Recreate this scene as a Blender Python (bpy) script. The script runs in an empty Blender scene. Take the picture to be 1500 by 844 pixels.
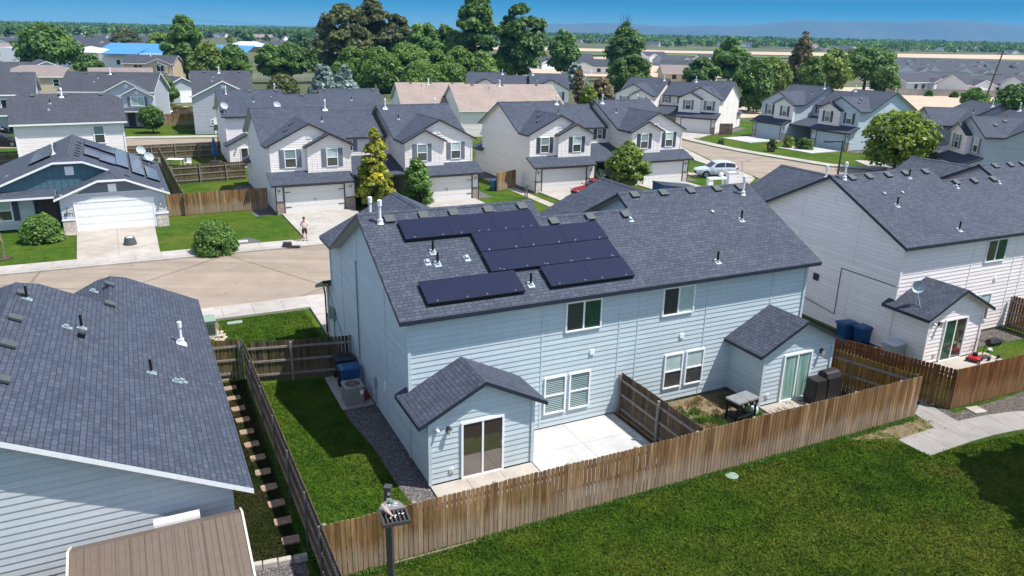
import bpy, bmesh, math, random
import numpy as np
from mathutils import Vector, Matrix
R = math.radians
random.seed(7)
scene = bpy.context.scene
COL = scene.collection

# ------------------------------------------------------------------ camera
CAM_F, CAM_P, CAM_R, CAM_H = 1107.19, 0.3208, -0.0211, 13.672
def ray(px, py):
    u = (px-750)/CAM_F; v = -(py-422)/CAM_F
    cr, sr = math.cos(CAM_R), math.sin(CAM_R)
    x = u*cr+v*sr; up = -u*sr+v*cr
    c, s = math.cos(CAM_P), math.sin(CAM_P)
    return (x, c+up*s, -s+up*c)
def G(px, py, z=0.0):
    """place on the ground (height z) seen at a spot of the photograph"""
    r = ray(px, py); t = (z-CAM_H)/r[2]
    return (r[0]*t, r[1]*t, z)
TH = 0.4548
X0, Y0 = -3.2835, 22.4585
RISE, BRK = .0085, 400.0
def lift(y): return max(0.0, y-BRK)*RISE
def GF(px, py):
    """the same, on the far plain that rises gently beyond 400 m"""
    x, y, z = G(px, py)
    if 0 < y < BRK: return (x, y, 0.0)
    r = ray(px, py); t = (CAM_H+BRK*RISE)/(RISE*r[1]-r[2]); return (r[0]*t, r[1]*t, lift(r[1]*t))
def B(x, y, z=0.0):
    """frame of the main house: x along its back wall, y towards the street"""
    return (X0+x*math.cos(TH)-y*math.sin(TH), Y0+x*math.sin(TH)+y*math.cos(TH), z)

# ------------------------------------------------------------------ materials
MATS = {}
class N:
    def __init__(s, name):
        s.m = bpy.data.materials.new(name); s.m.use_nodes = True
        s.t = s.m.node_tree; s.b = s.t.nodes['Principled BSDF']; s.out = s.t.nodes['Material Output']
        MATS[name] = s.m
    def n(s, typ, **kw):
        nd = s.t.nodes.new(typ)
        for k, v in kw.items():
            if k.startswith('i_'):
                key = k[2:]
                key = int(key) if key.isdigit() else key.replace('_', ' ')
                nd.inputs[key].default_value = v
            else: setattr(nd, k, v)
        return nd
    def l(s, a, b): s.t.links.new(a, b)
    def coord(s, kind='Object'): return s.n('ShaderNodeTexCoord').outputs[kind]
    def map(s, vec, scale=(1, 1, 1), rot=(0, 0, 0), loc=(0, 0, 0)):
        m = s.n('ShaderNodeMapping'); m.inputs['Scale'].default_value = scale
        m.inputs['Rotation'].default_value = rot; m.inputs['Location'].default_value = loc
        s.l(vec, m.inputs['Vector']); return m.outputs[0]
    def noise(s, vec, scale, detail=4, rough=.6):
        nd = s.n('ShaderNodeTexNoise'); nd.inputs['Scale'].default_value = scale
        nd.inputs['Detail'].default_value = detail; nd.inputs['Roughness'].default_value = rough
        s.l(vec, nd.inputs['Vector']); return nd.outputs['Fac']
    def ramp(s, fac, stops):
        r = s.n('ShaderNodeValToRGB'); e = r.color_ramp.elements
        while len(e) < len(stops): e.new(.5)
        for el, (p, c) in zip(e, stops): el.position = p; el.color = (*c, 1)
        s.l(fac, r.inputs[0]); return r.outputs[0]
    def mix(s, fac, a, b, mode='MIX'):
        m = s.n('ShaderNodeMix'); m.data_type = 'RGBA'; m.blend_type = mode
        for inp, v in ((m.inputs[0], fac), (m.inputs[6], a), (m.inputs[7], b)):
            if hasattr(v, 'links') or hasattr(v, 'is_linked'): s.l(v, inp)
            else: inp.default_value = v if not isinstance(v, tuple) else (*v, 1)[:4]
        return m.outputs[2]
    def bump(s, h, strength=.3, dist=.02):
        b = s.n('ShaderNodeBump'); b.inputs['Strength'].default_value = strength; b.inputs['Distance'].default_value = dist
        s.l(h, b.inputs['Height']); s.l(b.outputs[0], s.b.inputs['Normal']); return b
    def base(s, c):
        if isinstance(c, tuple): s.b.inputs['Base Color'].default_value = (*c, 1)
        else: s.l(c, s.b.inputs['Base Color'])
        return s
    def set(s, rough=.7, metal=0, spec=.5):
        s.b.inputs['Roughness'].default_value = rough; s.b.inputs['Metallic'].default_value = metal
        s.b.inputs['Specular IOR Level'].default_value = spec; return s

def plain(name, c, rough=.6, metal=0, var=.12, scale=6, spec=.4):
    n = N(name); co = n.coord()
    f = n.noise(co, scale, 5)
    lo = tuple(x*(1-var) for x in c); hi = tuple(min(1, x*(1+var)) for x in c)
    n.base(n.ramp(f, [(.3, lo), (.7, hi)])).set(rough, metal, spec); return n.m

def siding_mat(name, c, lap=.19, z0=.12):
    n = N(name); co = n.coord()
    f = n.noise(n.map(co, (.35, .35, 3)), 1.5, 6)
    f2 = n.noise(n.map(co, (6, 6, .5)), 1.2, 5)
    a = n.ramp(f, [(.3, tuple(x*.93 for x in c)), (.7, tuple(min(1, x*1.05) for x in c))])
    b = n.mix(.5, a, n.ramp(f2, [(.3, (.90, .89, .87)), (.6, (1, 1, 1))]), 'MULTIPLY')
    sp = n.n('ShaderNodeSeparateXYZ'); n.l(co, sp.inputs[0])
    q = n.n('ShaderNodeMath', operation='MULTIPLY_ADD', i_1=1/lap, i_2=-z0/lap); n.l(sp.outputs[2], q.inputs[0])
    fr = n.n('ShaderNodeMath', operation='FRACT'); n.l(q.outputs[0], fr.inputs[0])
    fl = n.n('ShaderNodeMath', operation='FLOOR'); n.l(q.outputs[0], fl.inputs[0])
    wn = n.n('ShaderNodeTexWhiteNoise', noise_dimensions='1D'); n.l(fl.outputs[0], wn.inputs['W'])
    b = n.mix(.6, b, n.ramp(wn.outputs['Value'], [(0, (.93, .93, .94)), (1, (1.05, 1.05, 1.04))]), 'MULTIPLY')
    b = n.mix(1, b, n.ramp(fr.outputs[0], [(0, (.64, .66, .68)), (.055, (.74, .76, .78)), (.09, (1, 1, 1))]), 'MULTIPLY')  # dark line along each board's lower edge: lap shadow painted into the colour
    n.base(b).set(.62, 0, .3)
    n.bump(n.noise(n.map(co, (3, 3, 30)), 4, 3), .08, .004)
    return n.m

def roof_mat(name, c1, c2, mortar):
    """asphalt shingle courses, laid along the eave through the face's own metre coordinates"""
    n = N(name); uv = n.coord('UV')
    br = n.n('ShaderNodeTexBrick'); br.offset = .5; br.offset_frequency = 2; br.squash = .75; br.squash_frequency = 3
    br.inputs['Scale'].default_value = 1; br.inputs['Brick Width'].default_value = .26
    br.inputs['Row Height'].default_value = .145; br.inputs['Mortar Size'].default_value = .012
    br.inputs['Mortar Smooth'].default_value = .3; br.inputs['Bias'].default_value = -.1
    br.inputs['Color1'].default_value = (*c1, 1); br.inputs['Color2'].default_value = (*c2, 1)
    br.inputs['Mortar'].default_value = (*mortar, 1)
    n.l(uv, br.inputs['Vector'])
    big = n.noise(uv, .45, 5); sm = n.noise(uv, 22, 3)
    tint = n.noise(n.map(uv, (3, 7, 1)), 1, 3)
    c = n.mix(1, br.outputs['Color'], n.ramp(big, [(.3, (.86, .87, .9)), (.7, (1.12, 1.1, 1.08))]), 'MULTIPLY')
    c = n.mix(.38, c, n.ramp(tint, [(.35, (.72, .74, .79)), (.5, (1, 1, 1)), (.68, (1.20, 1.21, 1.20))]), 'MULTIPLY')
    c = n.mix(.6, c, n.ramp(sm, [(.3, (.72, .72, .74)), (.7, (1.25, 1.25, 1.25))]), 'MULTIPLY')
    n.base(c).set(.85, 0, .35)
    n.bump(br.outputs['Fac'], -.5, .012)
    return n.m

def wood_fence(name, cols, streak=.6, wearc=(.36, .295, .23)):
    n = N(name); co = n.coord('UV')
    at = n.n('ShaderNodeAttribute', attribute_name='rnd')
    f = n.noise(n.map(co, (14, .7, 1)), 1, 7, .65)
    base = n.ramp(at.outputs['Fac'], cols)
    gr = n.ramp(f, [(.28, (.30, .27, .25)), (.5, (.86, .82, .78)), (.72, (1.35, 1.28, 1.18))])
    blot = n.noise(n.map(co, (1.6, .5, 1)), 1.0, 5, .65)
    gr = n.mix(.75, gr, n.ramp(blot, [(.3, (.62, .58, .54)), (.65, (1.12, 1.1, 1.08))]), 'MULTIPLY')
    c = n.mix(streak, base, gr, 'MULTIPLY')
    # silvered, bleached lower boards with an uneven upper edge
    z = n.n('ShaderNodeSeparateXYZ'); n.l(co, z.inputs[0])
    wob = n.noise(n.map(co, (1.3, .3, 1)), 1.0, 5)
    ad = n.n('ShaderNodeMath', operation='MULTIPLY_ADD', i_1=1.5, i_2=-.72); n.l(wob, ad.inputs[0])
    h = n.n('ShaderNodeMath', operation='ADD'); n.l(z.outputs[1], h.inputs[0]); n.l(ad.outputs[0], h.inputs[1])
    wear = n.ramp(h.outputs[0], [(.55, (.55, .55, .55)), (1.0, (0, 0, 0))])
    c = n.mix(wear, c, wearc)
    c = n.mix(.6, c, gr, 'MULTIPLY')
    n.base(c).set(.85, 0, .2)
    n.bump(f, .4, .006)
    return n.m

def grass_mat(name, dark, mid, dry, dryamt=.62, amp=.9):
    n = N(name); co = n.coord('Object')
    big = n.noise(co, .25, 5, .6); med = n.noise(co, 1.1, 6, .7); fine = n.noise(co, 7, 5, .75)
    tuft = n.noise(n.map(co, (9, 22, 1), (0, 0, .7)), 1, 4, .7)
    c = n.ramp(med, [(.30, dark), (.66, mid)])
    c = n.mix(n.ramp(big, [(dryamt-.14, (0, 0, 0)), (dryamt+.12, (.7, .7, .7))]), c, dry)
    c = n.mix(amp, c, n.ramp(fine, [(.28, (.38, .45, .32)), (.52, (.95, .97, .9)), (.74, (1.75, 1.6, 1.45))]), 'MULTIPLY')
    c = n.mix(amp*.78, c, n.ramp(tuft, [(.3, (.45, .52, .4)), (.7, (1.5, 1.42, 1.35))]), 'MULTIPLY')
    n.base(c).set(.9, 0, .1)
    n.bump(fine, 1.0, .10)
    return n.m

def ground_noise(name, stops, scale=8, fine=60, bump=.3, dist=.02, rough=.9, mul=.5):
    n = N(name); co = n.coord('Object')
    f = n.noise(co, scale, 6, .65); g = n.noise(co, fine, 3, .7); big = n.noise(co, .35, 4)
    c = n.ramp(f, stops)
    c = n.mix(mul, c, n.ramp(g, [(.3, (.5, .5, .5)), (.7, (1.45, 1.45, 1.45))]), 'MULTIPLY')
    c = n.mix(.8, c, n.ramp(big, [(.3, (.78, .765, .74)), (.7, (1.14, 1.14, 1.14))]), 'MULTIPLY')
    c = n.mix(.5, c, n.ramp(n.noise(co, 1.1, 7, .72), [(.3, (.7, .68, .65)), (.5, (1, 1, 1)), (.7, (1.1, 1.1, 1.1))]), 'MULTIPLY')
    n.base(c).set(rough, 0, .25); n.bump(g, bump, dist)
    return n.m

def gravel_mat(name, stops, scale=26):
    n = N(name); co = n.coord('Object')
    v = n.n('ShaderNodeTexVoronoi'); v.inputs['Scale'].default_value = scale; n.l(co, v.inputs['Vector'])
    s = n.n('ShaderNodeSeparateColor'); n.l(v.outputs['Color'], s.inputs[0])
    c = n.ramp(s.outputs[0], stops)
    n.base(c).set(.85, 0, .3)
    n.bump(v.outputs['Distance'], -1.0, .03)
    return n.m

def leaf_mat(name, dark, mid, light, trans=.32):
    n = N(name); k = 1.9; dark, mid, light = (tuple(min(.8, x*k) for x in q) for q in (dark, mid, light))
    at = n.n('ShaderNodeAttribute', attribute_name='rnd')
    c = n.ramp(at.outputs['Fac'], [(0, dark), (.5, mid), (1, light)])
    n.base(c).set(.55, 0, .35)
    tr = n.n('ShaderNodeBsdfTranslucent'); n.l(n.mix(1, c, (1.1, 1.2, .5), 'MULTIPLY'), tr.inputs['Color'])
    mx = n.n('ShaderNodeMixShader'); mx.inputs[0].default_value = trans
    n.l(n.b.outputs[0], mx.inputs[1]); n.l(tr.outputs[0], mx.inputs[2]); n.l(mx.outputs[0], n.out.inputs[0])
    return n.m

def glass_mat(name, c=(.02, .025, .03), rough=.05):
    n = N(name); n.base(c).set(rough, 0, .7); return n.m

def blind_mat(name, bright, gap, pitch=.06, split=None, lower=None):
    """a window pane with slatted blinds hanging close behind the glass"""
    n = N(name); uv = n.coord('UV'); s = n.n('ShaderNodeSeparateXYZ'); n.l(uv, s.inputs[0])
    m = n.n('ShaderNodeMath', operation='MULTIPLY', i_1=1/pitch); n.l(s.outputs[1], m.inputs[0])
    fr = n.n('ShaderNodeMath', operation='FRACT'); n.l(m.outputs[0], fr.inputs[0])
    c = n.ramp(fr.outputs[0], [(.35, gap), (.55, bright), (.9, bright), (1, gap)])
    n.base(c).set(.12, 0, .6); n.b.inputs['Coat Weight'].default_value = .6; n.b.inputs['Coat Roughness'].default_value = .04
    return n.m

def stone_mat(name, c1, c2, mortar, w=.3, h=.09):
    n = N(name); uv = n.coord('UV')
    br = n.n('ShaderNodeTexBrick'); br.inputs['Scale'].default_value = 1
    br.inputs['Brick Width'].default_value = w; br.inputs['Row Height'].default_value = h; br.inputs['Mortar Size'].default_value = .008
    br.inputs['Color1'].default_value = (*c1, 1); br.inputs['Color2'].default_value = (*c2, 1); br.inputs['Mortar'].default_value = (*mortar, 1)
    n.l(uv, br.inputs['Vector'])
    f = n.noise(uv, 5, 5)
    n.base(n.mix(.8, br.outputs['Color'], n.ramp(f, [(.3, (.6, .58, .55)), (.7, (1.35, 1.3, 1.25))]), 'MULTIPLY')).set(.85, 0, .25)
    n.bump(br.outputs['Fac'], -.6, .02)
    return n.m

def solar_mat(name):
    n = N(name); uv = n.coord('UV')
    br = n.n('ShaderNodeTexBrick'); br.offset = 0; br.inputs['Scale'].default_value = 1
    br.inputs['Brick Width'].default_value = .16; br.inputs['Row Height'].default_value = .16; br.inputs['Mortar Size'].default_value = .004
    br.inputs['Color1'].default_value = (.009, .013, .036, 1); br.inputs['Color2'].default_value = (.013, .013, .035, 1); br.inputs['Mortar'].default_value = (.016, .019, .034, 1)
    n.l(uv, br.inputs['Vector'])
    n.base(br.outputs['Color']).set(.2, 0, .32); n.b.inputs['Coat Weight'].default_value = .12; n.b.inputs['Coat Roughness'].default_value = .08
    return n.m

M = {}
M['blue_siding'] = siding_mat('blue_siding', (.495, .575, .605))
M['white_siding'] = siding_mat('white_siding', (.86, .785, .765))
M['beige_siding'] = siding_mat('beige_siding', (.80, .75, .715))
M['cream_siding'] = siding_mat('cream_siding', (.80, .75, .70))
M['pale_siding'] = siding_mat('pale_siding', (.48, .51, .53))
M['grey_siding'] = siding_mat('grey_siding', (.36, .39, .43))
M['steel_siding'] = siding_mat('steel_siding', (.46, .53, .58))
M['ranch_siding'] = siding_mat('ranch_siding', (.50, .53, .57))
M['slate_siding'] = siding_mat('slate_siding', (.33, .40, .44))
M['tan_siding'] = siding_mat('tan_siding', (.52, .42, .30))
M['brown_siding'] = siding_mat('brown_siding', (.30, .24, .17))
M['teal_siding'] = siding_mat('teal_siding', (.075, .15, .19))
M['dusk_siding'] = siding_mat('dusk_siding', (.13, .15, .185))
M['roof'] = roof_mat('roof_shingle', (.040, .050, .074), (.064, .078, .108), (.013, .016, .025))
M['roof_far'] = roof_mat('roof_shingle_plain', (.043, .049, .065), (.066, .073, .089), (.020, .022, .029))
M['roof_tan'] = roof_mat('roof_shingle_tan', (.27, .215, .185), (.33, .265, .225), (.13, .1, .085))
M['roof_brown'] = roof_mat('roof_shingle_brown', (.20, .165, .155), (.25, .205, .19), (.10, .085, .08))
M['trim_dark'] = plain('trim_dark', (.017, .024, .038), .5, var=.1)
M['trim_black'] = plain('trim_black', (.028, .026, .028), .5, var=.1)
M['trim_brown'] = plain('trim_brown', (.085, .07, .065), .55, var=.1)
M['trim_white'] = plain('trim_white', (.78, .78, .78), .5, var=.05)
M['trim_grey'] = plain('trim_grey', (.50, .52, .55), .5, var=.06)
M['dish_grey'] = plain('dish_grey', (.36, .42, .46), .45, var=.05)
M['soffit'] = plain('soffit', (.55, .55, .54), .7, var=.08)
M['soffit_warm'] = plain('soffit_warm', (.50, .46, .40), .7, var=.1)
M['vinyl'] = plain('vinyl', (.82, .82, .83), .35, var=.03)
M['glass'] = glass_mat('glass', (.018, .022, .026))
M['glass_brown'] = glass_mat('glass_brown', (.060, .042, .037), .03); M['glass_brown'].node_tree.nodes['Principled BSDF'].inputs['IOR'].default_value = 2.3
M['glass_teal'] = blind_mat('glass_blinds', (.34, .46, .45), (.05, .085, .08), .075)
M['glass_dim'] = blind_mat('glass_screen', (.075, .082, .075), (.03, .034, .032), .075)
M['glass_shade'] = plain('glass_shade', (.40, .50, .47), .1, var=.15, scale=2)
M['glass_green'] = plain('glass_green', (.03, .075, .045), .06, var=.35, scale=3)
def curtain():
    n = N('glass_curtain'); uv = n.coord('UV')
    f = n.noise(n.map(uv, (9, .35, 1)), 1, 4)
    n.base(n.ramp(f, [(.3, (.07, .15, .13)), (.5, (.2, .36, .31)), (.68, (.44, .54, .47))])).set(.08, 0, .6); return n.m
M['glass_curtain'] = curtain()
M['shutter'] = plain('shutter', (.16, .18, .215), .6)
M['shutter_dark'] = plain('shutter_dark', (.055, .065, .085), .6)
M['door_beige'] = plain('door_beige', (.68, .655, .62), .5, var=.05)
M['door_white'] = plain('door_white', (.79, .79, .78), .5, var=.05)
M['door_blue'] = plain('door_blue', (.34, .41, .46), .5, var=.05)
M['stone'] = stone_mat('stone', (.34, .25, .20), (.24, .20, .18), (.36, .33, .30))
M['brick_pale'] = stone_mat('brick_pale', (.56, .50, .46), (.46, .38, .35), (.62, .6, .57), .22, .075)
M['brick_red'] = stone_mat('brick_red', (.40, .26, .22), (.50, .38, .33), (.55, .5, .46), .22, .075)
M['solar'] = solar_mat('solar_cells')
M['black_metal'] = plain('black_metal', (.012, .012, .014), .4, .3)
M['galv'] = plain('galvanised', (.30, .37, .39), .45, .4)
M['post_steel'] = plain('post_steel', (.15, .15, .155), .5, .4)
M['white_pvc'] = plain('white_pipe', (.74, .74, .73), .4)
M['vent_grey'] = plain('vent_grey', (.062, .072, .074), .65)
M['concrete'] = ground_noise('concrete', [(.25, (.31, .29, .265)), (.75, (.39, .37, .345))], 1.5, 40, .15, .004, mul=.22)
M['concrete_new'] = ground_noise('concrete_new', [(.25, (.37, .375, .372)), (.75, (.45, .455, .452))], 1.2, 40, .12, .004, mul=.18)
M['concrete_path'] = ground_noise('concrete_path', [(.25, (.22, .208, .195)), (.75, (.275, .262, .248))], 1.5, 40, .15, .004, mul=.22)
M['concrete_warm'] = ground_noise('concrete_warm', [(.25, (.315, .285, .25)), (.75, (.39, .355, .32))], 1.5, 40, .15, .004, mul=.25)
def road_mat():
    n = N('road_surface'); co = n.coord('Object')
    f = n.noise(co, .5, 6, .6); g = n.noise(co, 40, 3, .7)
    st = n.noise(n.map(co, (.05, 1.0, 1), (0, 0, -.4548)), 1, 5)
    c = n.ramp(f, [(.3, (.225, .182, .142)), (.7, (.285, .235, .187))])
    c = n.mix(.6, c, n.ramp(st, [(.3, (.66, .66, .68)), (.5, (.96, .96, .96)), (.68, (1.2, 1.18, 1.16))]), 'MULTIPLY')
    oil = n.noise(co, 1.7, 6, .7)
    c = n.mix(.8, c, n.ramp(oil, [(.26, (.55, .54, .53)), (.42, (1, 1, 1))]), 'MULTIPLY')
    c = n.mix(.35, c, n.ramp(g, [(.3, (.55, .55, .55)), (.7, (1.4, 1.4, 1.4))]), 'MULTIPLY')
    v = n.n('ShaderNodeTexVoronoi', feature='DISTANCE_TO_EDGE'); v.inputs['Scale'].default_value = .11
    wob = n.n('ShaderNodeTexNoise'); wob.inputs['Scale'].default_value = .7; n.l(co, wob.inputs['Vector'])
    n.l(n.mix(.12, co, wob.outputs['Color'], 'ADD'), v.inputs['Vector'])
    cr = n.ramp(v.outputs['Distance'], [(.0, (.5, .5, .5)), (.006, (.62, .62, .62)), (.011, (1, 1, 1))])
    n.base(n.mix(.8, c, cr, 'MULTIPLY')).set(.85, 0, .3); n.bump(g, .2, .01); return n.m
M['road'] = road_mat()
M['grass'] = grass_mat('lawn_grass', (.020, .048, .005), (.052, .094, .010), (.12, .115, .022), .60)
M['grass_yard'] = grass_mat('yard_grass', (.022, .058, .005), (.058, .122, .011), (.115, .125, .021), .57)
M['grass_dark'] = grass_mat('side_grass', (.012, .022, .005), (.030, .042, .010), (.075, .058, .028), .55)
M['gravel'] = gravel_mat('gravel_dark', [(0, (.035, .032, .034)), (.5, (.075, .068, .070)), (.9, (.13, .12, .12)), (1, (.42, .39, .36))], 42)
M['gravel_park'] = gravel_mat('gravel_park', [(0, (.028, .025, .023)), (.6, (.068, .060, .053)), (1, (.17, .15, .13))], 26)
M['grass_blade'] = grass_mat('grass_blade', (.026, .064, .006), (.080, .148, .012), (.180, .182, .030), .60, .5)
M['yard_blade'] = grass_mat('yard_blade', (.030, .078, .007), (.082, .162, .014), (.16, .18, .03), .63, .45)
M['dirt'] = ground_noise('dirt', [(.3, (.11, .08, .045)), (.7, (.21, .165, .105))], 5, 60, .4, .03)
M['mulch'] = ground_noise('mulch', [(.3, (.04, .03, .022)), (.7, (.10, .075, .05))], 9, 60, .7, .04)
M['field'] = ground_noise('field', [(.3, (.40, .31, .225)), (.7, (.48, .39, .29))], .1, 2, .2, .05, mul=.25)
M['field_green'] = ground_noise('field_green', [(.3, (.07, .10, .025)), (.7, (.14, .17, .05))], .1, 2, .2, .05, mul=.25)
M['terrain'] = ground_noise('terrain', [(.3, (.045, .062, .022)), (.5, (.075, .088, .038)), (.75, (.17, .145, .09))], .025, .4, .2, .05, mul=.3)
M['fence_worn'] = wood_fence('fence_worn', [(0, (.15, .082, .034)), (.35, (.245, .143, .064)), (.7, (.31, .195, .096)), (1, (.41, .295, .175))])
M['fence_old'] = wood_fence('fence_old', [(0, (.055, .042, .034)), (.5, (.115, .088, .062)), (.85, (.165, .112, .06)), (1, (.20, .15, .10))], .8, (.16, .125, .09))
M['fence_red'] = wood_fence('fence_red', [(0, (.13, .052, .018)), (.6, (.20, .085, .028)), (1, (.27, .14, .055))], .7, (.27, .17, .085))
M['fence_yellow'] = wood_fence('fence_yellow', [(0, (.19, .115, .022)), (.6, (.27, .175, .04)), (1, (.30, .22, .08))], .85, (.20, .14, .05))
M['rail_grey'] = plain('rail_grey', (.22, .20, .175), .8, var=.25)
M['bark'] = plain('bark', (.085, .062, .042), .9, var=.35, scale=14)
M['bark_pale'] = plain('bark_pale', (.22, .17, .13), .9, var=.3, scale=14)
L_ = leaf_mat
M['leaf_mid'] = L_('leaf_mid', (.022, .05, .010), (.050, .098, .018), (.10, .165, .030))
M['leaf_dark'] = L_('leaf_dark', (.018, .042, .010), (.042, .082, .016), (.078, .132, .024))
M['leaf_olive'] = L_('leaf_olive', (.022, .030, .010), (.050, .060, .020), (.10, .105, .036))
M['leaf_lime'] = L_('leaf_lime', (.026, .052, .008), (.078, .118, .014), (.185, .205, .018))
M['leaf_gold'] = L_('leaf_gold', (.035, .065, .008), (.135, .145, .014), (.34, .285, .022))
M['leaf_blue'] = L_('leaf_blue', (.040, .062, .055), (.085, .12, .11), (.15, .19, .175), .1)
M['leaf_red'] = L_('leaf_red', (.020, .008, .010), (.052, .018, .020), (.09, .035, .032))
M['leaf_pine'] = L_('leaf_pine', (.025, .024, .010), (.062, .052, .018), (.12, .085, .026), .1)
M['leaf_willow'] = L_('leaf_willow', (.030, .060, .010), (.078, .115, .018), (.14, .185, .032))
M['leaf_wood'] = L_('leaf_wood', (.025, .055, .009), (.060, .108, .016), (.11, .172, .027))
M['leaf_brown'] = L_('leaf_brown', (.06, .046, .024), (.115, .085, .045), (.18, .14, .075))
M['leaf_sage'] = L_('leaf_sage', (.16, .20, .15), (.26, .31, .24), (.34, .38, .31))
M['bin_blue'] = plain('bin_blue', (.014, .075, .20), .4, var=.15)
M['bin_dark'] = plain('bin_dark', (.018, .028, .042), .45, var=.2)
M['bin_grey'] = plain('bin_grey', (.33, .36, .40), .4, var=.15)
M['cover_black'] = plain('cover_black', (.017, .014, .014), .55, var=.3, scale=9)
M['steel'] = plain('steel', (.52, .53, .55), .3, .7)
M['red_paint'] = plain('red_paint', (.28, .012, .012), .3)
M['tank_white'] = plain('tank_white', (.55, .66, .68), .35)
M['ac_beige'] = plain('ac_beige', (.27, .255, .23), .5)
M['rubber'] = plain('rubber', (.012, .012, .013), .75)
M['silver_paint'] = plain('silver_paint', (.53, .56, .60), .28, .35, var=.03)
M['maroon_paint'] = plain('maroon_paint', (.20, .009, .014), .25, var=.05)
M['black_paint'] = plain('black_paint', (.012, .012, .014), .22, var=.05)
M['bluedark_paint'] = plain('bluedark_paint', (.008, .025, .10), .35, var=.1)
M['car_glass'] = glass_mat('car_glass', (.012, .016, .020), .05)
M['tail_red'] = plain('tail_red', (.45, .012, .015), .25)
M['lamp_glass'] = plain('lamp_glass', (.75, .72, .6), .15)
M['pole_bronze'] = plain('pole_bronze', (.052, .046, .044), .5)
M['pole_grey'] = plain('pole_grey', (.15, .148, .15), .6, 0)
M['green_box'] = plain('green_box', (.20, .27, .215), .5)
M['cocoa'] = plain('cocoa_resin', (.115, .086, .066), .6, var=.08)
M['cocoa_dark'] = plain('cocoa_resin_dark', (.08, .06, .047), .6, var=.08)
M['ribbed_dark'] = plain('ribbed_dark', (.040, .044, .055), .5, var=.15)
M['paver'] = plain('paver', (.27, .19, .135), .85, var=.2, scale=4)
M['block'] = plain('block', (.36, .335, .30), .85, var=.15)
M['blue_metal'] = plain('blue_metal', (.045, .20, .42), .4, var=.1)
M['skin'] = plain('skin', (.48, .29, .21), .5, var=.06)
M['shirt'] = plain('shirt', (.74, .60, .58), .8, var=.06)
M['shorts'] = plain('shorts', (.045, .038, .04), .85)
M['hair'] = plain('hair', (.022, .017, .014), .7)
M['feather_tan'] = plain('feather_tan', (.30, .19, .125), .8, var=.25, scale=40)
M['feather_grey'] = plain('feather_grey', (.33, .255, .225), .8, var=.2, scale=40)
M['droppings'] = plain('droppings', (.72, .70, .66), .8)
M['photocell'] = plain('photocell', (.10, .17, .14), .4)
M['rock'] = plain('rock', (.42, .36, .28), .85, var=.3, scale=5)
M['hill'] = ground_noise('hill', [(.3, (.04, .07, .085)), (.7, (.085, .105, .10))], .0015, .02, .2, .5, mul=.3)
M['white_fence'] = plain('white_fence', (.72, .72, .70), .5)
M['terracotta'] = plain('terracotta', (.30, .075, .045), .8)

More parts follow.
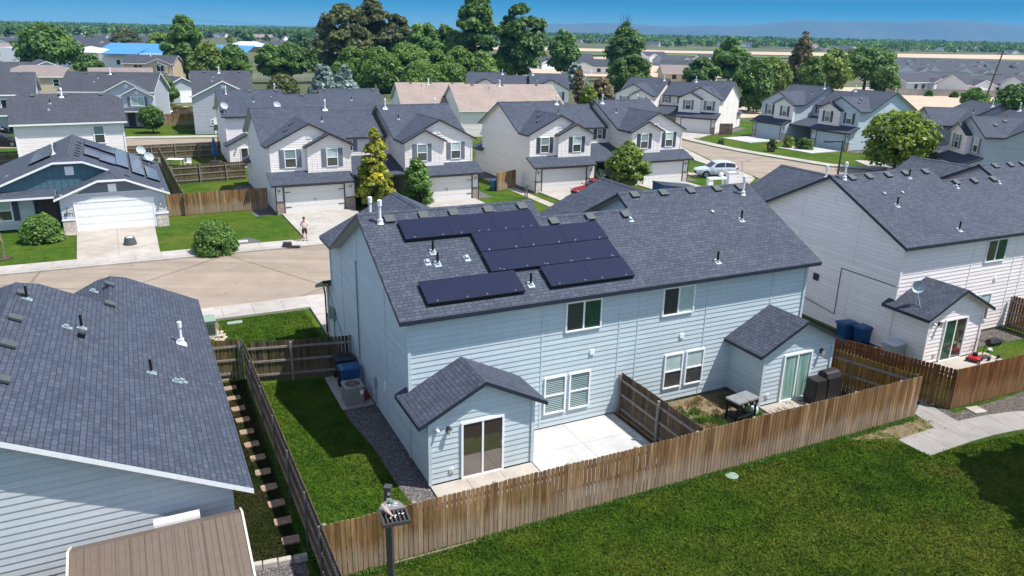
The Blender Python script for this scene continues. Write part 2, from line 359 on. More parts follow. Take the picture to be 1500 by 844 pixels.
# ------------------------------------------------------------------ mesh collector
class MB:
    """collects faces of one part; uv in metres along each face"""
    def __init__(s, T=None):
        s.v = []; s.f = []; s.mi = []; s.uv = []; s.r = []; s.T = T; s.rnd = 0.5
    def poly(s, pts, mi=0, uv=None):
        pts = [Vector(p) for p in pts]
        if s.T is not None: pts = [s.T @ p for p in pts]
        k = len(s.v); s.v += [tuple(p) for p in pts]; s.f.append(tuple(range(k, k+len(pts)))); s.mi.append(mi); s.r.append(s.rnd)
        if uv is None:
            n = Vector((0, 0, 0))
            for i in range(len(pts)):
                a, b = pts[i], pts[(i+1) % len(pts)]
                n += Vector(((a.y-b.y)*(a.z+b.z), (a.z-b.z)*(a.x+b.x), (a.x-b.x)*(a.y+b.y)))
            if n.length < 1e-12: n = Vector((0, 0, 1))
            n.normalize()
            u = Vector((0, 0, 1)).cross(n)
            if u.length < 1e-4: u = Vector((1, 0, 0))
            u.normalize(); w = n.cross(u)
            uv = [(p.dot(u), p.dot(w)) for p in pts]
        s.uv += uv
    def box(s, x0, x1, y0, y1, z0, z1, mi=0):
        c = [(x, y, z) for z in (z0, z1) for (x, y) in ((x0, y0), (x1, y0), (x1, y1), (x0, y1))]
        for q in ((0, 3, 2, 1), (4, 5, 6, 7), (0, 1, 5, 4), (1, 2, 6, 5), (2, 3, 7, 6), (3, 0, 4, 7)):
            s.poly([c[i] for i in q], mi)
        return s
    def obox(s, o, ux, uy, uz, mi=0):
        """box from corner o along three edge vectors (right-handed)"""
        o, ux, uy, uz = Vector(o), Vector(ux), Vector(uy), Vector(uz)
        c = [o+a*ux+b*uy+d*uz for d in (0, 1) for (a, b) in ((0, 0), (1, 0), (1, 1), (0, 1))]
        for q in ((0, 3, 2, 1), (4, 5, 6, 7), (0, 1, 5, 4), (1, 2, 6, 5), (2, 3, 7, 6), (3, 0, 4, 7)):
            s.poly([c[i] for i in q], mi)
        return s
    def prism(s, pts, z0, z1, mi=0, mi_side=None):
        """upright prism over an outline given counter-clockwise"""
        b = [(p[0], p[1], z0) for p in pts]; t = [(p[0], p[1], z1) for p in pts]
        s.poly(t, mi); s.poly(b[::-1], mi)
        for i in range(len(pts)):
            j = (i+1) % len(pts); s.poly([b[i], b[j], t[j], t[i]], mi if mi_side is None else mi_side)
        return s
    def slab(s, pts, t=.14, mi=(0, 1, 2)):
        """roof slab: shingled top (ccw from above), fascia edges, soffit below"""
        pts = [Vector(p) for p in pts]; lo = [p-Vector((0, 0, t)) for p in pts]
        s.poly(pts, mi[0]); s.poly(lo[::-1], mi[2])
        for i in range(len(pts)):
            j = (i+1) % len(pts); s.poly([lo[i], lo[j], pts[j], pts[i]], mi[1])
        return s
    def tube(s, p0, p1, r0, r1=None, n=8, caps=True, mi=0):
        r1 = r0 if r1 is None else r1
        p0, p1 = Vector(p0), Vector(p1); d = p1-p0
        if d.length < 1e-6: return s
        d.normalize(); a = d.orthogonal().normalized(); b = d.cross(a)
        c0 = [p0+r0*(math.cos(2*math.pi*i/n)*a+math.sin(2*math.pi*i/n)*b) for i in range(n)]
        c1 = [p1+r1*(math.cos(2*math.pi*i/n)*a+math.sin(2*math.pi*i/n)*b) for i in range(n)]
        for i in range(n):
            j = (i+1) % n; s.poly([c0[i], c0[j], c1[j], c1[i]], mi)
        if caps: s.poly(c0[::-1], mi); s.poly(c1, mi)
        return s
    def path(s, pts, r, n=6, mi=0):
        for a, b in zip(pts, pts[1:]): s.tube(a, b, r, r, n, True, mi)
        return s
    def ball(s, c, rx, ry=None, rz=None, nu=10, nv=7, mi=0):
        ry = rx if ry is None else ry; rz = rx if rz is None else rz
        g = []
        for j in range(nv+1):
            th = math.pi*j/nv
            g.append([(c[0]+rx*math.sin(th)*math.cos(2*math.pi*i/nu), c[1]+ry*math.sin(th)*math.sin(2*math.pi*i/nu), c[2]-rz*math.cos(th)) for i in range(nu)])
        for j in range(nv):
            for i in range(nu):
                k = (i+1) % nu
                if j == 0: s.poly([g[0][0], g[1][k], g[1][i]][::-1], mi)
                elif j == nv-1: s.poly([g[j][i], g[j][k], g[nv][0]], mi)
                else: s.poly([g[j][i], g[j][k], g[j+1][k], g[j+1][i]], mi)
        return s
    def loft(s, rings, mi=0, caps=True, closed=True):
        n = len(rings[0])
        for a, b in zip(rings, rings[1:]):
            for i in range(n if closed else n-1):
                j = (i+1) % n; s.poly([a[i], a[j], b[j], b[i]], mi)
        if caps: s.poly(rings[0][::-1], mi); s.poly(rings[-1], mi)
        return s
    def build(s, name, mats, parent=None, smooth=False, weld=False, rnd=False):
        me = bpy.data.meshes.new(name)
        me.from_pydata(s.v, [], s.f)
        if not isinstance(mats, (list, tuple)): mats = [mats]
        for m in mats: me.materials.append(m)
        if len(mats) > 1: me.polygons.foreach_set('material_index', s.mi)
        uvl = me.uv_layers.new(name='UVMap')
        uvl.data.foreach_set('uv', np.array(s.uv, 'f').ravel())
        if rnd:
            at = me.attributes.new('rnd', 'FLOAT', 'FACE'); at.data.foreach_set('value', np.array(s.r, 'f'))
        if weld:
            bm = bmesh.new(); bm.from_mesh(me); bmesh.ops.remove_doubles(bm, verts=bm.verts, dist=1e-4); bm.to_mesh(me); bm.free()
        if smooth: me.polygons.foreach_set('use_smooth', [True]*len(me.polygons))
        me.update()
        o = bpy.data.objects.new(name, me); COL.objects.link(o)
        if parent is not None: o.parent = parent
        return o

def thing(name, label, cat, loc=(0, 0, 0), rz=0, group=None):
    o = bpy.data.objects.new(name, None); COL.objects.link(o)
    o.empty_display_size = .3
    o.location = loc; o.rotation_euler = (0, 0, rz); o['label'] = label; o['category'] = cat
    if group: o['group'] = group
    return o
def tag(o, label, cat, group=None, kind=None):
    if label: o['label'] = label
    if cat: o['category'] = cat
    if group: o['group'] = group
    if kind: o['kind'] = kind
    return o
def struct(o, kind='structure'): o['kind'] = kind; return o
def dup(root, loc, rz=None, label=None, scale=None):
    r = root.copy(); COL.objects.link(r); r.location = loc
    if rz is not None: r.rotation_euler = (0, 0, rz)
    if label: r['label'] = label
    if scale is not None: r.scale = scale
    for ch in root.children:
        c = ch.copy(); COL.objects.link(c); c.parent = r
        for g in ch.children:
            e = g.copy(); COL.objects.link(e); e.parent = c
    return r

class Each:
    """like MB, but every box/loft becomes a mesh of its own"""
    def __init__(s): s.l = []
    def box(s, *q): m = MB(); m.box(*q); s.l.append(m)
    def obox(s, *q): m = MB(); m.obox(*q); s.l.append(m)
    def build(s, name, mat, parent): return [m.build(name, mat, parent) for m in s.l]
# ------------------------------------------------------------------ house building blocks
LAP = .19
def lap_wall(mb, a, b, top, z0=.12, lap=LAP, out=.017, mi=0):
    """lapped boards on the wall a->b (outside on the right of a->b); top = outline [(s,z),...]"""
    a, b = Vector((a[0], a[1], 0)), Vector((b[0], b[1], 0)); Lg = (b-a).length
    u = (b-a)/Lg; n = Vector((u.y, -u.x, 0))
    zmax = max(z for _, z in top)
    def span(z):
        lo, hi = None, None
        for (s0, h0), (s1, h1) in zip(top, top[1:]):
            if h0 >= z and lo is None: lo = s0
            elif h0 < z <= h1 and lo is None: lo = s0+(z-h0)/(h1-h0)*(s1-s0)
            if h1 >= z: hi = s1
            elif h0 >= z > h1: hi = s0+(h0-z)/(h0-h1)*(s1-s0)
        return lo, hi
    zs = [z0]
    while zs[-1] < zmax-1e-4: zs.append(min(zs[-1]+lap, zmax))
    kn = sorted(set(round(h, 4) for _, h in top))
    P = lambda s, z, o: a+u*s+n*o+Vector((0, 0, z))
    for z, zt in zip(zs, zs[1:]):
        zz = [z]+[k for k in kn if z+1e-3 < k < zt-1e-3]+[zt]
        for q0, q1 in zip(zz, zz[1:]):
            l0, h0 = span(q0+1e-5); l1, h1 = span(q1-1e-5)
            if l0 is None or h0 is None: continue
            if l1 is None: l1 = h1 = (l0+h0)/2
            o0 = out-(out-.002)*(q0-z)/lap; o1 = out-(out-.002)*(q1-z)/lap
            mb.poly([P(l0, q0, o0), P(h0, q0, o0), P(h1, q1, o1), P(l1, q1, o1)], mi)
            if q0 == z: mb.poly([P(l0, z, 0), P(h0, z, 0), P(h0, z, out), P(l0, z, out)], mi)
def corner_board(mb, x, y, z0, z1, w=.09, t=.024):
    mb.box(x-w/2-t/2, x+w/2+t/2, y-w/2-t/2, y+w/2+t/2, z0, z1)

def window(parent, o, u, n, w, h, kind='hung', panes=('glass', 'glass'), frame='vinyl', shutters=None, sill=True, name='window', label=None, fw=.055):
    """frame standing 5 cm proud of the siding, two panes set back in it; o = lower-left corner on the wall"""
    o, u, n = Vector(o), Vector(u).normalized(), Vector(n).normalized(); z = Vector((0, 0, 1))
    m = MB(); d = .07
    def bar(s0, s1, z0, z1, dd=d): m.obox(o+u*s0+z*z0+n*dd, u*(s1-s0), n*-(dd+.01), z*(z1-z0))
    bar(0, fw, 0, h); bar(w-fw, w, 0, h); bar(fw, w-fw, 0, fw); bar(fw, w-fw, h-fw, h)
    if kind == 'hung': bar(fw, w-fw, h/2-.028, h/2+.028, d-.012)
    elif kind == 'slide': bar(w/2-.032, w/2+.032, fw, h-fw, d-.012)
    elif kind == 'grid':
        bar(fw, w-fw, h/2-.025, h/2+.025, d-.012); bar(w/2-.015, w/2+.015, h/2+.025, h-fw, d-.03)
        bar(fw, w/2-.015, h*.75-.012, h*.75+.012, d-.03); bar(w/2+.015, w-fw, h*.75-.012, h*.75+.012, d-.03)
    f = m.build(name, M[frame], parent)
    if label: f['label'] = label
    def pane(s0, s1, z0, z1, mat, dd):
        p = MB(); p.poly([o+u*s0+z*z0+n*dd, o+u*s1+z*z0+n*dd, o+u*s1+z*z1+n*dd, o+u*s0+z*z1+n*dd],
                         uv=[(s0, z0), (s1, z0), (s1, z1), (s0, z1)])
        p.build('pane', M[mat], f)
    if kind in ('hung', 'grid'):
        pane(fw, w-fw, fw, h/2-.028, panes[0], .028); pane(fw, w-fw, h/2+.028, h-fw, panes[1], .034)
    elif kind == 'slide':
        pane(fw, w/2-.032, fw, h-fw, panes[0], .028); pane(w/2+.032, w-fw, fw, h-fw, panes[1], .034)
    else: pane(fw, w-fw, fw, h-fw, panes[0], .03)
    if shutters:
        for s0, s1 in ((-.40, -.03), (w+.03, w+.40)):
            k = MB()
            k.obox(o+u*s0+n*.045, u*(s1-s0), n*-.05, z*h)
            for zz in (.06, h/2+.02):
                for q in range(int((h/2-.1)/.09)):
                    k.obox(o+u*(s0+.05)+n*.055+z*(zz+q*.09), u*(s1-s0-.1), n*-.012, z*.05)
            k.build('shutter', M[shutters], parent)
    return f

def garage_door(parent, a, b, z0, h, mat='door_beige', trim='trim_brown', strap=False, tw=.12):
    a, b = Vector((*a, 0)), Vector((*b, 0)); Lg = (b-a).length; u = (b-a)/Lg; n = Vector((u.y, -u.x, 0)); z = Vector((0, 0, 1))
    m = MB()
    ph = h/4
    for r in range(4):
        m.obox(a+z*(z0+r*ph+.006)+n*.03, u*Lg, n*-.04, z*(ph-.012))
        for c in range(8):
            pw = Lg/8
            m.obox(a+u*(c*pw+.07)+z*(z0+r*ph+.08)+n*.037, u*(pw-.14), n*-.02, z*(ph-.16))
    d = m.build('garage_door', M[mat], parent)
    t = MB()
    t.obox(a-u*tw+z*z0+n*.055, u*tw, n*-.07, z*(h+tw)); t.obox(b+z*z0+n*.055, u*tw, n*-.07, z*(h+tw)); t.obox(a+z*(z0+h)+n*.055, u*Lg, n*-.07, z*tw)
    t.build('door_trim', M[trim], d)
    if strap:
        s = MB()
        for sx, sg in ((.02, 1), (Lg-.02, -1)):
            for zz in (.5, h-.42):
                p = a+u*sx+z*(z0+zz)+n*.055
                s.obox(p if sg > 0 else p-u*.45, u*.45, n*-.012, z*.06)
        for sx in (Lg/2-.1, Lg/2+.06): s.obox(a+u*sx+z*(z0+.95)+n*.06, u*.03, n*-.03, z*.2)
        s.build('strap_hinge', M['trim_black'], d)
    return d
def wall_lamp(parent, p, n, mat='trim_black'):
    p, n = Vector(p), Vector(n); m = MB()
    u = Vector((-n.y, n.x, 0))
    m.obox(p-u*.06+n*.03-Vector((0, 0, .1)), u*.12, n*-.03, (0, 0, .2))
    m.tube(p+n*.02+Vector((0, 0, .06)), p+n*.14+Vector((0, 0, .08)), .018, n=6)
    m.tube(p+n*.14+Vector((0, 0, .06)), p+n*.14+Vector((0, 0, .12)), .09, .03, 8)
    o = m.build('wall_lamp', M[mat], parent)
    g = MB(); g.tube(p+n*.14+Vector((0, 0, -.13)), p+n*.14+Vector((0, 0, .06)), .045, .07, 8); g.build('lamp_shade', M['lamp_glass'], o)
def box_vent(parent, p, nrm, up):
    """low box vent lying on a roof slope"""
    p, n, up = Vector(p), Vector(nrm).normalized(), Vector(up).normalized(); u = up.cross(n)
    m = MB(); c = p-u*.15-up*.15
    m.obox(c+n*.0, u*.3, up*.3, n*.05); m.obox(c-u*.03-up*.04+n*.05, u*.36, up*.37, n*.06)
    m.build('roof_vent', M['vent_grey'], parent)
def pipe_vent(parent, p, nrm, up, h=.42):
    p, n, up = Vector(p), Vector(nrm).normalized(), Vector(up).normalized(); u = up.cross(n); z = Vector((0, 0, 1))
    m = MB(); c = p-u*.12-up*.15
    m.obox(c, u*.24, up*.3, n*.012, 1); m.tube(p, p+z*.07, .085, .06, 8, mi=1); m.tube(p+z*.06, p+z*h, .042, n=8, mi=0)
    m.build('vent_pipe', [M['black_metal'], M['galv']], parent)
def cap_vent(parent, p, nrm, up):
    p, n, up = Vector(p), Vector(nrm).normalized(), Vector(up).normalized(); u = up.cross(n)
    m = MB(); c = p-u*.10-up*.14
    m.obox(c, u*.2, up*.3, n*.012); m.obox(p-u*.06-up*.02+n*.012, u*.12, up*.14, n*.07)
    m.build('exhaust_cap', M['galv'], parent)
def flue(parent, p, nrm, up, h=.8, r=.05):
    p, n, up = Vector(p), Vector(nrm).normalized(), Vector(up).normalized(); u = up.cross(n); z = Vector((0, 0, 1))
    m = MB(); c = p-u*.28-up*.24
    m.obox(c+u*.08+up*.06, u*.40, up*.36, n*.012); m.tube(p, p+z*.14, .13, .08, 10); m.tube(p+z*.14, p+z*.18, .10, n=10)
    m.tube(p+z*.2, p+z*(h-.1), r, n=10); m.tube(p+z*(h-.14), p+z*(h+.06), r+.03, n=10); m.tube(p+z*(h+.06), p+z*(h+.09), r+.03, .03, 10)
    m.build('flue_pipe', M['white_pvc'], parent)
def dish(parent, p, face, r=.38):
    p = Vector(p); f = Vector(face).normalized(); a = f.orthogonal().normalized(); b = f.cross(a)
    c = p+Vector((0, 0, .75)); m = MB(); rings = []
    for k in range(5):
        q = k/4; rings.append([c+f*(-.10+.13*q*q)+(a*math.cos(2*math.pi*i/16)*.92+b*math.sin(2*math.pi*i/16))*r*max(q, .02) for i in range(16)])
    m.loft(rings, caps=False); m.loft([[x-f*.02 for x in rr] for rr in rings][::-1], caps=False)
    o = m.build('satellite_dish', M['dish_grey'], parent, smooth=True)
    s = MB(); s.tube(p, c-f*.12, .03, n=6); s.tube(c-f*.1-Vector((0, 0, r*.8)), c+f*.42-Vector((0, 0, .1)), .014, n=6)
    s.tube(p+Vector((.3, .05, -.05)), c-f*.13-Vector((0, 0, .2)), .014, n=6); s.tube(p+Vector((-.1, -.35, -.1)), c-f*.13-Vector((0, 0, .2)), .014, n=6)
    q = c+f*.45-Vector((0, 0, .08)); s.tube(q, q-f*.12, .05, n=8); s.build('dish_mount', M['galv'], o)

# duplex dimensions (metres)
DW, DO, DOE, DZE, DZR, DYR = 17.21, .399, .3775, 5.167, 7.592, 4.43
DXA, DXB, DYF, DZF, DXC = 6.576, 10.60, 11.2, 6.906, 3.075
DB, DWB, DBO, DBF, DBZE, DBZR = 1.8556, 3.598, .4226, .27, 2.3726, 3.504
SL = .5
DYM = 3.52; DZM = DZE+(DYM+DOE)*SL; DYMF = 2*DYM+DOE; DDEP = 2*DYR    # middle ridge, middle eave, unit depth
UW = DXA-DO+.02                                                             # width of one unit's body
WF = 10.92                                                                  # wing face
NB = Vector((0, -SL, 1)).normalized(); UB = Vector((0, 1, SL)).normalized() # back slope normal and up-slope
NFr = Vector((0, SL, 1)).normalized(); UFr = Vector((0, -1, SL)).normalized()
def backz(y): return DZE+(y+DOE)*SL

def duplex(name, label, cat, loc, rz, siding, gable=None, roof='roof', fascia='trim_dark', soffit='soffit_warm', corner=None,
           door='door_beige', dtrim='trim_brown', stone='stone', shutter='shutter', strap=False, group=None, detail=None, z=0):
    gable = gable or siding; corner = corner or siding
    h = thing(name, label, cat, (loc[0], loc[1], z), rz, group)
    W = DW
    # ---- walls
    m = MB(); zt = DZE-.02
    lap_wall(m, (0, 0), (W, 0), [(0, zt+.12), (W, zt+.12)])
    def side_prof(rev):
        pr = [(0, zt+.1), (DYR, DZR-.12), (DDEP, zt+.1), (DDEP+.001, zt+.08), (WF, zt+.08)]
        return [(WF-s, zz) for s, zz in pr[::-1]] if rev else pr
    lap_wall(m, (0, WF), (0, 0), side_prof(True))
    lap_wall(m, (W, 0), (W, WF), side_prof(False))
    # inner sides of the two units (above the middle roof and beside the entry)
    pr = [(0, zt), (DYR, DZR-.12), (DDEP, zt), (DDEP+.001, zt), (WF, zt)]
    lap_wall(m, (UW, 0.3), (UW, WF), [(max(s-.3, 0), zz) for s, zz in pr], z0=.12)
    lap_wall(m, (W-UW, WF), (W-UW, .3), [(WF-s, zz) if s > 0 else (WF-.3, zz) for s, zz in pr[::-1]], z0=.12)
    # middle front, wing fronts
    ymw = DYMF-DOE
    lap_wall(m, (W-UW, ymw), (UW, ymw), [(0, zt), (W-2*UW, zt)])
    for side in (0, 1):
        xa, xb = (0, UW) if side == 0 else (W-UW, W)
        lap_wall(m, (xb, WF), (xa, WF), [(0, zt+.1), (UW/2, DZF-.14), (UW, zt+.1)], z0=2.2)
    m.build('wall', M[siding], h)
    f = MB(); f.box(.03, W-.03, .03, ymw-.03, 0, .15); f.box(.03, UW-.03, .03, 12.2, 0, .14); f.box(W-UW+.03, W-.03, .03, 12.2, 0, .14)
    f.build('foundation', M['concrete'], h)
    c = Each()
    for x in (0, W): corner_board(c, x, 0, .12, DZE-.15)
    for x in (0, UW, W-UW, W): corner_board(c, x, WF, 2.6, DZE-.1)
    for x in (.05, UW-.05, W-UW+.05, W-.05): pass
    c.build('corner_trim', M[corner], h)
    # butt-joint cover strips where the lap boards meet (seen as thin uprights on the back)
    j = Each()
    for x in (4.86, 8.08, 8.9, 12.1, 15.4):
        j.box(x-.028, x+.028, -.026, -.004, .12, DZE-.05)
    for y in (2.6, 6.2, 8.9): j.box(-.026, -.004, y-.03, y+.03, .12, 5.0+(.5*min(y, max(0, 8.86-y)) if y < 8.8 else 0))
    j.build('joint_trim', M[siding], h)
    # ---- main roof
    r = MB(); t = .15
    r.slab([(-DO, -DOE, DZE), (W+DO, -DOE, DZE), (W+DO, DYR, DZR), (DXB, DYR, DZR), (DXB, DYM, DZM), (DXA, DYM, DZM), (DXA, DYR, DZR), (-DO, DYR, DZR)], t)
    yv = DYR+(DZR-DZF)/SL; ye = DDEP+DOE
    for mir in (0, 1):
        X = (lambda x: W-x) if mir else (lambda x: x)
        Q = (lambda pts: pts[::-1]) if mir else (lambda pts: pts)
        r.slab(Q([(X(DXA), DYR, DZR), (X(DXA), ye, DZE), (X(DXC), yv, DZF), (X(-DO), ye, DZE), (X(-DO), DYR, DZR)]), t)
        r.slab(Q([(X(DXC), yv, DZF), (X(DXC), DYF, DZF), (X(-DO), DYF, DZE), (X(-DO), ye, DZE)]), t)
        r.slab(Q([(X(DXC), yv, DZF), (X(DXA), ye, DZE), (X(DXA), DYF, DZE), (X(DXC), DYF, DZF)]), t)
        # small forward gable over the inner window
        xc, hw = 4.55, 2.0; zr2 = DZE-.06+hw*SL
        r.slab(Q([(X(xc), WF-.05, zr2+.01), (X(xc), 11.62, zr2+.01), (X(xc-hw), 11.62, DZE-.05), (X(xc-hw), WF-.05, DZE-.05)]), t)
        r.slab(Q([(X(xc+hw), WF-.05, DZE-.05), (X(xc+hw), 11.62, DZE-.05), (X(xc), 11.62, zr2+.01), (X(xc), WF-.05, zr2+.01)]), t)
    r.slab([(DXB, DYM, DZM), (DXB, DYMF, DZE), (DXA, DYMF, DZE), (DXA, DYM, DZM)], t)
    # ridge caps
    for p0, p1 in (((-DO, DYR, DZR), (DXA, DYR, DZR)), ((DXA, DYM, DZM), (DXB, DYM, DZM)), ((DXB, DYR, DZR), (W+DO, DYR, DZR)),
                   ((DXC, yv, DZF), (DXC, DYF, DZF)), ((W-DXC, yv, DZF), (W-DXC, DYF, DZF))):
        a, b = Vector(p0), Vector(p1); d = (b-a); s = Vector((0, 0, 1)).cross(d).normalized()
        up = Vector((0, 0, .02)); e = s*.14-Vector((0, 0, .07-.02))
        r.poly([a+up, b+up, b-s*.14-Vector((0, 0, .05)), a-s*.14-Vector((0, 0, .05))][::-1]); r.poly([a+up, a+e, b+e, b+up][::-1])
    roofo = r.build('roof', [M[roof], M[fascia], M[soffit]], h)
    # ---- forward gable boxes, windows, garages
    for mir in (0, 1):
        X = (lambda x: W-x) if mir else (lambda x: x)
        g = MB(); xa, xb = sorted((X(2.78), X(6.30))); yb = 11.28
        zb = 2.55
        lap_wall(g, (xb, yb), (xa, yb), [(0, DZE-.05), ((xb-xa)/2, DZE+1.76*SL-.05), (xb-xa, DZE-.05)], z0=zb, lap=1.4 if gable != siding else LAP, out=.004 if gable != siding else .017)
        lap_wall(g, (xa, yb), (xa, WF-.05), [(0, DZE-.05), (yb-WF+.05, DZE-.05)], z0=zb)
        lap_wall(g, (xb, WF-.05), (xb, yb), [(0, DZE-.05), (yb-WF+.05, DZE-.05)], z0=zb)
        if gable != siding or True:
            for k in range(1, 9):        # board-and-batten strips
                x = xa+(xb-xa)*k/9
                g.box(x-.02, x+.02, yb, yb+.025, zb, DZE-.1+SL*min(x-xa, xb-x))
        g.build('front_gable', M[gable], h)
        for xw, w in ((1.06, .92), (4.3, .92)):
            x0, x1 = sorted((X(xw), X(xw+w)))
            yy = WF if xw < 3 else yb
            pn = ('glass_dim', 'glass_shade') if (mir == 0) == (xw < 3) else ('glass_dim', 'glass_teal')
            window(h, (x1, yy+.0, 3.43), (-1, 0, 0), (0, 1, 0), w, 1.46, 'hung', pn, 'vinyl', shutter)
        v = MB(); xv = X(DXC); v.box(xv-.17, xv+.17, WF, WF+.035, 5.62, 5.98)
        for k in range(4): v.box(xv-.13, xv+.13, WF+.035, WF+.045, 5.66+k*.075, 5.70+k*.075)
        v.build('gable_vent', M[siding], h)
        # garage
        gx0, gx1 = sorted((X(0), X(UW))); yg = 12.3
        gm = MB()
        lap_wall(gm, (gx1, yg), (gx0, yg), [(0, 2.45), (UW, 2.45)])
        for xx, rev in ((gx0, True), (gx1, False)):
            if rev: lap_wall(gm, (xx, yg), (xx, WF), [(0, 2.35), (yg-WF, 2.95)])
            else: lap_wall(gm, (xx, WF), (xx, yg), [(0, 2.95), (yg-WF, 2.35)])
        gm.build('garage_wall', M[siding], h)
        gr = MB(); e0, e1 = sorted((X(-.42), X(UW+.0)))
        gr.slab([(e0, 12.75, 2.42), (e0, WF+.005, 3.16), (e1, WF+.005, 3.16), (e1, 12.75, 2.42)], .15)
        gr.build('garage_roof', [M[roof], M[fascia], M[soffit]], h)
        d0, d1 = sorted((X(.62), X(5.3)))
        garage_door(h, (d1, yg), (d0, yg), .03, 2.12, door, dtrim, strap)
        st = Each()
        for p0, p1 in ((-.02, .49), (5.43, UW+.02)):
            q0, q1 = sorted((X(p0), X(p1))); st.box(q0, q1, yg-.3, yg+.06, 0, 1.0); 
        st.build('stone_pillar', M[stone], h)
        cp = Each()
        for p0, p1 in ((-.04, .495), (5.425, UW+.04)):
            q0, q1 = sorted((X(p0), X(p1))); cp.box(q0, q1, yg-.32, yg+.09, 1.0, 1.06)
        cp.build('pillar_cap', M[dtrim], h)
        for p in (.24, 5.85): wall_lamp(h, (X(p), yg+.01, 1.85), (0, 1, 0))
        dp = MB(); xo = X(-.06); dp.path([(xo, 12.6, 2.3), (xo, 12.36, 2.05), (xo, 12.36, .1)], .04, 5); dp.build('downspout', M[fascia], h)
    # entry recess
    pm = MB(); pm.slab([(UW, ymw+.02, 3.55), (W-UW, ymw+.02, 3.55), (W-UW, 11.6, 2.5), (UW, 11.6, 2.5)], .15)
    pm.build('porch_roof', [M[roof], M[fascia], M[soffit]], h)
    for mir in (0, 1):
        X = (lambda x: W-x) if mir else (lambda x: x)
        dm = MB(); x0, x1 = sorted((X(6.5), X(7.42))); dm.box(x0, x1, ymw, ymw+.06, .15, 2.18)
        dm.build('front_door', M['trim_brown'], h)
        x0, x1 = sorted((X(7.0), X(7.64)))
        window(h, (x1, ymw, 3.95), (-1, 0, 0), (0, 1, 0), x1-x0, .98, 'hung', ('glass_dim', 'glass_teal'), 'vinyl', shutter)
    # ---- back: room extensions with sliding doors, windows
    D = detail or {}
    for mir in (0, 1):
        X = (lambda x: W-x) if mir else (lambda x: x)
        Q = (lambda pts: pts[::-1]) if mir else (lambda pts: pts)
        x0, x1 = sorted((X(0), X(DWB))); b = MB()
        hg = DBZE+DBO*(DBZR-DBZE)/(DWB/2+DBO)
        lap_wall(b, (x0, -DB), (x1, -DB), [(0, hg-.06), (DWB/2, DBZR-.12), (DWB, hg-.06)])
        lap_wall(b, (x0, .0), (x0, -DB), [(0, hg-.06), (DB, hg-.06)]); lap_wall(b, (x1, -DB), (x1, 0), [(0, hg-.06), (DB, hg-.06)])
        b.build('extension_wall', M[siding], h)
        cb = Each()
        for x in (x0, x1): corner_board(cb, x, -DB, .1, hg-.1)
        cb.build('extension_trim', M[corner], h)
        er = MB(); xc = (x0+x1)/2; yb = -DB-DBF
        yl, yr_ = (.34, -.012) if mir == 0 else (-.012, .34)
        er.slab([(x0-DBO, yb, DBZE), (xc, yb, DBZR), (xc, -.012, DBZR), (x0-.03, -.012, hg)] + ([(x0-.03, .34, hg-.015), (x0-DBO, .34, DBZE)] if mir == 0 else [(x0-DBO, -.012, DBZE)]), .14)
        er.slab([(xc, yb, DBZR), (x1+DBO, yb, DBZE)] + ([(x1+DBO, .34, DBZE), (x1+.03, .34, hg-.015)] if mir == 1 else [(x1+DBO, -.012, DBZE)]) + [(x1+.03, -.012, hg), (xc, -.012, DBZR)], .14)
        er.build('extension_roof', [M[roof], M[fascia], M[soffit]], h)
        sx = (X(1.046) if mir == 0 else W-2.59)
        pn = D.get('slider%d' % mir, ('glass_brown', 'glass_brown'))
        sd = window(h, (sx, -DB, .06), (1, 0, 0), (0, -1, 0), 1.5, 2.05, 'slide', pn, 'vinyl', name='sliding_door', fw=.07)
        hd = MB(); hx = sx+1.42; hd.path([(hx, -DB-.08, .95), (hx, -DB-.12, 1.0), (hx, -DB-.12, 1.12), (hx, -DB-.08, 1.17)], .012, 5); hd.build('door_handle', M['vinyl'], sd)
        lx = (.62 if mir == 0 else W-.62)
        wall_lamp(h, (lx, -DB-.01, 1.98), (0, -1, 0))
        if D:
            ob = MB(); ox = .75 if mir == 0 else W-3.2
            ob.box(ox-.05, ox+.05, -DB-.06, -DB-.01, .42, .56); ob.box(ox-.11, ox-.07, -DB-.05, -DB-.01, .40, .54); ob.build('outlet_box', M['soffit'], h)
            if mir == 0:
                sp = MB(); sp.tube((.24, -DB-.02, 2.06), (.24, -DB-.2, 2.02), .05, .055, 8); sp.tube((.24, -DB-.01, 2.06), (.24, -DB-.05, 2.06), .08, n=8); sp.build('flood_lamp', M['vinyl'], h)
        # windows
        ux, uw = 5.769, 1.491
        x0 = ux if mir == 0 else W-ux-uw
        window(h, (x0, 0, 3.737), (1, 0, 0), (0, -1, 0), uw, 1.141, 'slide', D.get('up%d' % mir, ('glass_dim', 'glass_teal')))
        vx, vw, vg = 5.0046, .889, .147
        x0 = vx if mir == 0 else W-vx-2*vw-vg
        for k in (0, 1):
            window(h, (x0+k*(vw+vg), 0, .641), (1, 0, 0), (0, -1, 0), vw, 1.47, 'hung', D.get('low%d' % mir, ('glass_dim', 'glass_teal')))
        ev = MB(); ex = X(6.95) if mir == 0 else X(6.2); ev.box(ex-.09, ex+.09, -.06, -.01, 2.72, 2.9); ev.build('wall_vent', M['vinyl'], h)
    return h, roofo

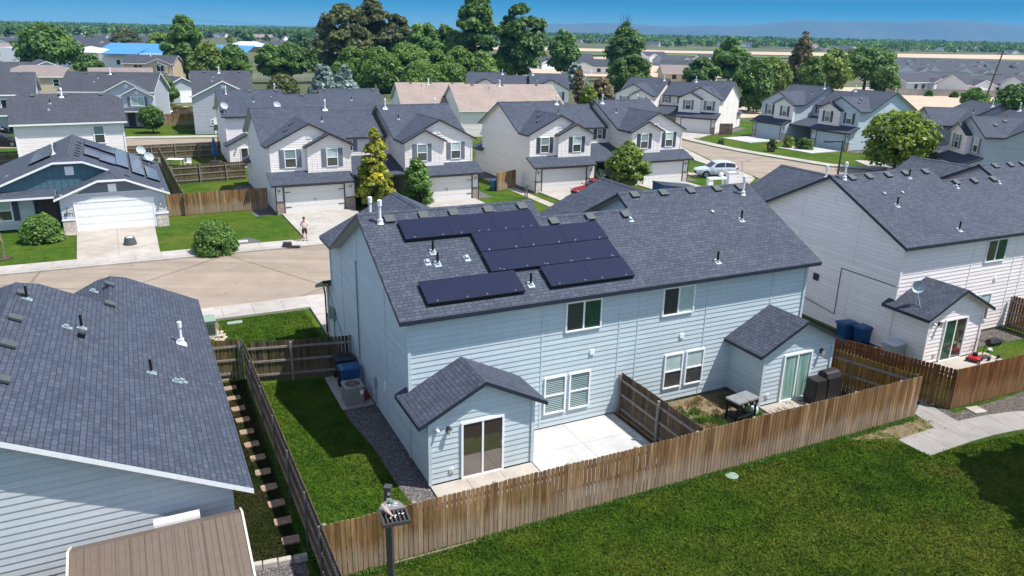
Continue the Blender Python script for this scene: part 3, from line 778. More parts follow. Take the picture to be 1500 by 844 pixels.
def roof_kit(roofo, vents, pipes, caps, flues):
    for x, y in vents: box_vent(roofo, (x, y, backz(y)), NB, UB)
    for x, y in pipes: pipe_vent(roofo, (x, y, backz(y)), NB, UB)
    for x, y in caps: cap_vent(roofo, (x, y, backz(y)), NB, UB)
    for x, y in flues: flue(roofo, (x, y, backz(y)), NB, UB)
VENTS = [(.68, 4.02), (1.98, 4.06), (3.15, 4.07), (4.56, 4.08), (6.0, 4.11), (6.92, 3.18), (8.58, 3.23), (10.22, 3.19), (11.32, 4.24), (12.77, 4.22), (14.21, 4.21), (15.64, 4.2), (16.93, 4.17)]
def front_kit(roofo, W=DW):
    """vents on the street side slopes"""
    fz = lambda y: DZR-(y-DYR)*SL
    for x, y in ((5.9, 5.0), (W-5.9, 5.0)): flue(roofo, (x, y, fz(y)), NFr, UFr, .8)
    for x, y in ((5.2, 6.6), (W-5.2, 6.6)): pipe_vent(roofo, (x, y, fz(y)), NFr, UFr)
    nw = Vector((-SL, 0, 1)).normalized(); uw = Vector((1, 0, SL)).normalized()
    for x, y in ((2.3, 8.2), (1.6, 9.4)):
        for mir in (0, 1):
            xx = W-x if mir else x; zz = DZE+(x+DO)*SL
            n, u = (nw, uw) if not mir else (Vector((SL, 0, 1)).normalized(), Vector((-1, 0, SL)).normalized())
            box_vent(roofo, (xx, y, zz), n, u)

# ------------------------------------------------------------------ main house
house, hroof = duplex('duplex_house', 'pale blue two-storey duplex with rooftop solar panels, behind the long plank fence', 'house', (X0, Y0), TH,
    'blue_siding', fascia='trim_dark', door='door_blue', stone='brick_red', shutter='shutter_dark',
    detail=dict(slider0=('glass_brown', 'glass_brown'), slider1=('glass_curtain', 'glass_curtain'), up0=('glass_dim', 'glass_green'), up1=('glass_dim', 'glass_shade'),
                low0=('glass_teal', 'glass_teal'), low1=('glass_dim', 'glass_shade')))
roof_kit(hroof, VENTS, [(1.70, 2.32), (1.67, 1.77), (4.57, .40), (15.52, 2.30), (12.70, .32)], [(1.35, 1.87), (2.80, 1.86), (10.30, 2.91), (14.40, 2.84)], [(.30, 3.86), (16.74, 3.7)])
def fl2(x, y, z, h_=.75): flue(hroof, (x, y, z), NFr, UFr, h_)
fl2(.35, 5.3, DZR-.43); 
def panel(x0, x1, y0, y1):
    m = MB(); off = .16
    P = lambda x, y, o: Vector((x, y, backz(y)))+NB*o
    m.obox(P(x0, y0, off-.05), Vector((x1-x0, 0, 0)), Vector((0, y1-y0, (y1-y0)*SL)), NB*.05)
    o = m.build('solar_panel', M['black_metal'], hroof)
    g = MB(); e = .007
    g.poly([P(x0+e, y0+e, off+.003), P(x1-e, y0+e, off+.003), P(x1-e, y1-e, off+.003), P(x0+e, y1-e, off+.003)])
    g.build('cell_sheet', M['solar'], o)
    c = MB()
    for x in (x0+.35, x1-.35):
        for y in (y0, y1): c.box(x-.025, x+.025, y-.02, y+.02, backz(y)+off+.02, backz(y)+off+.035)
        for y in (y0+.12, y1-.12): c.obox(P(x, y, 0), (.03, 0, 0), (0, .06, .03), NB*(off-.05))
    c.build('panel_clamp', M['galv'], o)
for (xs, xe, k, y0, y1) in ((.89, 6.16, 3, 2.87, 3.82), (3.33, 8.63, 3, 1.96, 2.87), (3.33, 8.60, 3, 1.03, 1.94), (5.18, 8.64, 2, .08, 1.01), (.67, 4.17, 2, .05, .99)):
    w = (xe-xs)/k
    for i in range(k): panel(xs+i*w+.004, xs+(i+1)*w-.004, y0+.004, y1-.004)
sk = Each()   # black skirt along the lower edges of the panel rows
for x0, x1, y in ((.69, 4.15, .05), (5.2, 8.62, .08), (.91, 3.3, 2.87)): sk.obox(Vector((x0, y-.02, backz(y)+.03)), (x1-x0, 0, 0), (0, .02, .01), (0, 0, .10))
sk.build('panel_skirt', M['black_metal'], hroof)
# left gable wall fittings
u = MB(); u.path([(-.04, 6.35, 5.3), (-.04, 6.35, 1.2)], .028, 6); u.build('cable_conduit', M['galv'], house)
u = MB(); u.box(-.16, 0, 11.2, 11.5, 1.2, 1.75); u.tube((-.12, 11.35, 1.75), (-.12, 11.35, 3.0), .03, n=6); u.build('electric_meter', M['galv'], house)
u = MB(); u.box(-.12, 0, 10.55, 10.8, 1.3, 1.9); u.tube((-.07, 10.67, .1), (-.07, 10.67, 1.3), .025, n=6); u.build('disconnect_box', M['green_box'], house)
u = MB(); u.box(-.05, 0, 2.75, 2.9, 1.35, 1.65); u.build('wall_vent', M['vinyl'], house)
u = MB(); u.box(-.10, 0, 3.95, 4.05, .95, 1.35); u.path([(-.06, 4.0, .95), (-.06, 4.0, .1)], .02, 5); u.build('disconnect_box', M['galv'], house)
u = MB(); u.path([(-.03, 11.9, 2.6), (-.03, 9.2, .9)], .012, 4); u.build('wall_cable', M['trim_black'], house)

# ------------------------------------------------------------------ white duplex to the right
X1, Y1, TH1 = 17.58, 32.83, .4404
house2, r2 = duplex('duplex_house', 'white two-storey duplex right of the blue one, satellite dish on its low back roof', 'house', (X1, Y1), TH1,
    'white_siding', fascia='trim_dark', shutter='shutter_dark', detail=dict(slider0=('glass_green', 'glass_brown'), up0=('glass_dim', 'glass_green'), low0=('glass_dim', 'glass_shade')))
roof_kit(r2, [(.75, 4.14), (1.93, 4.14), (3.26, 4.14), (4.53, 4.17), (6.03, 4.18), (7.26, 3.24), (8.67, 3.24), (10.2, 3.24), (11.62, 4.2), (12.92, 4.2), (14.0, 4.2)],
         [(1.72, 2.12), (3.84, .25), (4.53, 3.9)], [(1.70, 2.88), (2.9, 2.84), (6.98, 2.94), (10.37, 2.99)], [(.19, 4.07)])
flue(r2, (.3, 5.3, DZR-.43), NFr, UFr, .7)
dish(r2, (.15, -.9, 2.72), (-.9, -.8, .35), .29)
u = MB(); u.box(-.08, 0, 4.5, 4.82, 2.15, 2.5); u.build('wall_vent', M['trim_black'], house2)
u = MB(); u.path([(-.03, 3.2, .8), (-.03, 3.2, 3.2), (-.03, -.1, 3.2)], .018, 5); u.path([(-.03, 3.2, .8), (-.03, 9.0, 1.5)], .018, 5); u.build('wall_cable', M['trim_black'], house2)
u = MB(); u.box(-.035, 0, 4.2, 4.46, 6.25, 6.65); u.box(-.045, -.035, 4.27, 4.39, 6.3, 6.6); u.build('gable_vent', M['white_siding'], house2)
u = MB(); u.box(-.03, 0, 3.6, 3.8, 5.2, 5.45); u.build('wall_vent', M['white_siding'], house2)
u = MB(); u.box(-.12, 0, 8.2, 8.4, 1.3, 1.7); u.tube((-.06, 8.3, .1), (-.06, 8.3, 1.3), .03, n=6); u.box(-.1, 0, 7.2, 7.35, 1.0, 1.2); u.tube((-.05, 7.3, .1), (-.05, 7.3, 1.0), .02, n=6); u.build('electric_meter', M['galv'], house2)

# ------------------------------------------------------------------ the other duplexes
DG = dict(fascia='trim_black', soffit='soffit')
hs = []
for lab, x, y, t, sid, kw in (
    ('beige two-storey duplex across the street, man standing on its driveway', -8.83, 76.86, 3.6166, 'beige_siding', dict(strap=True)),
    ('cream two-storey duplex across the street with a red car at its garage', 12.10, 87.71, 3.594, 'cream_siding', dict(shutter='shutter_dark', stone='brick_pale')),
    ('cream two-storey duplex at the end of the street, in front of the round dark trees', 36.82, 128.54, 2.6023, 'cream_siding', dict(shutter='shutter')),
    ('blue-grey two-storey duplex with two blue garage doors facing the street bend', 55.2, 107.8, 2.0659, 'steel_siding', dict(gable='beige_siding', door='door_blue', stone='brick_red', shutter='shutter_dark')),
    ('pale grey duplex behind the lime-green tree, right edge of the view', 57.7, 75.64, 1.5044, 'grey_siding', dict(gable='beige_siding', shutter='shutter')),
    ('cream duplex with dark shutters behind the long tan roof', 8.69, 144.74, 3.1642, 'cream_siding', dict(shutter='shutter_dark')),
    ('white duplex turned away from the street, behind the beige duplex', -30.38, 80.45, .4412, 'white_siding', {})):
    o, ro = duplex('duplex_house', lab, 'house', (x, y), t, sid, group='two-storey duplexes around the street', **DG, **kw)
    hs.append((o, ro)); front_kit(ro)
    roof_kit(ro, VENTS[::2], [(3.2, 2.2), (13.9, 2.2)], [(5.2, 2.9)], [(.6, 3.6)])
dish(hs[6][1], (.05, .35, 5.5), (.3, -1, .5), .4)
dish(hs[6][1], (5.4, .25, 5.5), (.3, -1, .5), .4)
# ------------------------------------------------------------------ ranch houses with clipped gables
def ranch(name, label, loc, rz, mir, wg, o, of, ze, s, xm, xg, yb, ymf, kg, km, siding, gable, gable2, roof, sol=None, group=None):
    h = thing(name, label, 'house', (loc[0], loc[1], 0), rz, group)
    X = (lambda x: -x) if mir else (lambda x: x)
    def Q(p): p = [(X(a), b, c) for a, b, c in p]; return p[::-1] if mir else p
    E = wg+o; z = lambda x: ze+s*(E-x); xl = 2*xm-E; zm, zg = z(xm), z(xg); el = 2*xg-E
    r = MB(); t = .15
    r.slab(Q([(E, -of, ze), (E, yb, ze), (xm, yb, zm), (xm, ymf+km, zm), (xm+km, ymf, z(xm+km)), (xg, ymf, zg), (xg, -of+kg, zg), (xg+kg, -of, z(xg+kg))]), t)
    r.slab(Q([(xg, ymf, zg), (el, ymf, ze), (el, -of, ze), (xg-kg, -of, z(xg+kg)), (xg, -of+kg, zg)]), t)
    r.slab(Q([(xg-kg, -of, z(xg+kg)), (xg+kg, -of, z(xg+kg)), (xg, -of+kg, zg)]), t)
    r.slab(Q([(xm, ymf+km, zm), (xm, yb, zm), (xl, yb, ze), (xl, ymf, ze), (xm-km, ymf, z(xm+km))]), t)
    r.slab(Q([(xm-km, ymf, z(xm+km)), (xm+km, ymf, z(xm+km)), (xm, ymf+km, zm)]), t)
    ro = r.build('roof', [M[roof], M['trim_white'], M['soffit']], h)
    for k in range(int((yb-ymf-2)/1.0)):           # ridge cap shingles read as one strip
        pass
    cp = MB()
    for sg in (-1, 1):
        a = [(xm, ymf+km, zm+.025), (xm, yb, zm+.025), (xm+sg*.15, yb, zm-.15*s+.012), (xm+sg*.15, ymf+km, zm-.15*s+.012)]
        cp.poly(Q(a if sg < 0 else a[::-1]))
        a = [(xg, -of+kg, zg+.025), (xg, ymf, zg+.025), (xg+sg*.15, ymf, zg-.15*s+.012), (xg+sg*.15, -of+kg, zg-.15*s+.012)]
        cp.poly(Q(a if sg < 0 else a[::-1]))
    cp.build('ridge_cap', M[roof], ro)
    w = MB()
    def lw(a, b, top, **k):
        a, b = (X(a[0]), a[1]), (X(b[0]), b[1])
        if mir:
            Lg = math.hypot(b[0]-a[0], b[1]-a[1]); a, b = b, a; top = [(Lg-q, zz) for q, zz in top[::-1]]
        lap_wall(w, a, b, top, **k)
    zt = ze-.1; B0 = yb-.35
    lw((wg, 0), (wg, B0), [(0, zt), (B0, zt)])
    lw((wg, B0), (xl+o, B0), [(0, ze+s*o-.1), (wg-xm, zm-.14), (2*(wg-xm), ze+s*o-.1)])
    lw((xl+o, B0), (xl+o, ymf+1.2), [(0, zt), (B0-ymf-1.2, zt)])
    wl = 2*xg-wg
    lw((wl, ymf+1.2), (wl, 0), [(0, zt), (ymf+1.2, zt)])
    w.build('wall', M[siding], h)
    w = MB()
    lw((wl, 0), (wg, 0), [(0, ze+s*o-.12), (wg-xg-kg, z(xg+kg)-.16), (wg-xg+kg, z(xg+kg)-.16), (2*(wg-xg), ze+s*o-.12)])
    w.build('garage_wall', M[siding], h)
    return h, ro, X, Q, z, E, xl, el, wl, w

P = dict(wg=6.607, o=.3227, of=.346, ze=2.506, s=.4192, xm=.693, xg=3.279, yb=14.525, ymf=1.76, kg=.864, km=.91)
h, ro, X, Q, z, E, xl, el, wl, _ = ranch('ranch_house', 'single-storey house with teal gable, white garage door and blue solar panels, across the street', (-31.17, 50.957), .4798, False,
    siding='ranch_siding', gable=0, gable2=0, roof='roof', **P)
# teal gable field, dark small gable, pent roof, entry wall
g = MB(); yy = P['ymf']+.36
def gpoly(m, x0, x1, y, zb, mi=0):
    """gable field under the main rakes, as a board wall"""
    zr = lambda x: min(z(P['xm']+abs(x-P['xm'])), z(P['xm']+P['km']))-.16
    xs = [x0, P['xm']-P['km'], P['xm']+P['km'], x1]
    m.poly([(x0, y, zb)]+[(x1, y, zb)]+[(x, y, max(zr(x), zb)) for x in xs[::-1]], mi)
    k = x0+.3
    while k < x1: 
        if zr(k) > zb+.1: m.box(k-.025, k+.025, y-.03, y, zb, zr(k))
        k += .42
gpoly(g, xl+.35, 5.2, yy, 2.55); g.build('front_gable', M['teal_siding'], h)
pr = MB(); pr.slab([(xl, P['ymf']-.75, 2.50), (el+.05, P['ymf']-.75, 2.50), (el+.05, yy-.01, 2.82), (xl, yy-.01, 2.82)], .14); pr.build('porch_roof', [M['roof'], M['trim_white'], M['soffit']], h)
fw = MB(); lap_wall(fw, (xl+.35, yy+.1), (-1.75, yy+.1), [(0, 2.6), (-1.75-xl-.35, 2.6)]); fw.build('front_wall', M['ranch_siding'], h)
en = MB(); en.box(-1.74, -.2, P['ymf']+1.3, P['ymf']+1.36, .1, 2.6); en.box(-1.8, -1.72, P['ymf']+.4, P['ymf']+1.34, .1, 2.6); en.build('entry_wall', M['dusk_siding'], h)
dr = MB(); dr.box(-1.35, -.42, P['ymf']+1.22, P['ymf']+1.3, .12, 2.15); dr.build('front_door', M['trim_brown'], h)
window(h, (-4.35, yy+.09, .75), (1, 0, 0), (0, -1, 0), 1.25, 1.5, 'hung', ('glass_dim', 'glass_shade'), 'vinyl', 'shutter_dark', fw=.09)
gv = MB(); gv.box(.45, 1.0, yy-.06, yy, 3.75, 4.35); gv.build('gable_vent', M['trim_white'], h)
sg = MB(); xg, kg = P['xg'], P['kg']; zk = z(xg+kg)-.17
sg.poly([(xg-2.3, -.03, 2.74), (xg+2.3, -.03, 2.74), (xg+kg, -.03, zk-.02), (xg-kg, -.03, zk-.02)]); sg.build('garage_gable', M['dusk_siding'], h)
bt = MB(); bt.box(0.02, 6.59, -.05, 0, 2.62, 2.76); bt.build('band_board', M['trim_grey'], h)
gv = MB(); gv.box(xg-.26, xg+.26, -.08, -.03, 2.78, 3.33); gv.box(xg-.19, xg+.19, -.09, -.08, 2.86, 3.26); gv.build('gable_vent', M['trim_white'], h)
garage_door(h, (.85, 0), (5.72, 0), .03, 2.08, 'door_white', 'trim_white', tw=.11)
st = Each(); st.box(-.05, .72, -.08, .3, 0, .95); st.box(5.85, 6.66, -.08, .3, 0, .95); st.build('brick_base', M['brick_pale'], h)
cp = Each(); cp.box(-.08, .74, -.12, .32, .95, 1.02); cp.box(5.84, 6.69, -.12, .32, .95, 1.02); cp.build('brick_cap', M['trim_white'], h)
wall_lamp(h, (.38, -.02, 1.75), (0, -1, 0)); wall_lamp(h, (6.2, -.02, 1.75), (0, -1, 0))
def text_mesh(name, body, size, mat, parent, loc, rot, ext=.006):
    cu = bpy.data.curves.new(name, 'FONT'); cu.body = body; cu.size = size; cu.extrude = ext; cu.align_x = 'CENTER'; cu.resolution_u = 2
    tmp = bpy.data.objects.new(name, cu); COL.objects.link(tmp)
    dg = bpy.context.evaluated_depsgraph_get(); me = bpy.data.meshes.new_from_object(tmp.evaluated_get(dg)); bpy.data.objects.remove(tmp)
    me.name = name; me.materials.clear(); me.materials.append(M[mat]); o = bpy.data.objects.new(name, me); COL.objects.link(o); o.parent = parent
    o.location = loc; o.rotation_euler = rot; return o
text_mesh('house_number', '6071', .3, 'trim_black', h, (.38, -.03, 1.28), (R(90), 0, 0))
# solar panels on both slopes, ridge vents
nR = Vector((P['s'], 0, 1)).normalized(); uR = Vector((-1, 0, P['s'])).normalized(); vR = uR.cross(nR)
nL = Vector((-P['s'], 0, 1)).normalized(); uL = Vector((1, 0, P['s'])).normalized()
def rpanel(x0, x1, y0, y1, right=True):
    zz = (lambda x: z(x)) if right else (lambda x: z(2*P['xm']-x)); n = nR if right else nL
    m = MB(); off = .15
    p = lambda x, y, o_: Vector((x, y, zz(x)))+n*o_
    m.obox(p(x0, y0, off-.05), Vector((x1-x0, 0, zz(x1)-zz(x0))), (0, y1-y0, 0), n*.05); o = m.build('solar_panel', M['black_metal'], ro)
    c = MB(); e = .02; c.poly([p(x0+e, y0+e, off+.003), p(x1-e, y0+e, off+.003), p(x1-e, y1-e, off+.003), p(x0+e, y1-e, off+.003)]); c.build('cell_sheet', M['solar'], o)
# fitted from the photograph: rows run down the right slope
def onR(px, py):
    d = ray(px, py); c, s_ = math.cos(.4798), math.sin(.4798)
    ox, oy = 31.17, -50.957; o = Vector((ox*c+oy*s_, -ox*s_+oy*c, CAM_H)); d = Vector((d[0]*c+d[1]*s_, -d[0]*s_+d[1]*c, d[2]))
    t = (z(o.x)-o.z)/(d.z+P['s']*d.x); q = o+d*t; return q.x, q.y
for a in ((1.55, 3.15, 9.2, 10.25), (3.2, 4.75, 9.2, 10.25), (1.75, 3.3, 7.3, 8.35), (3.35, 4.9, 7.6, 8.65), (4.8, 5.85, 7.35, 9.1), (5.0, 6.05, 5.55, 7.3), (4.78, 5.9, 9.2, 10.9), (5.1, 6.35, 3.9, 5.45)): pass
def span(a, b, c): return a, b, c
for quad in (((124.3, 206.8), (145.5, 220.5)), ((145.5, 212.5), (167, 228)), ((123.5, 219.5), (144.5, 234.5)), ((145.5, 227), (168, 243.5)), ((167.5, 219), (187.5, 248.5)), ((188, 227), (211, 259.5)), ((207.5, 231.5), (225, 241)), ((211, 246), (233.5, 267.5))):
    (xa, ya), (xb, yb2) = onR(*quad[0]), onR(*quad[1])
    rpanel(min(xa, xb)-.03, max(xa, xb)+.03, min(ya, yb2)-.05, max(ya, yb2)+.05, True)
for k in range(4): rpanel(-1.9, -.45, 5.2+k*1.75, 5.2+k*1.75+1.72, False)
for y in (3.4, 4.6, 5.9, 7.4, 9.0, 10.8): box_vent(ro, (P['xm']+.55, y, z(P['xm']+.55)), nR, uR)
box_vent(ro, (4.3, 1.2, z(4.3)), nR, uR)
flue(ro, (-.35, 6.2, z(2*P['xm']+.35)), nL, uL, .8)
pipe_vent(ro, (-3.9, 3.6, z(2*P['xm']+3.9)), nL, uL); cap_vent(ro, (-3.4, 5.0, z(2*P['xm']+3.4)), nL, uL)
dish(ro, (6.2, 10.6, z(6.2)), (.3, -1, .6), .4); dish(ro, (5.7, 13.2, z(5.7)), (.3, -1, .6), .4)

# near left house: same type seen from the back
P2 = dict(wg=6.08, o=.475, of=1.0, ze=2.579, s=.5032, xm=.7555, xg=3.3645, yb=14.859, ymf=3.122, kg=.513, km=.568)
P = P2
h, ro, X, Q, z, E, xl, el, wl, _ = ranch('ranch_house', 'low grey-blue house with a wide shingled roof in the near left corner', (-19.013, 27.041), 3.6058, True,
    siding='pale_siding', gable=0, gable2=0, roof='roof', **P)
w = MB(); w.poly([(X(5.2), P['ymf']+.4, 2.5), (X(xl+.4), P['ymf']+.4, 2.5), (X(P['xm']-.5), P['ymf']+.4, 5.2), (X(P['xm']+.5), P['ymf']+.4, 5.2)]); w.build('front_gable', M['slate_siding'], h)
garage_door(h, (X(5.7), -.02), (X(.85), -.02), .03, 2.08, 'door_white', 'trim_white')
nR2 = Vector((-P['s'], 0, 1)).normalized(); uR2 = Vector((1, 0, P['s'])).normalized()
def onS(px, py):
    d = ray(px, py); a = 3.6058; c, s_ = math.cos(a), math.sin(a)
    ox, oy = 19.013, -27.041; o = Vector((ox*c+oy*s_, -ox*s_+oy*c, CAM_H)); d = Vector((d[0]*c+d[1]*s_, -d[0]*s_+d[1]*c, d[2]))
    # slope: z = ze+s*(E+x)   (mirrored x)
    t = (P['ze']+P['s']*(E+o.x)-o.z)/(d.z-P['s']*d.x); q = o+d*t; return q
for px, py in ((33, 432), (21, 468), (11, 507), (1, 558), (159, 418), (160, 447)): box_vent(ro, onS(px, py), nR2, uR2)
for px, py in ((120, 480.5), (222, 546), (40, 438)): pipe_vent(ro, onS(px, py), nR2, uR2, .45)
for px, py in ((99, 480), (138, 427), (260, 559), (268, 559)): cap_vent(ro, onS(px, py), nR2, uR2)
flue(ro, onS(266, 503), nR2, uR2, .75)
o_ = onS(119, 494); b_ = MB(); b_.obox(o_+nR2*.0-Vector((.1, .1, 0)), (.2, 0, .1), (0, .2, 0), nR2*.1); b_.build('exhaust_cap', M['black_metal'], ro)

# ------------------------------------------------------------------ general gabled house
def gable_house(label, loc, rz, w, d, ze, slope=.5, ridge='x', siding='white_siding', roof='roof_far', fascia='trim_white', clip=0, cross=None, wins=(), door=None, porch=None, name='gabled_house', cat='house', group=None, ov=.4, lap=.2, gsid=None, flues=1, side_wins=(), lapped=True):
    h = thing(name, label, cat, (loc[0], loc[1], 0), rz, group); t = .16
    half = (d if ridge == 'x' else w)/2; zr = ze+(half+ov)*slope; k = clip; zt = ze+ov*slope-.18
    r = MB(); sw = (lambda p: p) if ridge == 'x' else (lambda p: [(b, a, c) for a, b, c in p][::-1])
    L1, D1 = (w, d) if ridge == 'x' else (d, w)
    A = D1/2; zc = zr-k*slope
    r.slab(sw([(-ov, -ov, ze), (L1+ov, -ov, ze)]+([(L1+ov, A-k, zc), (L1+ov-k, A, zr), (-ov+k, A, zr), (-ov, A-k, zc)] if k else [(L1+ov, A, zr), (-ov, A, zr)])), t)
    r.slab(sw(([(L1+ov, A, zr)] if not k else [(L1+ov-k, A, zr), (L1+ov, A+k, zc)])+[(L1+ov, D1+ov, ze), (-ov, D1+ov, ze)]+([(-ov, A, zr)] if not k else [(-ov, A+k, zc), (-ov+k, A, zr)])), t)
    if k:
        r.slab(sw([(L1+ov, A-k, zc), (L1+ov, A+k, zc), (L1+ov-k, A, zr)]), t)
        r.slab(sw([(-ov, A+k, zc), (-ov, A-k, zc), (-ov+k, A, zr)]), t)
    m = MB(); pk = [(0, zt), (A-k, zc-.16), (A+k, zc-.16), (D1, zt)] if k else [(0, zt), (A, zr-.18), (D1, zt)]
    fl = lambda ln: [(0, zt-.05), (ln, zt-.05)]
    tops = {0: fl(w), 1: pk, 2: fl(w), 3: pk} if ridge == 'x' else {0: pk, 1: fl(d), 2: pk, 3: fl(d)}
    for i, (a, b) in enumerate((((0, 0), (w, 0)), ((w, 0), (w, d)), ((w, d), (0, d)), ((0, d), (0, 0)))): lap_wall(m, a, b, tops[i], z0=.05, lap=lap)
    for cr in (cross or []):
        xc, hw, pr, zc2 = cr[:4]; lw_ = hw-.3; zz = zc2+.3*slope-.18
        zrr = zc2+hw*slope
        yk = (zrr-ze)/slope-ov if ridge == 'x' else 1.0
        r.slab([(xc-hw, -pr-.35, zc2), (xc, -pr-.35, zrr), (xc, yk, zrr), (xc-hw, (zc2-ze)/slope-ov if ridge == 'x' else 1.0, zc2)], t)
        r.slab([(xc, -pr-.35, zrr), (xc+hw, -pr-.35, zc2), (xc+hw, (zc2-ze)/slope-ov if ridge == 'x' else 1.0, zc2), (xc, yk, zrr)], t)
        g = MB(); lap_wall(g, (xc-lw_, -pr), (xc+lw_, -pr), [(0, zz), (lw_, zrr-.18), (2*lw_, zz)], z0=cr[4] if len(cr) > 4 else .05, lap=lap)
        lap_wall(g, (xc-lw_, .3), (xc-lw_, -pr), [(0, zz), (pr+.3, zz)], z0=cr[4] if len(cr) > 4 else .05, lap=lap); lap_wall(g, (xc+lw_, -pr), (xc+lw_, .3), [(0, zz), (pr+.3, zz)], z0=cr[4] if len(cr) > 4 else .05, lap=lap)
        g.build('front_gable', M[gsid or siding], h)
        v = MB(); v.box(xc-.22, xc+.22, -pr-.05, -pr, zrr-1.05, zrr-.6); v.build('gable_vent', M['trim_white'], h)
    ro = r.build('roof', [M[roof], M[fascia], M['soffit']], h); m.build('wall', M[siding], h)
    cb = Each()
    for x in (0, w):
        for y in (0, d): corner_board(cb, x, y, .05, zt-.1, .12)
    cb.build('corner_trim', M[fascia] if fascia == 'trim_white' else M[siding], h)
    for wn in wins:
        x, zb, ww, hh = wn[:4]; y = wn[4] if len(wn) > 4 else 0
        window(h, (x, y, zb), (1, 0, 0), (0, -1, 0), ww, hh, wn[6] if len(wn) > 6 else 'hung', wn[5] if len(wn) > 5 else ('glass_dim', 'glass_teal'), 'vinyl', wn[7] if len(wn) > 7 else None, fw=.09)
    for sd, y, zb, ww, hh in side_wins:
        if sd == 'l': window(h, (0, y+ww, zb), (0, -1, 0), (-1, 0, 0), ww, hh, 'hung', fw=.08)
        else: window(h, (w, y, zb), (0, 1, 0), (1, 0, 0), ww, hh, 'hung', fw=.08)
    if door:
        x0, x1, hh, mt, yy = door; garage_door(h, (x0, yy), (x1, yy), .03, hh, mt, 'trim_white')
    if porch:
        x0, x1, dp, zz = porch
        p = MB(); p.slab([(x0, -dp, zz), (x1, -dp, zz), (x1, -.02, zz+dp*.35), (x0, -.02, zz+dp*.35)], t); p.build('porch_roof', [M[roof], M[fascia], M['soffit']], h)
        c = MB(); 
        for x in (x0+.25, x1-.25): c.box(x-.15, x+.15, -dp+.15, -dp+.45, 0, zz-.1)
        c.build('porch_post', M['trim_white'], h)
        c = MB(); c.box(x0+1.2, x0+2.2, -.06, 0, .1, 2.2); c.build('front_door', M['trim_black'], h)
    if flues and ridge == 'x':
        n = Vector((0, -slope, 1)).normalized(); u = Vector((0, 1, slope)).normalized(); zf = lambda y: ze+(y+ov)*slope
        flue(ro, (w*.47, A-.6, zf(A-.6)), n, u, .8, .1)
        for q in (.2, .5, .85): box_vent(ro, (w*q, A-.35, zf(A-.35)), n, u)
        pipe_vent(ro, (w*.35, A-1.6, zf(A-1.6)), n, u); cap_vent(ro, (w*.33, A-2.6, zf(A-2.6)), n, u)
    return h, ro

def face2(p0, p1):
    """pose from the two lower front corners in the photograph: origin, turn, width"""
    a, b = Vector(p0[:2]), Vector(p1[:2]); d = b-a; return a, math.atan2(d.y, d.x), d.length
# two-storey white house right behind the ranch
a, rz, wd = face2(G(19.9, 182.4, 5.0), G(179.1, 177.2, 5.0))
gable_house('white two-storey house showing its long plain side with one window, behind the ranch house', a, rz, wd, 8.6, 5.0, .52, 'x', 'white_siding', clip=1.1,
    wins=[(wd*.705, 2.9, 1.0, 1.75, 0, ('glass_dim', 'glass_teal'))], roof='roof_far')
# grey house with porch at the far side of the next street
a, rz, wd = face2(G(97, 186), G(229, 186)); 
gable_house('grey two-storey house with front porch and twin white-edged gables, beyond the white house', a, rz, wd, 9, 5.0, .52, 'x', 'grey_siding', cross=[(wd*.74, 3.2, .8, 5.0, 2.4), (wd*.86, 2.3, 1.5, 4.6, 2.4)], gsid='ranch_siding',
    wins=[(wd*.86-.95, 3.1, 1.9, 1.35, -1.5, ('glass_shade', 'glass_shade'), 'slide', 'shutter'), (wd*.6, 3.4, .7, 1.1, -.8), (wd*.2, 3.0, 1.2, 1.3), (wd*.2, .8, 1.2, 1.4)], porch=(wd*.6, wd*1.02, 2.6, 2.5))
a, rz, wd = face2(G(-75, 197), G(58, 193))
gable_house('dark-roofed two-storey house cut off by the left edge of the view', a, rz, wd, 9, 5.0, .55, 'x', 'steel_siding', wins=[(wd*.62, 3.1, 1.6, 1.3, 0, ('glass', 'glass'), 'slide'), (wd*.8, 3.1, 1.8, 1.3, 0, ('glass', 'glass'), 'slide'), (wd*.78, .9, 1.6, 1.3)], porch=(wd*.55, wd*.8, 2.2, 2.5))
a, rz, wd = face2(G(292, 196), G(372, 194))
gable_house('slate-grey two-storey house with white rakes beside the white duplex', a, rz, wd*1.02, 12, 5.0, .5, 'x', 'grey_siding', cross=[(wd*.5, 4.4, .9, 5.0)], wins=[(wd*.36, 3.2, .9, 1.4, -.9), (wd*.22, 1.2, .5, .8, -.9)], door=(wd*.3, wd*.62, 2.1, 'door_white', -.9))
a, rz, wd = face2(G(246, 152), G(292, 150))
gable_house('grey garage house half hidden behind the dark round tree', a, rz, wd, 14, 3.2, .5, 'y', 'grey_siding', door=(wd*.42, wd*.86, 2.2, 'door_white', 0), flues=0)
a, rz, wd = face2(G(184, 121), G(256, 122))
gable_house('brown two-storey house with a white gabled bay window, in front of the blue-roofed school', a, rz, wd, 9, 5.0, .42, 'x', 'tan_siding', cross=[(wd*.72, 3.4, .5, 4.9), (wd*.77, 1.9, 1.1, 4.5, 2.6)], gsid='tan_siding',
    wins=[(wd*.2, 3.2, 2.4, 1.5, 0, ('glass', 'glass_dim'), 'slide'), (wd*.77-1, 3.0, 2.0, 1.7, -1.1, ('glass', 'glass'), 'slide')], door=(wd*.65, wd*.95, 2.1, 'door_white', -.5))
a, rz, wd = face2(G(135, 137), G(226, 136)); gable_house('low house with a plain brown roof between two-storey houses', a, rz, wd, 11, 2.9, .4, 'x', 'tan_siding', roof='roof_brown', flues=0)
a, rz, wd = face2(G(24, 149), G(100, 148)); gable_house('tan house with one small window behind the purple-leaved tree', a, rz, wd, 10, 4.6, .36, 'x', 'tan_siding', roof='roof_brown', clip=1.6, wins=[(wd*.76, 2.7, 1.1, 1.5, 0, ('glass', 'glass'))], flues=0)
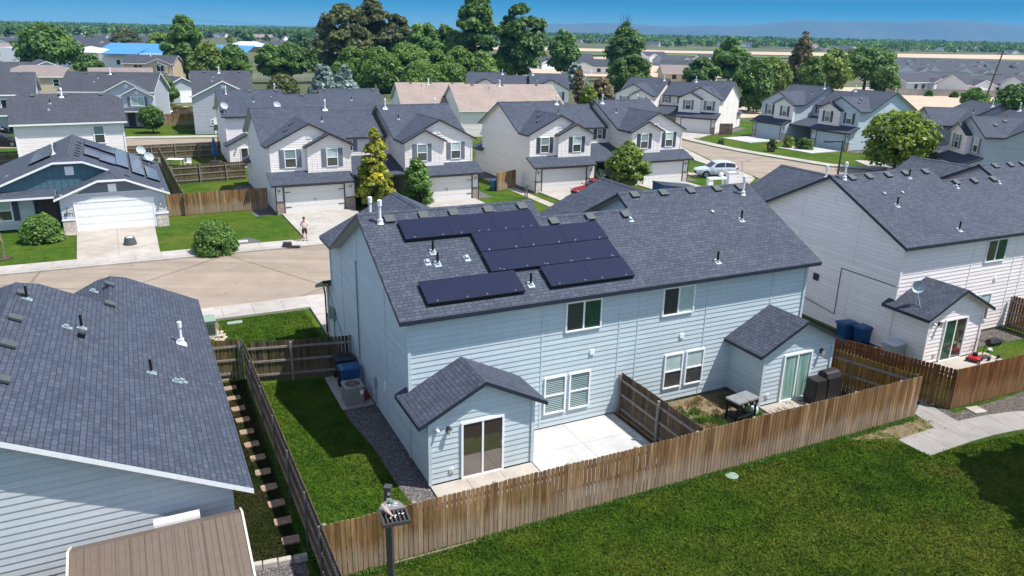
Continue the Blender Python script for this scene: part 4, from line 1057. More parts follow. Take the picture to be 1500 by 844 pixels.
a, rz, wd = face2(G(45, 129), G(102, 128)); gable_house('pale blue-gabled house with white rakes, far left', a, rz, wd, 16, 4.2, .42, 'y', 'steel_siding', flues=0)
a, rz, wd = face2(G(-40, 128), G(46, 127)); gable_house('dark low roof at the left edge behind the tan house', a, rz, wd, 10, 3.4, .4, 'x', 'tan_siding', flues=0)
# tan roofed building in the middle, gabled in two steps
a, rz, wd = face2(G(592, 190), G(690, 189))
gable_house('long tan-shingled house, left wing of the tan roofs', a, rz, wd, 15, 3.5, .38, 'x', 'cream_siding', roof='roof_tan', fascia='trim_white', flues=1)
a, rz, wd = face2(G(676, 201), G(826, 199))
gable_house('long tan-shingled house behind the cream duplex, right of the other tan roof', a, rz, wd, 15, 3.7, .40, 'x', 'cream_siding', roof='roof_tan', fascia='trim_white', cross=[(wd*.44, 2.6, .4, 3.7)], flues=1)

# school with blue metal roofs
sc = thing('school_building', 'long white school building with bright blue metal roofs', 'school', G(90, 98), .05)
m = MB(); m.box(-3, 58, 0, 30, 0, 5.2); m.box(-22, -3, 2, 24, 0, 6.4); m.build('wall', M['trim_white'], sc)
m = MB()
m.slab([(28, -1, 4.6), (59, -1, 4.6), (59, 9, 7.0), (28, 9, 7.0)], .3); m.slab([(28, 9, 7.0), (59, 9, 7.0), (59, 30, 5.2), (28, 30, 5.2)], .3)
m.slab([(16, -3, 5.0), (28.5, -3, 5.0), (28.5, 10, 7.3), (16, 10, 7.3)], .3); m.slab([(-1, 31, 5.3), (58, 31, 5.3), (58, 44, 8), (-1, 44, 8)], .3); m.slab([(30, -4.5, 2.6), (58, -4.5, 2.6), (58, -1.2, 3.6), (30, -1.2, 3.6)], .2)
for k in range(40): m.box(28+k*.78, 28.06+k*.78, -1.02, -.9, 4.3, 4.62)
m.build('roof', [M['blue_metal'], M['blue_metal'], M['soffit']], sc)
m = MB()
for x in (8, 20, 34, 40, 46): m.box(x, x+1.2, -.08, .05, 1.2, 2.8)
m.build('window', M['glass'], sc)
m = MB(); m.slab([(0, -2, 5.3), (14, -2, 5.3), (7, 9, 7.2)], .2); m.slab([(14, -2, 5.3), (14, 20, 5.3), (7, 9, 7.2)], .2); m.slab([(0, 20, 5.3), (0, -2, 5.3), (7, 9, 7.2)], .2); m.build('hip_roof', [M['trim_grey'], M['trim_white'], M['soffit']], sc)
bl = thing('hall_building', 'grey building with a pale blue hipped metal roof among the far trees', 'building', G(333, 78), .1)
m = MB(); m.box(0, 24, 0, 16, 0, 4.6); m.build('wall', M['brown_siding'], bl)
m = MB(); m.slab([(-1, -1, 4.5), (25, -1, 4.5), (17, 8, 7.4), (7, 8, 7.4)], .3); m.slab([(25, -1, 4.5), (25, 17, 4.5), (17, 8, 7.4)], .3); m.slab([(-1, 17, 4.5), (-1, -1, 4.5), (7, 8, 7.4)], .3); m.slab([(25, 17, 4.5), (-1, 17, 4.5), (7, 8, 7.4), (17, 8, 7.4)], .3)
m.build('roof', [M['steel_siding'], M['trim_white'], M['soffit']], bl)

# far house rows: single-storey, shared meshes
def far_proto(i, roof, sid):
    rr = random.Random(i); w, d = 15+rr.random()*4, 11+rr.random()*2
    h = thing('far_house', '', 'house'); ze, sl, ov = 2.9, .42, .5; A = d/2; zr = ze+(A+ov)*sl
    r = MB(); r.slab([(-w/2-ov, -A-ov, ze), (w/2+ov, -A-ov, ze), (w/2+ov, 0, zr), (-w/2-ov, 0, zr)], .2); r.slab([(w/2+ov, 0, zr), (w/2+ov, A+ov, ze), (-w/2-ov, A+ov, ze), (-w/2-ov, 0, zr)], .2)
    m = MB(); m.box(-w/2, w/2, -A, A, 0, ze)
    for sx in (-1, 1): m.poly([(sx*w/2, -A, ze), (sx*w/2, A, ze), (sx*w/2, 0, zr-.2)][::sx])
    hw = 3.2+rr.random(); xc = (-1 if i % 2 else 1)*w*.22; zg = ze+hw*sl
    r.slab([(xc-hw, -A-2, ze), (xc, -A-2, zg), (xc, -A-ov+hw, zg), (xc-hw, -A-ov, ze)], .2); r.slab([(xc, -A-2, zg), (xc+hw, -A-2, ze), (xc+hw, -A-ov, ze), (xc, -A-ov+hw, zg)], .2)
    m.box(xc-hw+.4, xc+hw-.4, -A-1.6, -A+.5, 0, ze); m.poly([(xc-hw+.4, -A-1.6, ze), (xc+hw-.4, -A-1.6, ze), (xc, -A-1.6, zg-.3)])
    r.build('roof', [M[roof], M['trim_white'], M['soffit']], h); m.build('wall', M[sid], h)
    g = MB()
    for x in (-xc-1.5, -xc+2): g.box(x, x+1.5, -A-.06, -A+.02, .9, 2.3)
    for x in (-w*.3, w*.1, w*.35): g.box(x, x+1.2, A-.02, A+.06, .9, 2.2)
    g.build('window', M['glass'], h); g = MB(); g.box(xc-2.4, xc+2.4, -A-1.66, -A-1.58, 0, 2.2); g.build('garage_door', M['door_white'], h)
    return h
protos = [far_proto(1, 'roof_far', 'trim_white'), far_proto(2, 'roof_far', 'steel_siding'), far_proto(3, 'roof_far', 'trim_white'), far_proto(4, 'roof_brown', 'tan_siding'), far_proto(5, 'roof_far', 'trim_white'), far_proto(6, 'roof_far', 'slate_siding')]
used = set()
def far_house(k, x, y, rz, label, group, sc=1):
    p = protos[k]
    if k not in used:
        used.add(k); o = p; o.location = (x, y, lift(y)); o.rotation_euler = (0, 0, rz); o.scale = (sc,)*3
    else: o = dup(p, (x, y, lift(y)), rz, scale=(sc,)*3)
    o['label'] = label; o['group'] = group; return o
rg = random.Random(5)
for px, py, k, rz, lab in ((800, 101, 2, .5, 'small white house with grey gable left of the leafy maple in the middle distance'), (872, 108, 0, -.3, 'pale house with twin gables left of the tall dark tree'), (843, 94, 2, .2, 'low white house between the maple and the tall dark tree'),
        (955, 89, 2, .4, 'white gabled house rising right of the tall dark tree'), (1000, 108, 1, -.2, 'blue-grey gabled house before the pale building site'), (985, 97, 5, .3, 'grey house tucked behind the blue-grey gabled one'), (1040, 96, 0, .1, 'cream house left of the round tree at the building site'), (1000, 119, 3, .0, 'brown-roofed low house nearest to the round dark trees')):
    x, y, _ = GF(px, py); far_house(k, x, y, rz, lab, 'houses beyond the trees')
for (px, py, k, rz) in ((1330, 131, 1, .3), (1382, 128, 0, 0.), (1425, 136, 4, .1), (1468, 133, 2, -.2), (1510, 140, 0, .1), (1345, 113, 0, .1), (1388, 115, 2, 3.2), (1432, 117, 0, .1), (1476, 119, 4, 3.1), (1520, 121, 0, .1),
                        (1310, 104, 2, 3.2), (1348, 105, 0, .1), (1386, 105.5, 4, 3.1), (1424, 107, 2, .1), (1462, 108, 0, 3.1), (1500, 109, 5, .1), (1322, 98, 0, .1), (1354, 98.5, 4, 3.2), (1386, 99.5, 0, .1), (1418, 100, 2, 3.1), (1450, 101, 0, .1), (1482, 102, 4, 0)):
    x, y, _ = GF(px, py+1); far_house(k, x, y, rz+.15, 'single-storey dark-roofed house in the dense new rows at the right edge', 'new houses packed at the right edge', .95)
for (px, py, k, rz) in ((8, 88, 3, .1), (30, 80, 3, .6), (62, 74, 4, .2), (95, 75, 0, 3.2), (128, 74, 4, .1), (150, 80, 0, .4), (180, 77, 4, .1), (212, 78, 0, 3.2), (20, 70, 0, .2), (52, 68, 4, .1), (84, 68, 5, 3.2), (116, 67, 0, .1), (148, 68, 4, 3.1), (180, 69, 0, .2), (212, 69, 4, .1), (36, 63, 4, .1), (72, 62, 0, 3.2), (108, 62, 4, .2), (144, 62, 0, .1), (180, 62.5, 4, 3.2), (215, 63, 0, .1), (398, 72, 2, .3)):
    x, y, _ = GF(px, py); far_house(k, x, y, rz, 'single-storey house in the far dark-roofed rows beyond the school', 'houses beyond the school', 1)
for j in range(70):
    px = rg.choice([rg.uniform(380, 470), rg.uniform(790, 1500), rg.uniform(1180, 1500), rg.uniform(0, 420)]); py = (33+(px/1500)*29)+rg.uniform(4, 19)
    x, y, _ = GF(px, py)
    if y < 420: continue
    far_house(rg.choice([0, 2, 2, 3, 4]), x, y, rg.uniform(0, 6.28), 'tiny house scattered across the far valley floor', 'houses scattered over the far valley', rg.uniform(.8, 1.3))
# ------------------------------------------------------------------ ground
def sheet(name, pts, z, mat, kind='structure'):
    bm = bmesh.new(); vs = [bm.verts.new((p[0], p[1], z)) for p in pts]; bm.faces.new(vs)
    bmesh.ops.recalc_face_normals(bm, faces=bm.faces)
    for f in bm.faces:
        if f.normal.z < 0: f.normal_flip()
    bmesh.ops.triangulate(bm, faces=bm.faces)
    me = bpy.data.meshes.new(name); bm.to_mesh(me); bm.free(); me.materials.append(M[mat])
    o = bpy.data.objects.new(name, me); COL.objects.link(o); o['kind'] = kind; return o
def rectB(x0, x1, y0, y1): return [B(x0, y0), B(x1, y0), B(x1, y1), B(x0, y1)]
def smooth_closed(pts, k=4):
    out = []; n = len(pts)
    for i in range(n):
        p = [Vector(pts[(i+j) % n][:2]) for j in (-1, 0, 1, 2)]
        for q in range(k):
            t = q/k; out.append(tuple(.5*((2*p[1])+(-p[0]+p[2])*t+(2*p[0]-5*p[1]+4*p[2]-p[3])*t*t+(-p[0]+3*p[1]-3*p[2]+p[3])*t**3)))
    return out
gm = MB(); gm.poly([(-5500, -50, -.03), (5500, -50, -.03), (5500, BRK, -.03), (-5500, BRK, -.03)]); gm.poly([(-5500, BRK, -.03), (5500, BRK, -.03), (5500, 6250, lift(6250)-.03), (-5500, 6250, lift(6250)-.03)])
struct(gm.build('ground', M['terrain']))
def far_sheet(name, px, z, mat):
    P_ = [GF(*p) for p in px]; m = MB()
    for keep in (lambda y: y <= BRK, lambda y: y >= BRK):
        out = []
        for p, q in zip(P_, P_[1:]+P_[:1]):
            if keep(p[1]): out.append(p)
            if (p[1]-BRK)*(q[1]-BRK) < 0: t = (BRK-p[1])/(q[1]-p[1]); out.append((p[0]+(q[0]-p[0])*t, BRK, 0))
        if len(out) > 2: m.poly([(x, y, lift(y)+z) for x, y, _ in out][::-1])
    return struct(m.build(name, M[mat]))
sheet('lawn', [(-100, -40), (120, -40), (120, 135), (-100, 150)], 0, 'grass_yard')
sheet('lawn', [B(-60, -90), B(60, -90), B(60, -4.9), B(-60, -4.9)], .006, 'grass')
sheet('bare_field', [G(1040, 175), G(1110, 172), G(1330, 168), G(1600, 190), G(1700, 150), G(1500, 137), G(1300, 128), G(1130, 128), G(1030, 150)], .02, 'field')
far_sheet('bare_field', [(560, 70), (1700, 92), (1700, 84), (1000, 75), (560, 64)], .3, 'field')
far_sheet('bare_field', [(740, 112), (1140, 116), (1130, 88), (900, 84), (740, 86)], .3, 'field')
sheet('bare_field', [G(900, 122), G(1050, 126), G(1050, 100), G(900, 100)], .024, 'field')
far_sheet('green_field', [(850, 81), (1750, 97), (1750, 93.5), (850, 78.5)], .6, 'field_green')
# streets
sheet('road', [B(-70, 18.1), B(49, 18.1), (31, 66), (26.5, 77), (25.2, 84.9), (23.6, 92), (22.6, 105), (20, 140), (25, 140), (24.5, 110), (27.2, 102.8), (29.7, 98.1), (36.4, 88.2), (41, 84), (43.5, 76), (45, 66), B(70, 18.1), B(70, 28.6), B(50, 28.6), B(-70, 28.6)][:17]+[B(49, 14)]+[], .012, 'road') if False else None
sheet('road', rectB(-70, 52, 18.1, 28.6), .012, 'road')
sheet('road', [B(36, 28.5), B(52, 18.2), (45, 58), (43.5, 76), (40.6, 86.2), (36.4, 88.2), (29.7, 98.1), (27.2, 102.8), (24.2, 110), (24.5, 145), (19.5, 145), (22.6, 105), (23.8, 91), (25.2, 84.9), (25.9, 79.5), (23, 74)], .016, 'road')
a = G(150, 208); b = G(320, 202)
sheet('road', [(a[0]-40, a[1]-15), G(320, 214), G(318, 203), G(184, 204), (a[0]-40, a[1]-6)], .014, 'road')
def walk_strip(name, pts, w, mat, z=.11, seg=1.5, gap=.014):
    """concrete slabs laid along a line"""
    m = MB(); P = [Vector((p[0], p[1], 0)) for p in pts]
    # resample
    d = [0]
    for a, b in zip(P, P[1:]): d.append(d[-1]+(b-a).length)
    n = max(1, round(d[-1]/seg))
    def at(s):
        for i in range(len(P)-1):
            if s <= d[i+1]+1e-6: return P[i].lerp(P[i+1], (s-d[i])/(d[i+1]-d[i]))
        return P[-1]
    Q = [at(d[-1]*i/n) for i in range(n+1)]; nr = []
    for i in range(n+1):
        t = (Q[min(i+1, n)]-Q[max(i-1, 0)]).normalized(); nr.append(Vector((-t.y, t.x, 0)))
    for i in range(n):
        t = (Q[i+1]-Q[i]).normalized()*gap
        a0, a1 = Q[i], Q[i+1]-t
        m.prism([a0-nr[i]*w/2, a1-nr[i+1]*w/2, a1+nr[i+1]*w/2, a0+nr[i]*w/2], 0, z)
    return struct(m.build(name, M[mat]))
walk_strip('sidewalk', [B(-70, 17.0), B(36, 17.0)], 1.5, 'concrete', .11)
walk_strip('sidewalk', [B(-70, 29.55), B(35.5, 29.55)], 1.5, 'concrete', .11)
walk_strip('kerb', [B(-70, 17.93), B(46, 17.93)], .34, 'concrete', .10, 3)
walk_strip('kerb', [B(-70, 28.62), B(36.5, 28.62)], .34, 'concrete', .10, 3)
walk_strip('sidewalk', [B(36, 29.6), (22.3, 75), (24.6, 79.6), (24.0, 84.5), (22.4, 91), (21.4, 105), (18.5, 145)], 1.7, 'concrete', .11)
walk_strip('sidewalk', [(46.5, 55), (44.8, 76.5), (41.5, 87.6), (37.2, 89.4), (30.6, 99), (28.2, 103.6), (25.3, 111), (25.5, 145)], 1.7, 'concrete', .11)
walk_strip('sidewalk', [G(184, 202.5), G(320, 200.5)], 2.0, 'concrete', .11)
def slabs(name, pts, nx, ny, mat, z=.1, gap=.012, z0=0):
    """a concrete slab scored into nx by ny bays; pts = 4 corners ccw"""
    m = MB(); p = [Vector((q[0], q[1], 0)) for q in pts]
    f = lambda u, v: (p[0]*(1-u)+p[1]*u)*(1-v)+(p[3]*(1-u)+p[2]*u)*v
    L1 = (p[1]-p[0]).length/nx; L2 = (p[3]-p[0]).length/ny
    for i in range(nx):
        for j in range(ny):
            gx, gy = gap/L1/nx, gap/L2/ny
            u0, u1, v0, v1 = i/nx, (i+1)/nx-gx, j/ny, (j+1)/ny-gy
            m.prism([f(u0, v0), f(u1, v0), f(u1, v1), f(u0, v1)], z0, z)
    return struct(m.build(name, M[mat]))
# main house: drive, patio, pads
slabs('driveway', rectB(-.1, 6.3, 12.3, 17.7), 2, 2, 'concrete', .12); slabs('driveway', rectB(10.9, 17.3, 12.3, 17.7), 2, 2, 'concrete', .12)
slabs('patio', [B(3.62, -4.55), B(8.05, -4.55), B(8.05, -.02), B(3.62, -.02)], 2, 3, 'concrete_new', .09)
slabs('patio', rectB(0.0, 3.6, -3.15, -1.88), 3, 1, 'concrete_warm', .085)
slabs('patio', rectB(13.63, 17.2, -3.25, -1.88), 3, 1, 'concrete_warm', .085)
slabs('pad', rectB(-1.28, -.02, 4.4, 7.5), 1, 2, 'concrete', .06)
sheet('gravel_strip', smooth_closed([B(-.02, 4.4), B(-1.15, 4.4), B(-1.2, 3.4), B(-.95, 1.2), B(-.9, -1), B(-.75, -2.6), B(-.02, -3.0)], 4), .014, 'gravel')
sheet('dirt_strip', smooth_closed([B(15.0, -5.0), B(18.8, -5.0), B(19.3, -5.9), B(17.6, -6.0), B(16, -5.5)], 4), .02, 'dirt')
sheet('dirt_yard', rectB(8.4, 18.6, -4.8, -.02), .012, 'dirt')
sheet('dirt_strip', rectB(8.05, 8.45, -4.7, -.02), .012, 'mulch')
sheet('gravel_strip', rectB(17.3, 23, -.5, 11), .012, 'gravel_park')
sheet('gravel_strip', rectB(18.9, 20.5, -6.2, 6), .012, 'gravel_park')
sheet('gravel_strip', smooth_closed([B(20.4, -5.3), B(30, -5.3), B(30, -6.6), B(25, -7.2), B(22, -7.2), B(19, -6.6), B(17.4, -6.1), B(16, -5.0), B(18.7, -4.9), B(19.5, -5.2)], 4), .014, 'gravel_park')
slabs('path', [G(1349, 587), G(1405, 619), G(1371, 629), G(1340, 607)][::-1], 1, 2, 'concrete_path', .03)
cl = [Vector(G(*p)) for p in ((1338, 657), (1372, 645), (1408, 633), (1452, 622), (1500, 615), (1560, 612), (1640, 620))]
walk_strip('path', cl, 1.25, 'concrete_path', .035, 1.25)
# white house yard
slabs('patio', [(X1+a*math.cos(TH1)-b*math.sin(TH1), Y1+a*math.sin(TH1)+b*math.cos(TH1)) for a, b in ((.0, -3.3), (4.2, -3.3), (4.2, -1.88), (0, -1.88))], 3, 1, 'concrete_warm', .085)
slabs('driveway', [(X1+a*math.cos(TH1)-b*math.sin(TH1), Y1+a*math.sin(TH1)+b*math.cos(TH1)) for a, b in ((0, 12.3), (6.3, 12.3), (6.3, 18), (0, 18))], 2, 2, 'concrete', .12)
sheet('gravel_strip', [(X1+a*math.cos(TH1)-b*math.sin(TH1), Y1+a*math.sin(TH1)+b*math.cos(TH1)) for a, b in ((3.65, -1.3), (8.2, -1.5), (8.2, -.02), (3.65, -.02))], .012, 'gravel_park')
# left side yards
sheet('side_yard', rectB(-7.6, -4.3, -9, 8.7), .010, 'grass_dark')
sheet('gravel_strip', [B(-8, -9.5), B(-4.3, -9.5), B(-4.3, -3.75), B(-6.6, -3.45), B(-8, -3.3)], .016, 'gravel')
sheet('gravel_bed', smooth_closed([G(298, 492), G(322, 494), G(323, 474), G(300, 474)], 4), .014, 'dirt')
# across the street
slabs('driveway', [G(113, 388), G(236, 376), G(227, 331), G(113, 341)], 2, 3, 'concrete_warm', .1)
slabs('path', [G(84, 347), G(115, 345), G(113, 341), G(86, 341)], 1, 1, 'concrete_warm', .06)
sheet('gravel_bed', smooth_closed([G(345, 366), G(384, 362), G(378, 352), G(360, 349), G(346, 354)], 4), .02, 'gravel')
for nm, (hx, hy, ht) in (('g', (-8.83, 76.86, 3.6166)), ('h', (12.10, 87.71, 3.594)), ('l', (55.2, 107.8, 2.0659)), ('k', (36.82, 128.54, 2.6023)), ('m', (57.7, 75.64, 1.5044))):
    W_ = lambda a, b: (hx+a*math.cos(ht)-b*math.sin(ht), hy+a*math.sin(ht)+b*math.cos(ht))
    far = {'g': 20.9, 'h': 20.3, 'l': 18.8, 'k': 19, 'm': 17}[nm]
    for a, b in ((.3, 6.0), (11.2, 16.9)): slabs('driveway', [W_(b, far), W_(a, far), W_(a, 12.3), W_(b, 12.3)][::-1] if False else [W_(a, 12.3), W_(b, 12.3), W_(b, far), W_(a, far)], 2, 3, 'concrete_new' if nm == 'l' else 'concrete', .1)
    sheet('gravel_bed', [W_(-1.6, -1), W_(0, -1), W_(0, 12.2), W_(-1.6, 12.2)], .012, 'gravel')
    sheet('gravel_bed', [W_(17.2, -1), W_(18.9, -1), W_(18.9, 12.2), W_(17.2, 12.2)], .012, 'gravel')
    if nm == 'h': slabs('path', [W_(18.0, 18), W_(18.9, 18), W_(18.9, 4), W_(18.0, 4)][::-1], 1, 9, 'concrete_warm', .05)
slabs('driveway', [(19.0, 79.5), (24.0, 77.6), (24.6, 80.6), (18.4, 82.3)], 2, 1, 'concrete_warm', .06)
# hills on the horizon
def ridge(name, pts, dist, depth, seed):
    rr = random.Random(seed); rows = []; xs = np.linspace(pts[0][0], pts[-1][0], 160)
    hh = np.interp(xs, [p[0] for p in pts], [p[1] for p in pts])
    prof = [(0, 0), (.2, .28), (.4, .55), (.6, .8), (.8, .95), (1, 1.0), (1.3, .5)]
    ph = [rr.random()*6 for _ in range(8)]; v = []; f = []
    for j, (fd, fh) in enumerate(prof):
        for i, x in enumerate(xs):
            n = sum(math.sin(x*.0011*(k+1)*1.7+ph[k]+fd*3*(k % 3))/(k+2) for k in range(7))
            z = max(0, hh[i]*(fh+.10*n*(fh*(1.15-fh)*2.2))+n*5*fh); v.append((x, dist+fd*depth+n*90*fd, z-.5))
    w = len(xs)
    for j in range(len(prof)-1):
        for i in range(w-1): f.append((j*w+i, j*w+i+1, (j+1)*w+i+1, (j+1)*w+i))
    me = bpy.data.meshes.new(name); me.from_pydata(v, [], f); me.polygons.foreach_set('use_smooth', [True]*len(f)); me.materials.append(M['hill'])
    o = bpy.data.objects.new(name, me); COL.objects.link(o); o['kind'] = 'structure'; return o
def hz(px, py, dist):
    r = ray(px, py); return (r[0]*dist/r[1], CAM_H+r[2]*dist/r[1])
DH = 6000
ridge('hills', [(hz(560, 53, DH)[0], 20)]+[hz(x, y, DH) for x, y in ((640, 49), (740, 40), (800, 36), (860, 35), (915, 34), (980, 38), (1040, 36), (1075, 36.5), (1110, 34), (1175, 30), (1230, 32), (1280, 30), (1330, 33), (1390, 29), (1430, 33), (1480, 37), (1560, 44))]+[(4800, 120)], DH-900, 900, 3)
ridge('hills', [(-5200, 30)]+[hz(x, y, DH) for x, y in ((-60, 36), (120, 38), (300, 39), (380, 36), (470, 38), (600, 43), (700, 48))]+[(hz(800, 50, DH)[0], 10)], DH-700, 700, 9)

# ------------------------------------------------------------------ trees
PROF = {
 'round': lambda t: math.sin(math.pi*min(1, .12+.88*t))**.6,
 'oval': lambda t: (math.sin(math.pi*(t**.8)*.94+.12))**.8,
 'column': lambda t: (min(1, t*4+.35))*(1-t**2.6)**.6,
 'poplar': lambda t: max(.12, math.sin(math.pi*(.12+.86*t))**.75*(1 if t > .25 else .8)),
 'cone': lambda t: max(.05, (1-t)**.85),
 'spread': lambda t: math.sin(math.pi*min(1, .2+.8*t))**.5,
 'ragged': lambda t: .55+.45*math.sin(math.pi*t)-(.45*max(0, t-.7)/.3),
 'spire': lambda t: min(1, t*5+.55)*max(.04, (1-t))**.62,
 'shrub': lambda t: math.sqrt(max(.02, 1-(t*.95)**2)),
}
def crown_mesh(name, kind, H0, H1, Rr, n, leaf, seed, mat, lobes=40, lobe_r=.34, flat=.8, gap=.25, droop=0, shell=.5):
    rg_ = np.random.default_rng(seed); pr = PROF[kind]; hh = H1-H0
    C, RR, T = [], [], []
    for i in range(lobes):
        t = rg_.random() if kind != 'cone' else 1-math.sqrt(rg_.random())
        a = rg_.random()*2*math.pi; r = pr(t)*Rr
        q = r*(1-lobe_r*.8)*math.sqrt(rg_.random()*.75+.25)
        if kind == 'shrub' and lobes > 60:
            z_ = rg_.random()**.8; q = Rr*.74*math.sqrt(max(0, 1-z_*z_)); C.append((q*math.cos(a), q*math.sin(a), H0+hh*.80*z_)); RR.append(Rr*(.24+.08*rg_.random())); T.append(rg_.normal(0, .12)); continue
        C.append((q*math.cos(a), q*math.sin(a), H0+hh*(.06+.90*t))); RR.append(max(.12*Rr, lobe_r*(.45*Rr+.55*r))*(.75+.5*rg_.random())); T.append(rg_.normal(0, .13))
    C = np.array(C); RR = np.array(RR); T = np.array(T)
    w = RR**2; w /= w.sum()
    k = rg_.choice(lobes, n, p=w)
    d = rg_.normal(size=(n, 3)); d /= np.linalg.norm(d, axis=1)[:, None]; d[:, 2] = np.where(d[:, 2] < -.35, -d[:, 2]*.6, d[:, 2])
    rad = RR[k]*(shell+(1-shell)*rg_.random(n)**.6)*(1+.18*rg_.normal(size=n)*gap*2)
    p = C[k]+d*rad[:, None]*np.array([1, 1, flat])
    p[:, 2] -= droop*rg_.random(n)*np.hypot(p[:, 0], p[:, 1])/Rr
    p[:, 2] = np.maximum(p[:, 2], H0*.6+.03)
    nr = d+rg_.normal(0, .42, (n, 3)); nr[:, 2] += .3; nr /= np.linalg.norm(nr, axis=1)[:, None]
    u = np.cross(nr, rg_.normal(size=(n, 3))); u /= np.linalg.norm(u, axis=1)[:, None]; v = np.cross(nr, u)
    s = (leaf*(.45+1.15*rg_.random(n)**2+.1))[:, None]
    if droop: u, v = u*.6, v*1.5
    quad = np.stack([p-u*s*.5-v*s*.35, p+u*s*.5-v*s*.2, p+u*s*.3+v*s*.55, p-u*s*.45+v*s*.5], 1).reshape(-1, 3)
    me = bpy.data.meshes.new(name); me.vertices.add(4*n); me.vertices.foreach_set('co', quad.astype('f').ravel())
    me.loops.add(4*n); me.loops.foreach_set('vertex_index', np.arange(4*n, dtype='i'))
    me.polygons.add(n); me.polygons.foreach_set('loop_start', np.arange(0, 4*n, 4, dtype='i'))
    me.update(calc_edges=True)
    at = me.attributes.new('rnd', 'FLOAT', 'FACE'); at.data.foreach_set('value', np.clip(.47+T[k]+rg_.normal(0, .16, n), 0, 1).astype('f'))
    me.materials.append(M[mat]); return me, C, RR
def tree(label, loc, H, Rr, kind='round', leaf='leaf_mid', n=3000, ls=.3, seed=1, base=.22, trunk=None, bark='bark', name='tree', cat='tree', group=None, lobes=40, lobe_r=.34, bare=0, **kw):
    root = thing(name, label, cat, (loc[0], loc[1], 0), random.Random(seed).random()*6.28, group)
    me, C, RR = crown_mesh('crown', kind, H*base, H, Rr, n, ls, seed, leaf, lobes, lobe_r, **kw)
    c = bpy.data.objects.new('crown', me); COL.objects.link(c); c.parent = root
    m = MB(); tr = trunk or H*.018+.03; rr = random.Random(seed)
    top = Vector((0, 0, H*(base+(1-base)*(.75 if kind in ('cone', 'column', 'poplar', 'ragged') else .45))))
    mid = Vector((rr.uniform(-.02, .02)*H, rr.uniform(-.02, .02)*H, top.z*.55))
    m.tube((0, 0, -.05), (0, 0, .25), tr*1.5, tr*1.08, 8, False); m.tube((0, 0, .25), mid, tr*1.08, tr*.75, 8, False); m.tube(mid, top, tr*.75, tr*.2, 8)
    for i in list(range(0, len(C), max(1, len(C)//14))):
        q = Vector(C[i]); s = Vector((0, 0, max(H*base*.55, min(q.z*.62, top.z*.9)))); s.x = mid.x*min(1, s.z/mid.z); s.y = mid.y*min(1, s.z/mid.z)
        k = (s+q)/2+Vector((0, 0, -.03*H)); m.tube(s, k, tr*.42, tr*.28, 5, False); m.tube(k, q, tr*.28, tr*.1, 5)
    for i in range(bare):
        a = rr.random()*6.28; s = Vector((0, 0, H*.75)); e = Vector((math.cos(a)*Rr*.5*rr.random(), math.sin(a)*Rr*.5*rr.random(), H*(1.03+.14*rr.random()))); m.tube(s, e, tr*.3, tr*.08, 5)
        for j in range(3): q = s.lerp(e, .5+.16*j); m.tube(q, q+Vector((rr.uniform(-.1, .1), rr.uniform(-.1, .1), .09))*H*.8, tr*.12, tr*.04, 4)
    m.build('trunk', M[bark], root, smooth=True)
    return root
def ptree(label, px, ptop, pbase, wpx, **kw):
    x, y, _ = G(px, pbase); r = ray(px, ptop)
    if y > 95: kw['n'] = int(kw['n']*2.6); kw['ls'] = kw['ls']*1.12; kw['lobes'] = int(kw.get('lobes', 45)*1.5); kw['gap'] = kw.get('gap', .25)*.6
    H = CAM_H+r[2]*y/r[1]
    Rr = wpx/2*math.hypot(math.hypot(x, y), CAM_H)/CAM_F/1.02
    return tree(label, (x, y), H, Rr, **kw)
# --- near and middle trees
ptree('tall golden-leaved tree in front of the beige duplex', 553, 184, 306, 66, kind='spire', leaf='leaf_gold', n=16000, ls=.18, seed=11, base=.03, lobes=80, lobe_r=.28, gap=.4)
ptree('small rich green tree right of the golden-leaved one', 612, 233, 304, 66, kind='spire', leaf='leaf_mid', n=12000, ls=.17, seed=12, base=.05, lobes=60, lobe_r=.30, gap=.5)
ptree('round green tree in front of the cream duplex with the red car', 917, 208, 287, 70, kind='oval', leaf='leaf_willow', n=10000, ls=.19, seed=13, base=.18, lobes=70, lobe_r=.28, gap=.5)
ptree('lime-green spreading tree beside the blue-grey duplex', 1309, 160, 253, 100, kind='ragged', leaf='leaf_lime', n=16000, ls=.27, seed=14, base=.08, lobes=80, lobe_r=.28, gap=.4)
ptree('large round dark shrub beside the ranch driveway', 317, 320, 370, 62, kind='shrub', leaf='leaf_mid', n=16000, ls=.12, seed=15, base=.02, lobes=170, lobe_r=.26, gap=.1, name='shrub', cat='shrub', trunk=.05)
ptree('bright green clipped bush in front of the ranch porch', 63, 310, 353, 52, kind='shrub', leaf='leaf_mid', n=14000, ls=.11, seed=16, base=.02, lobes=150, lobe_r=.28, gap=.1, name='shrub', cat='shrub', trunk=.05)
for px, pt, pb, w, lf, lab in ((1130, 203, 222, 15, 'leaf_olive', 'thin reddish shrub on the small lawn between the two blue garage drives'), (1155, 200, 217, 17, 'leaf_lime', 'bright green young shrub between the two blue garage drives'), (1178, 203, 219, 26, 'leaf_dark', 'dark rounded bush against the blue-grey duplex entry'),
        (1056, 204, 212, 9, 'leaf_dark', 'tiny dark shrub on the lawn of the cream duplex at the street end'), (878, 248, 270, 18, 'leaf_sage', 'pale sage grass clump by the cream duplex entry')):
    ptree(lab, px, pt, pb, w, kind='shrub', leaf=lf, n=1500, ls=.16, seed=int(px), base=.03, lobes=20, lobe_r=.4, name='shrub', cat='shrub', trunk=.03)
ptree('small dark green tree on the lawn of the grey porch house', 225, 157, 195, 34, kind='round', leaf='leaf_dark', n=4000, ls=.32, seed=17, base=.2, gap=.5)
ptree('dense dark tree beside the grey porch house', 244, 113, 154, 34, kind='round', leaf='leaf_dark', n=4000, ls=.4, seed=18, base=.1)
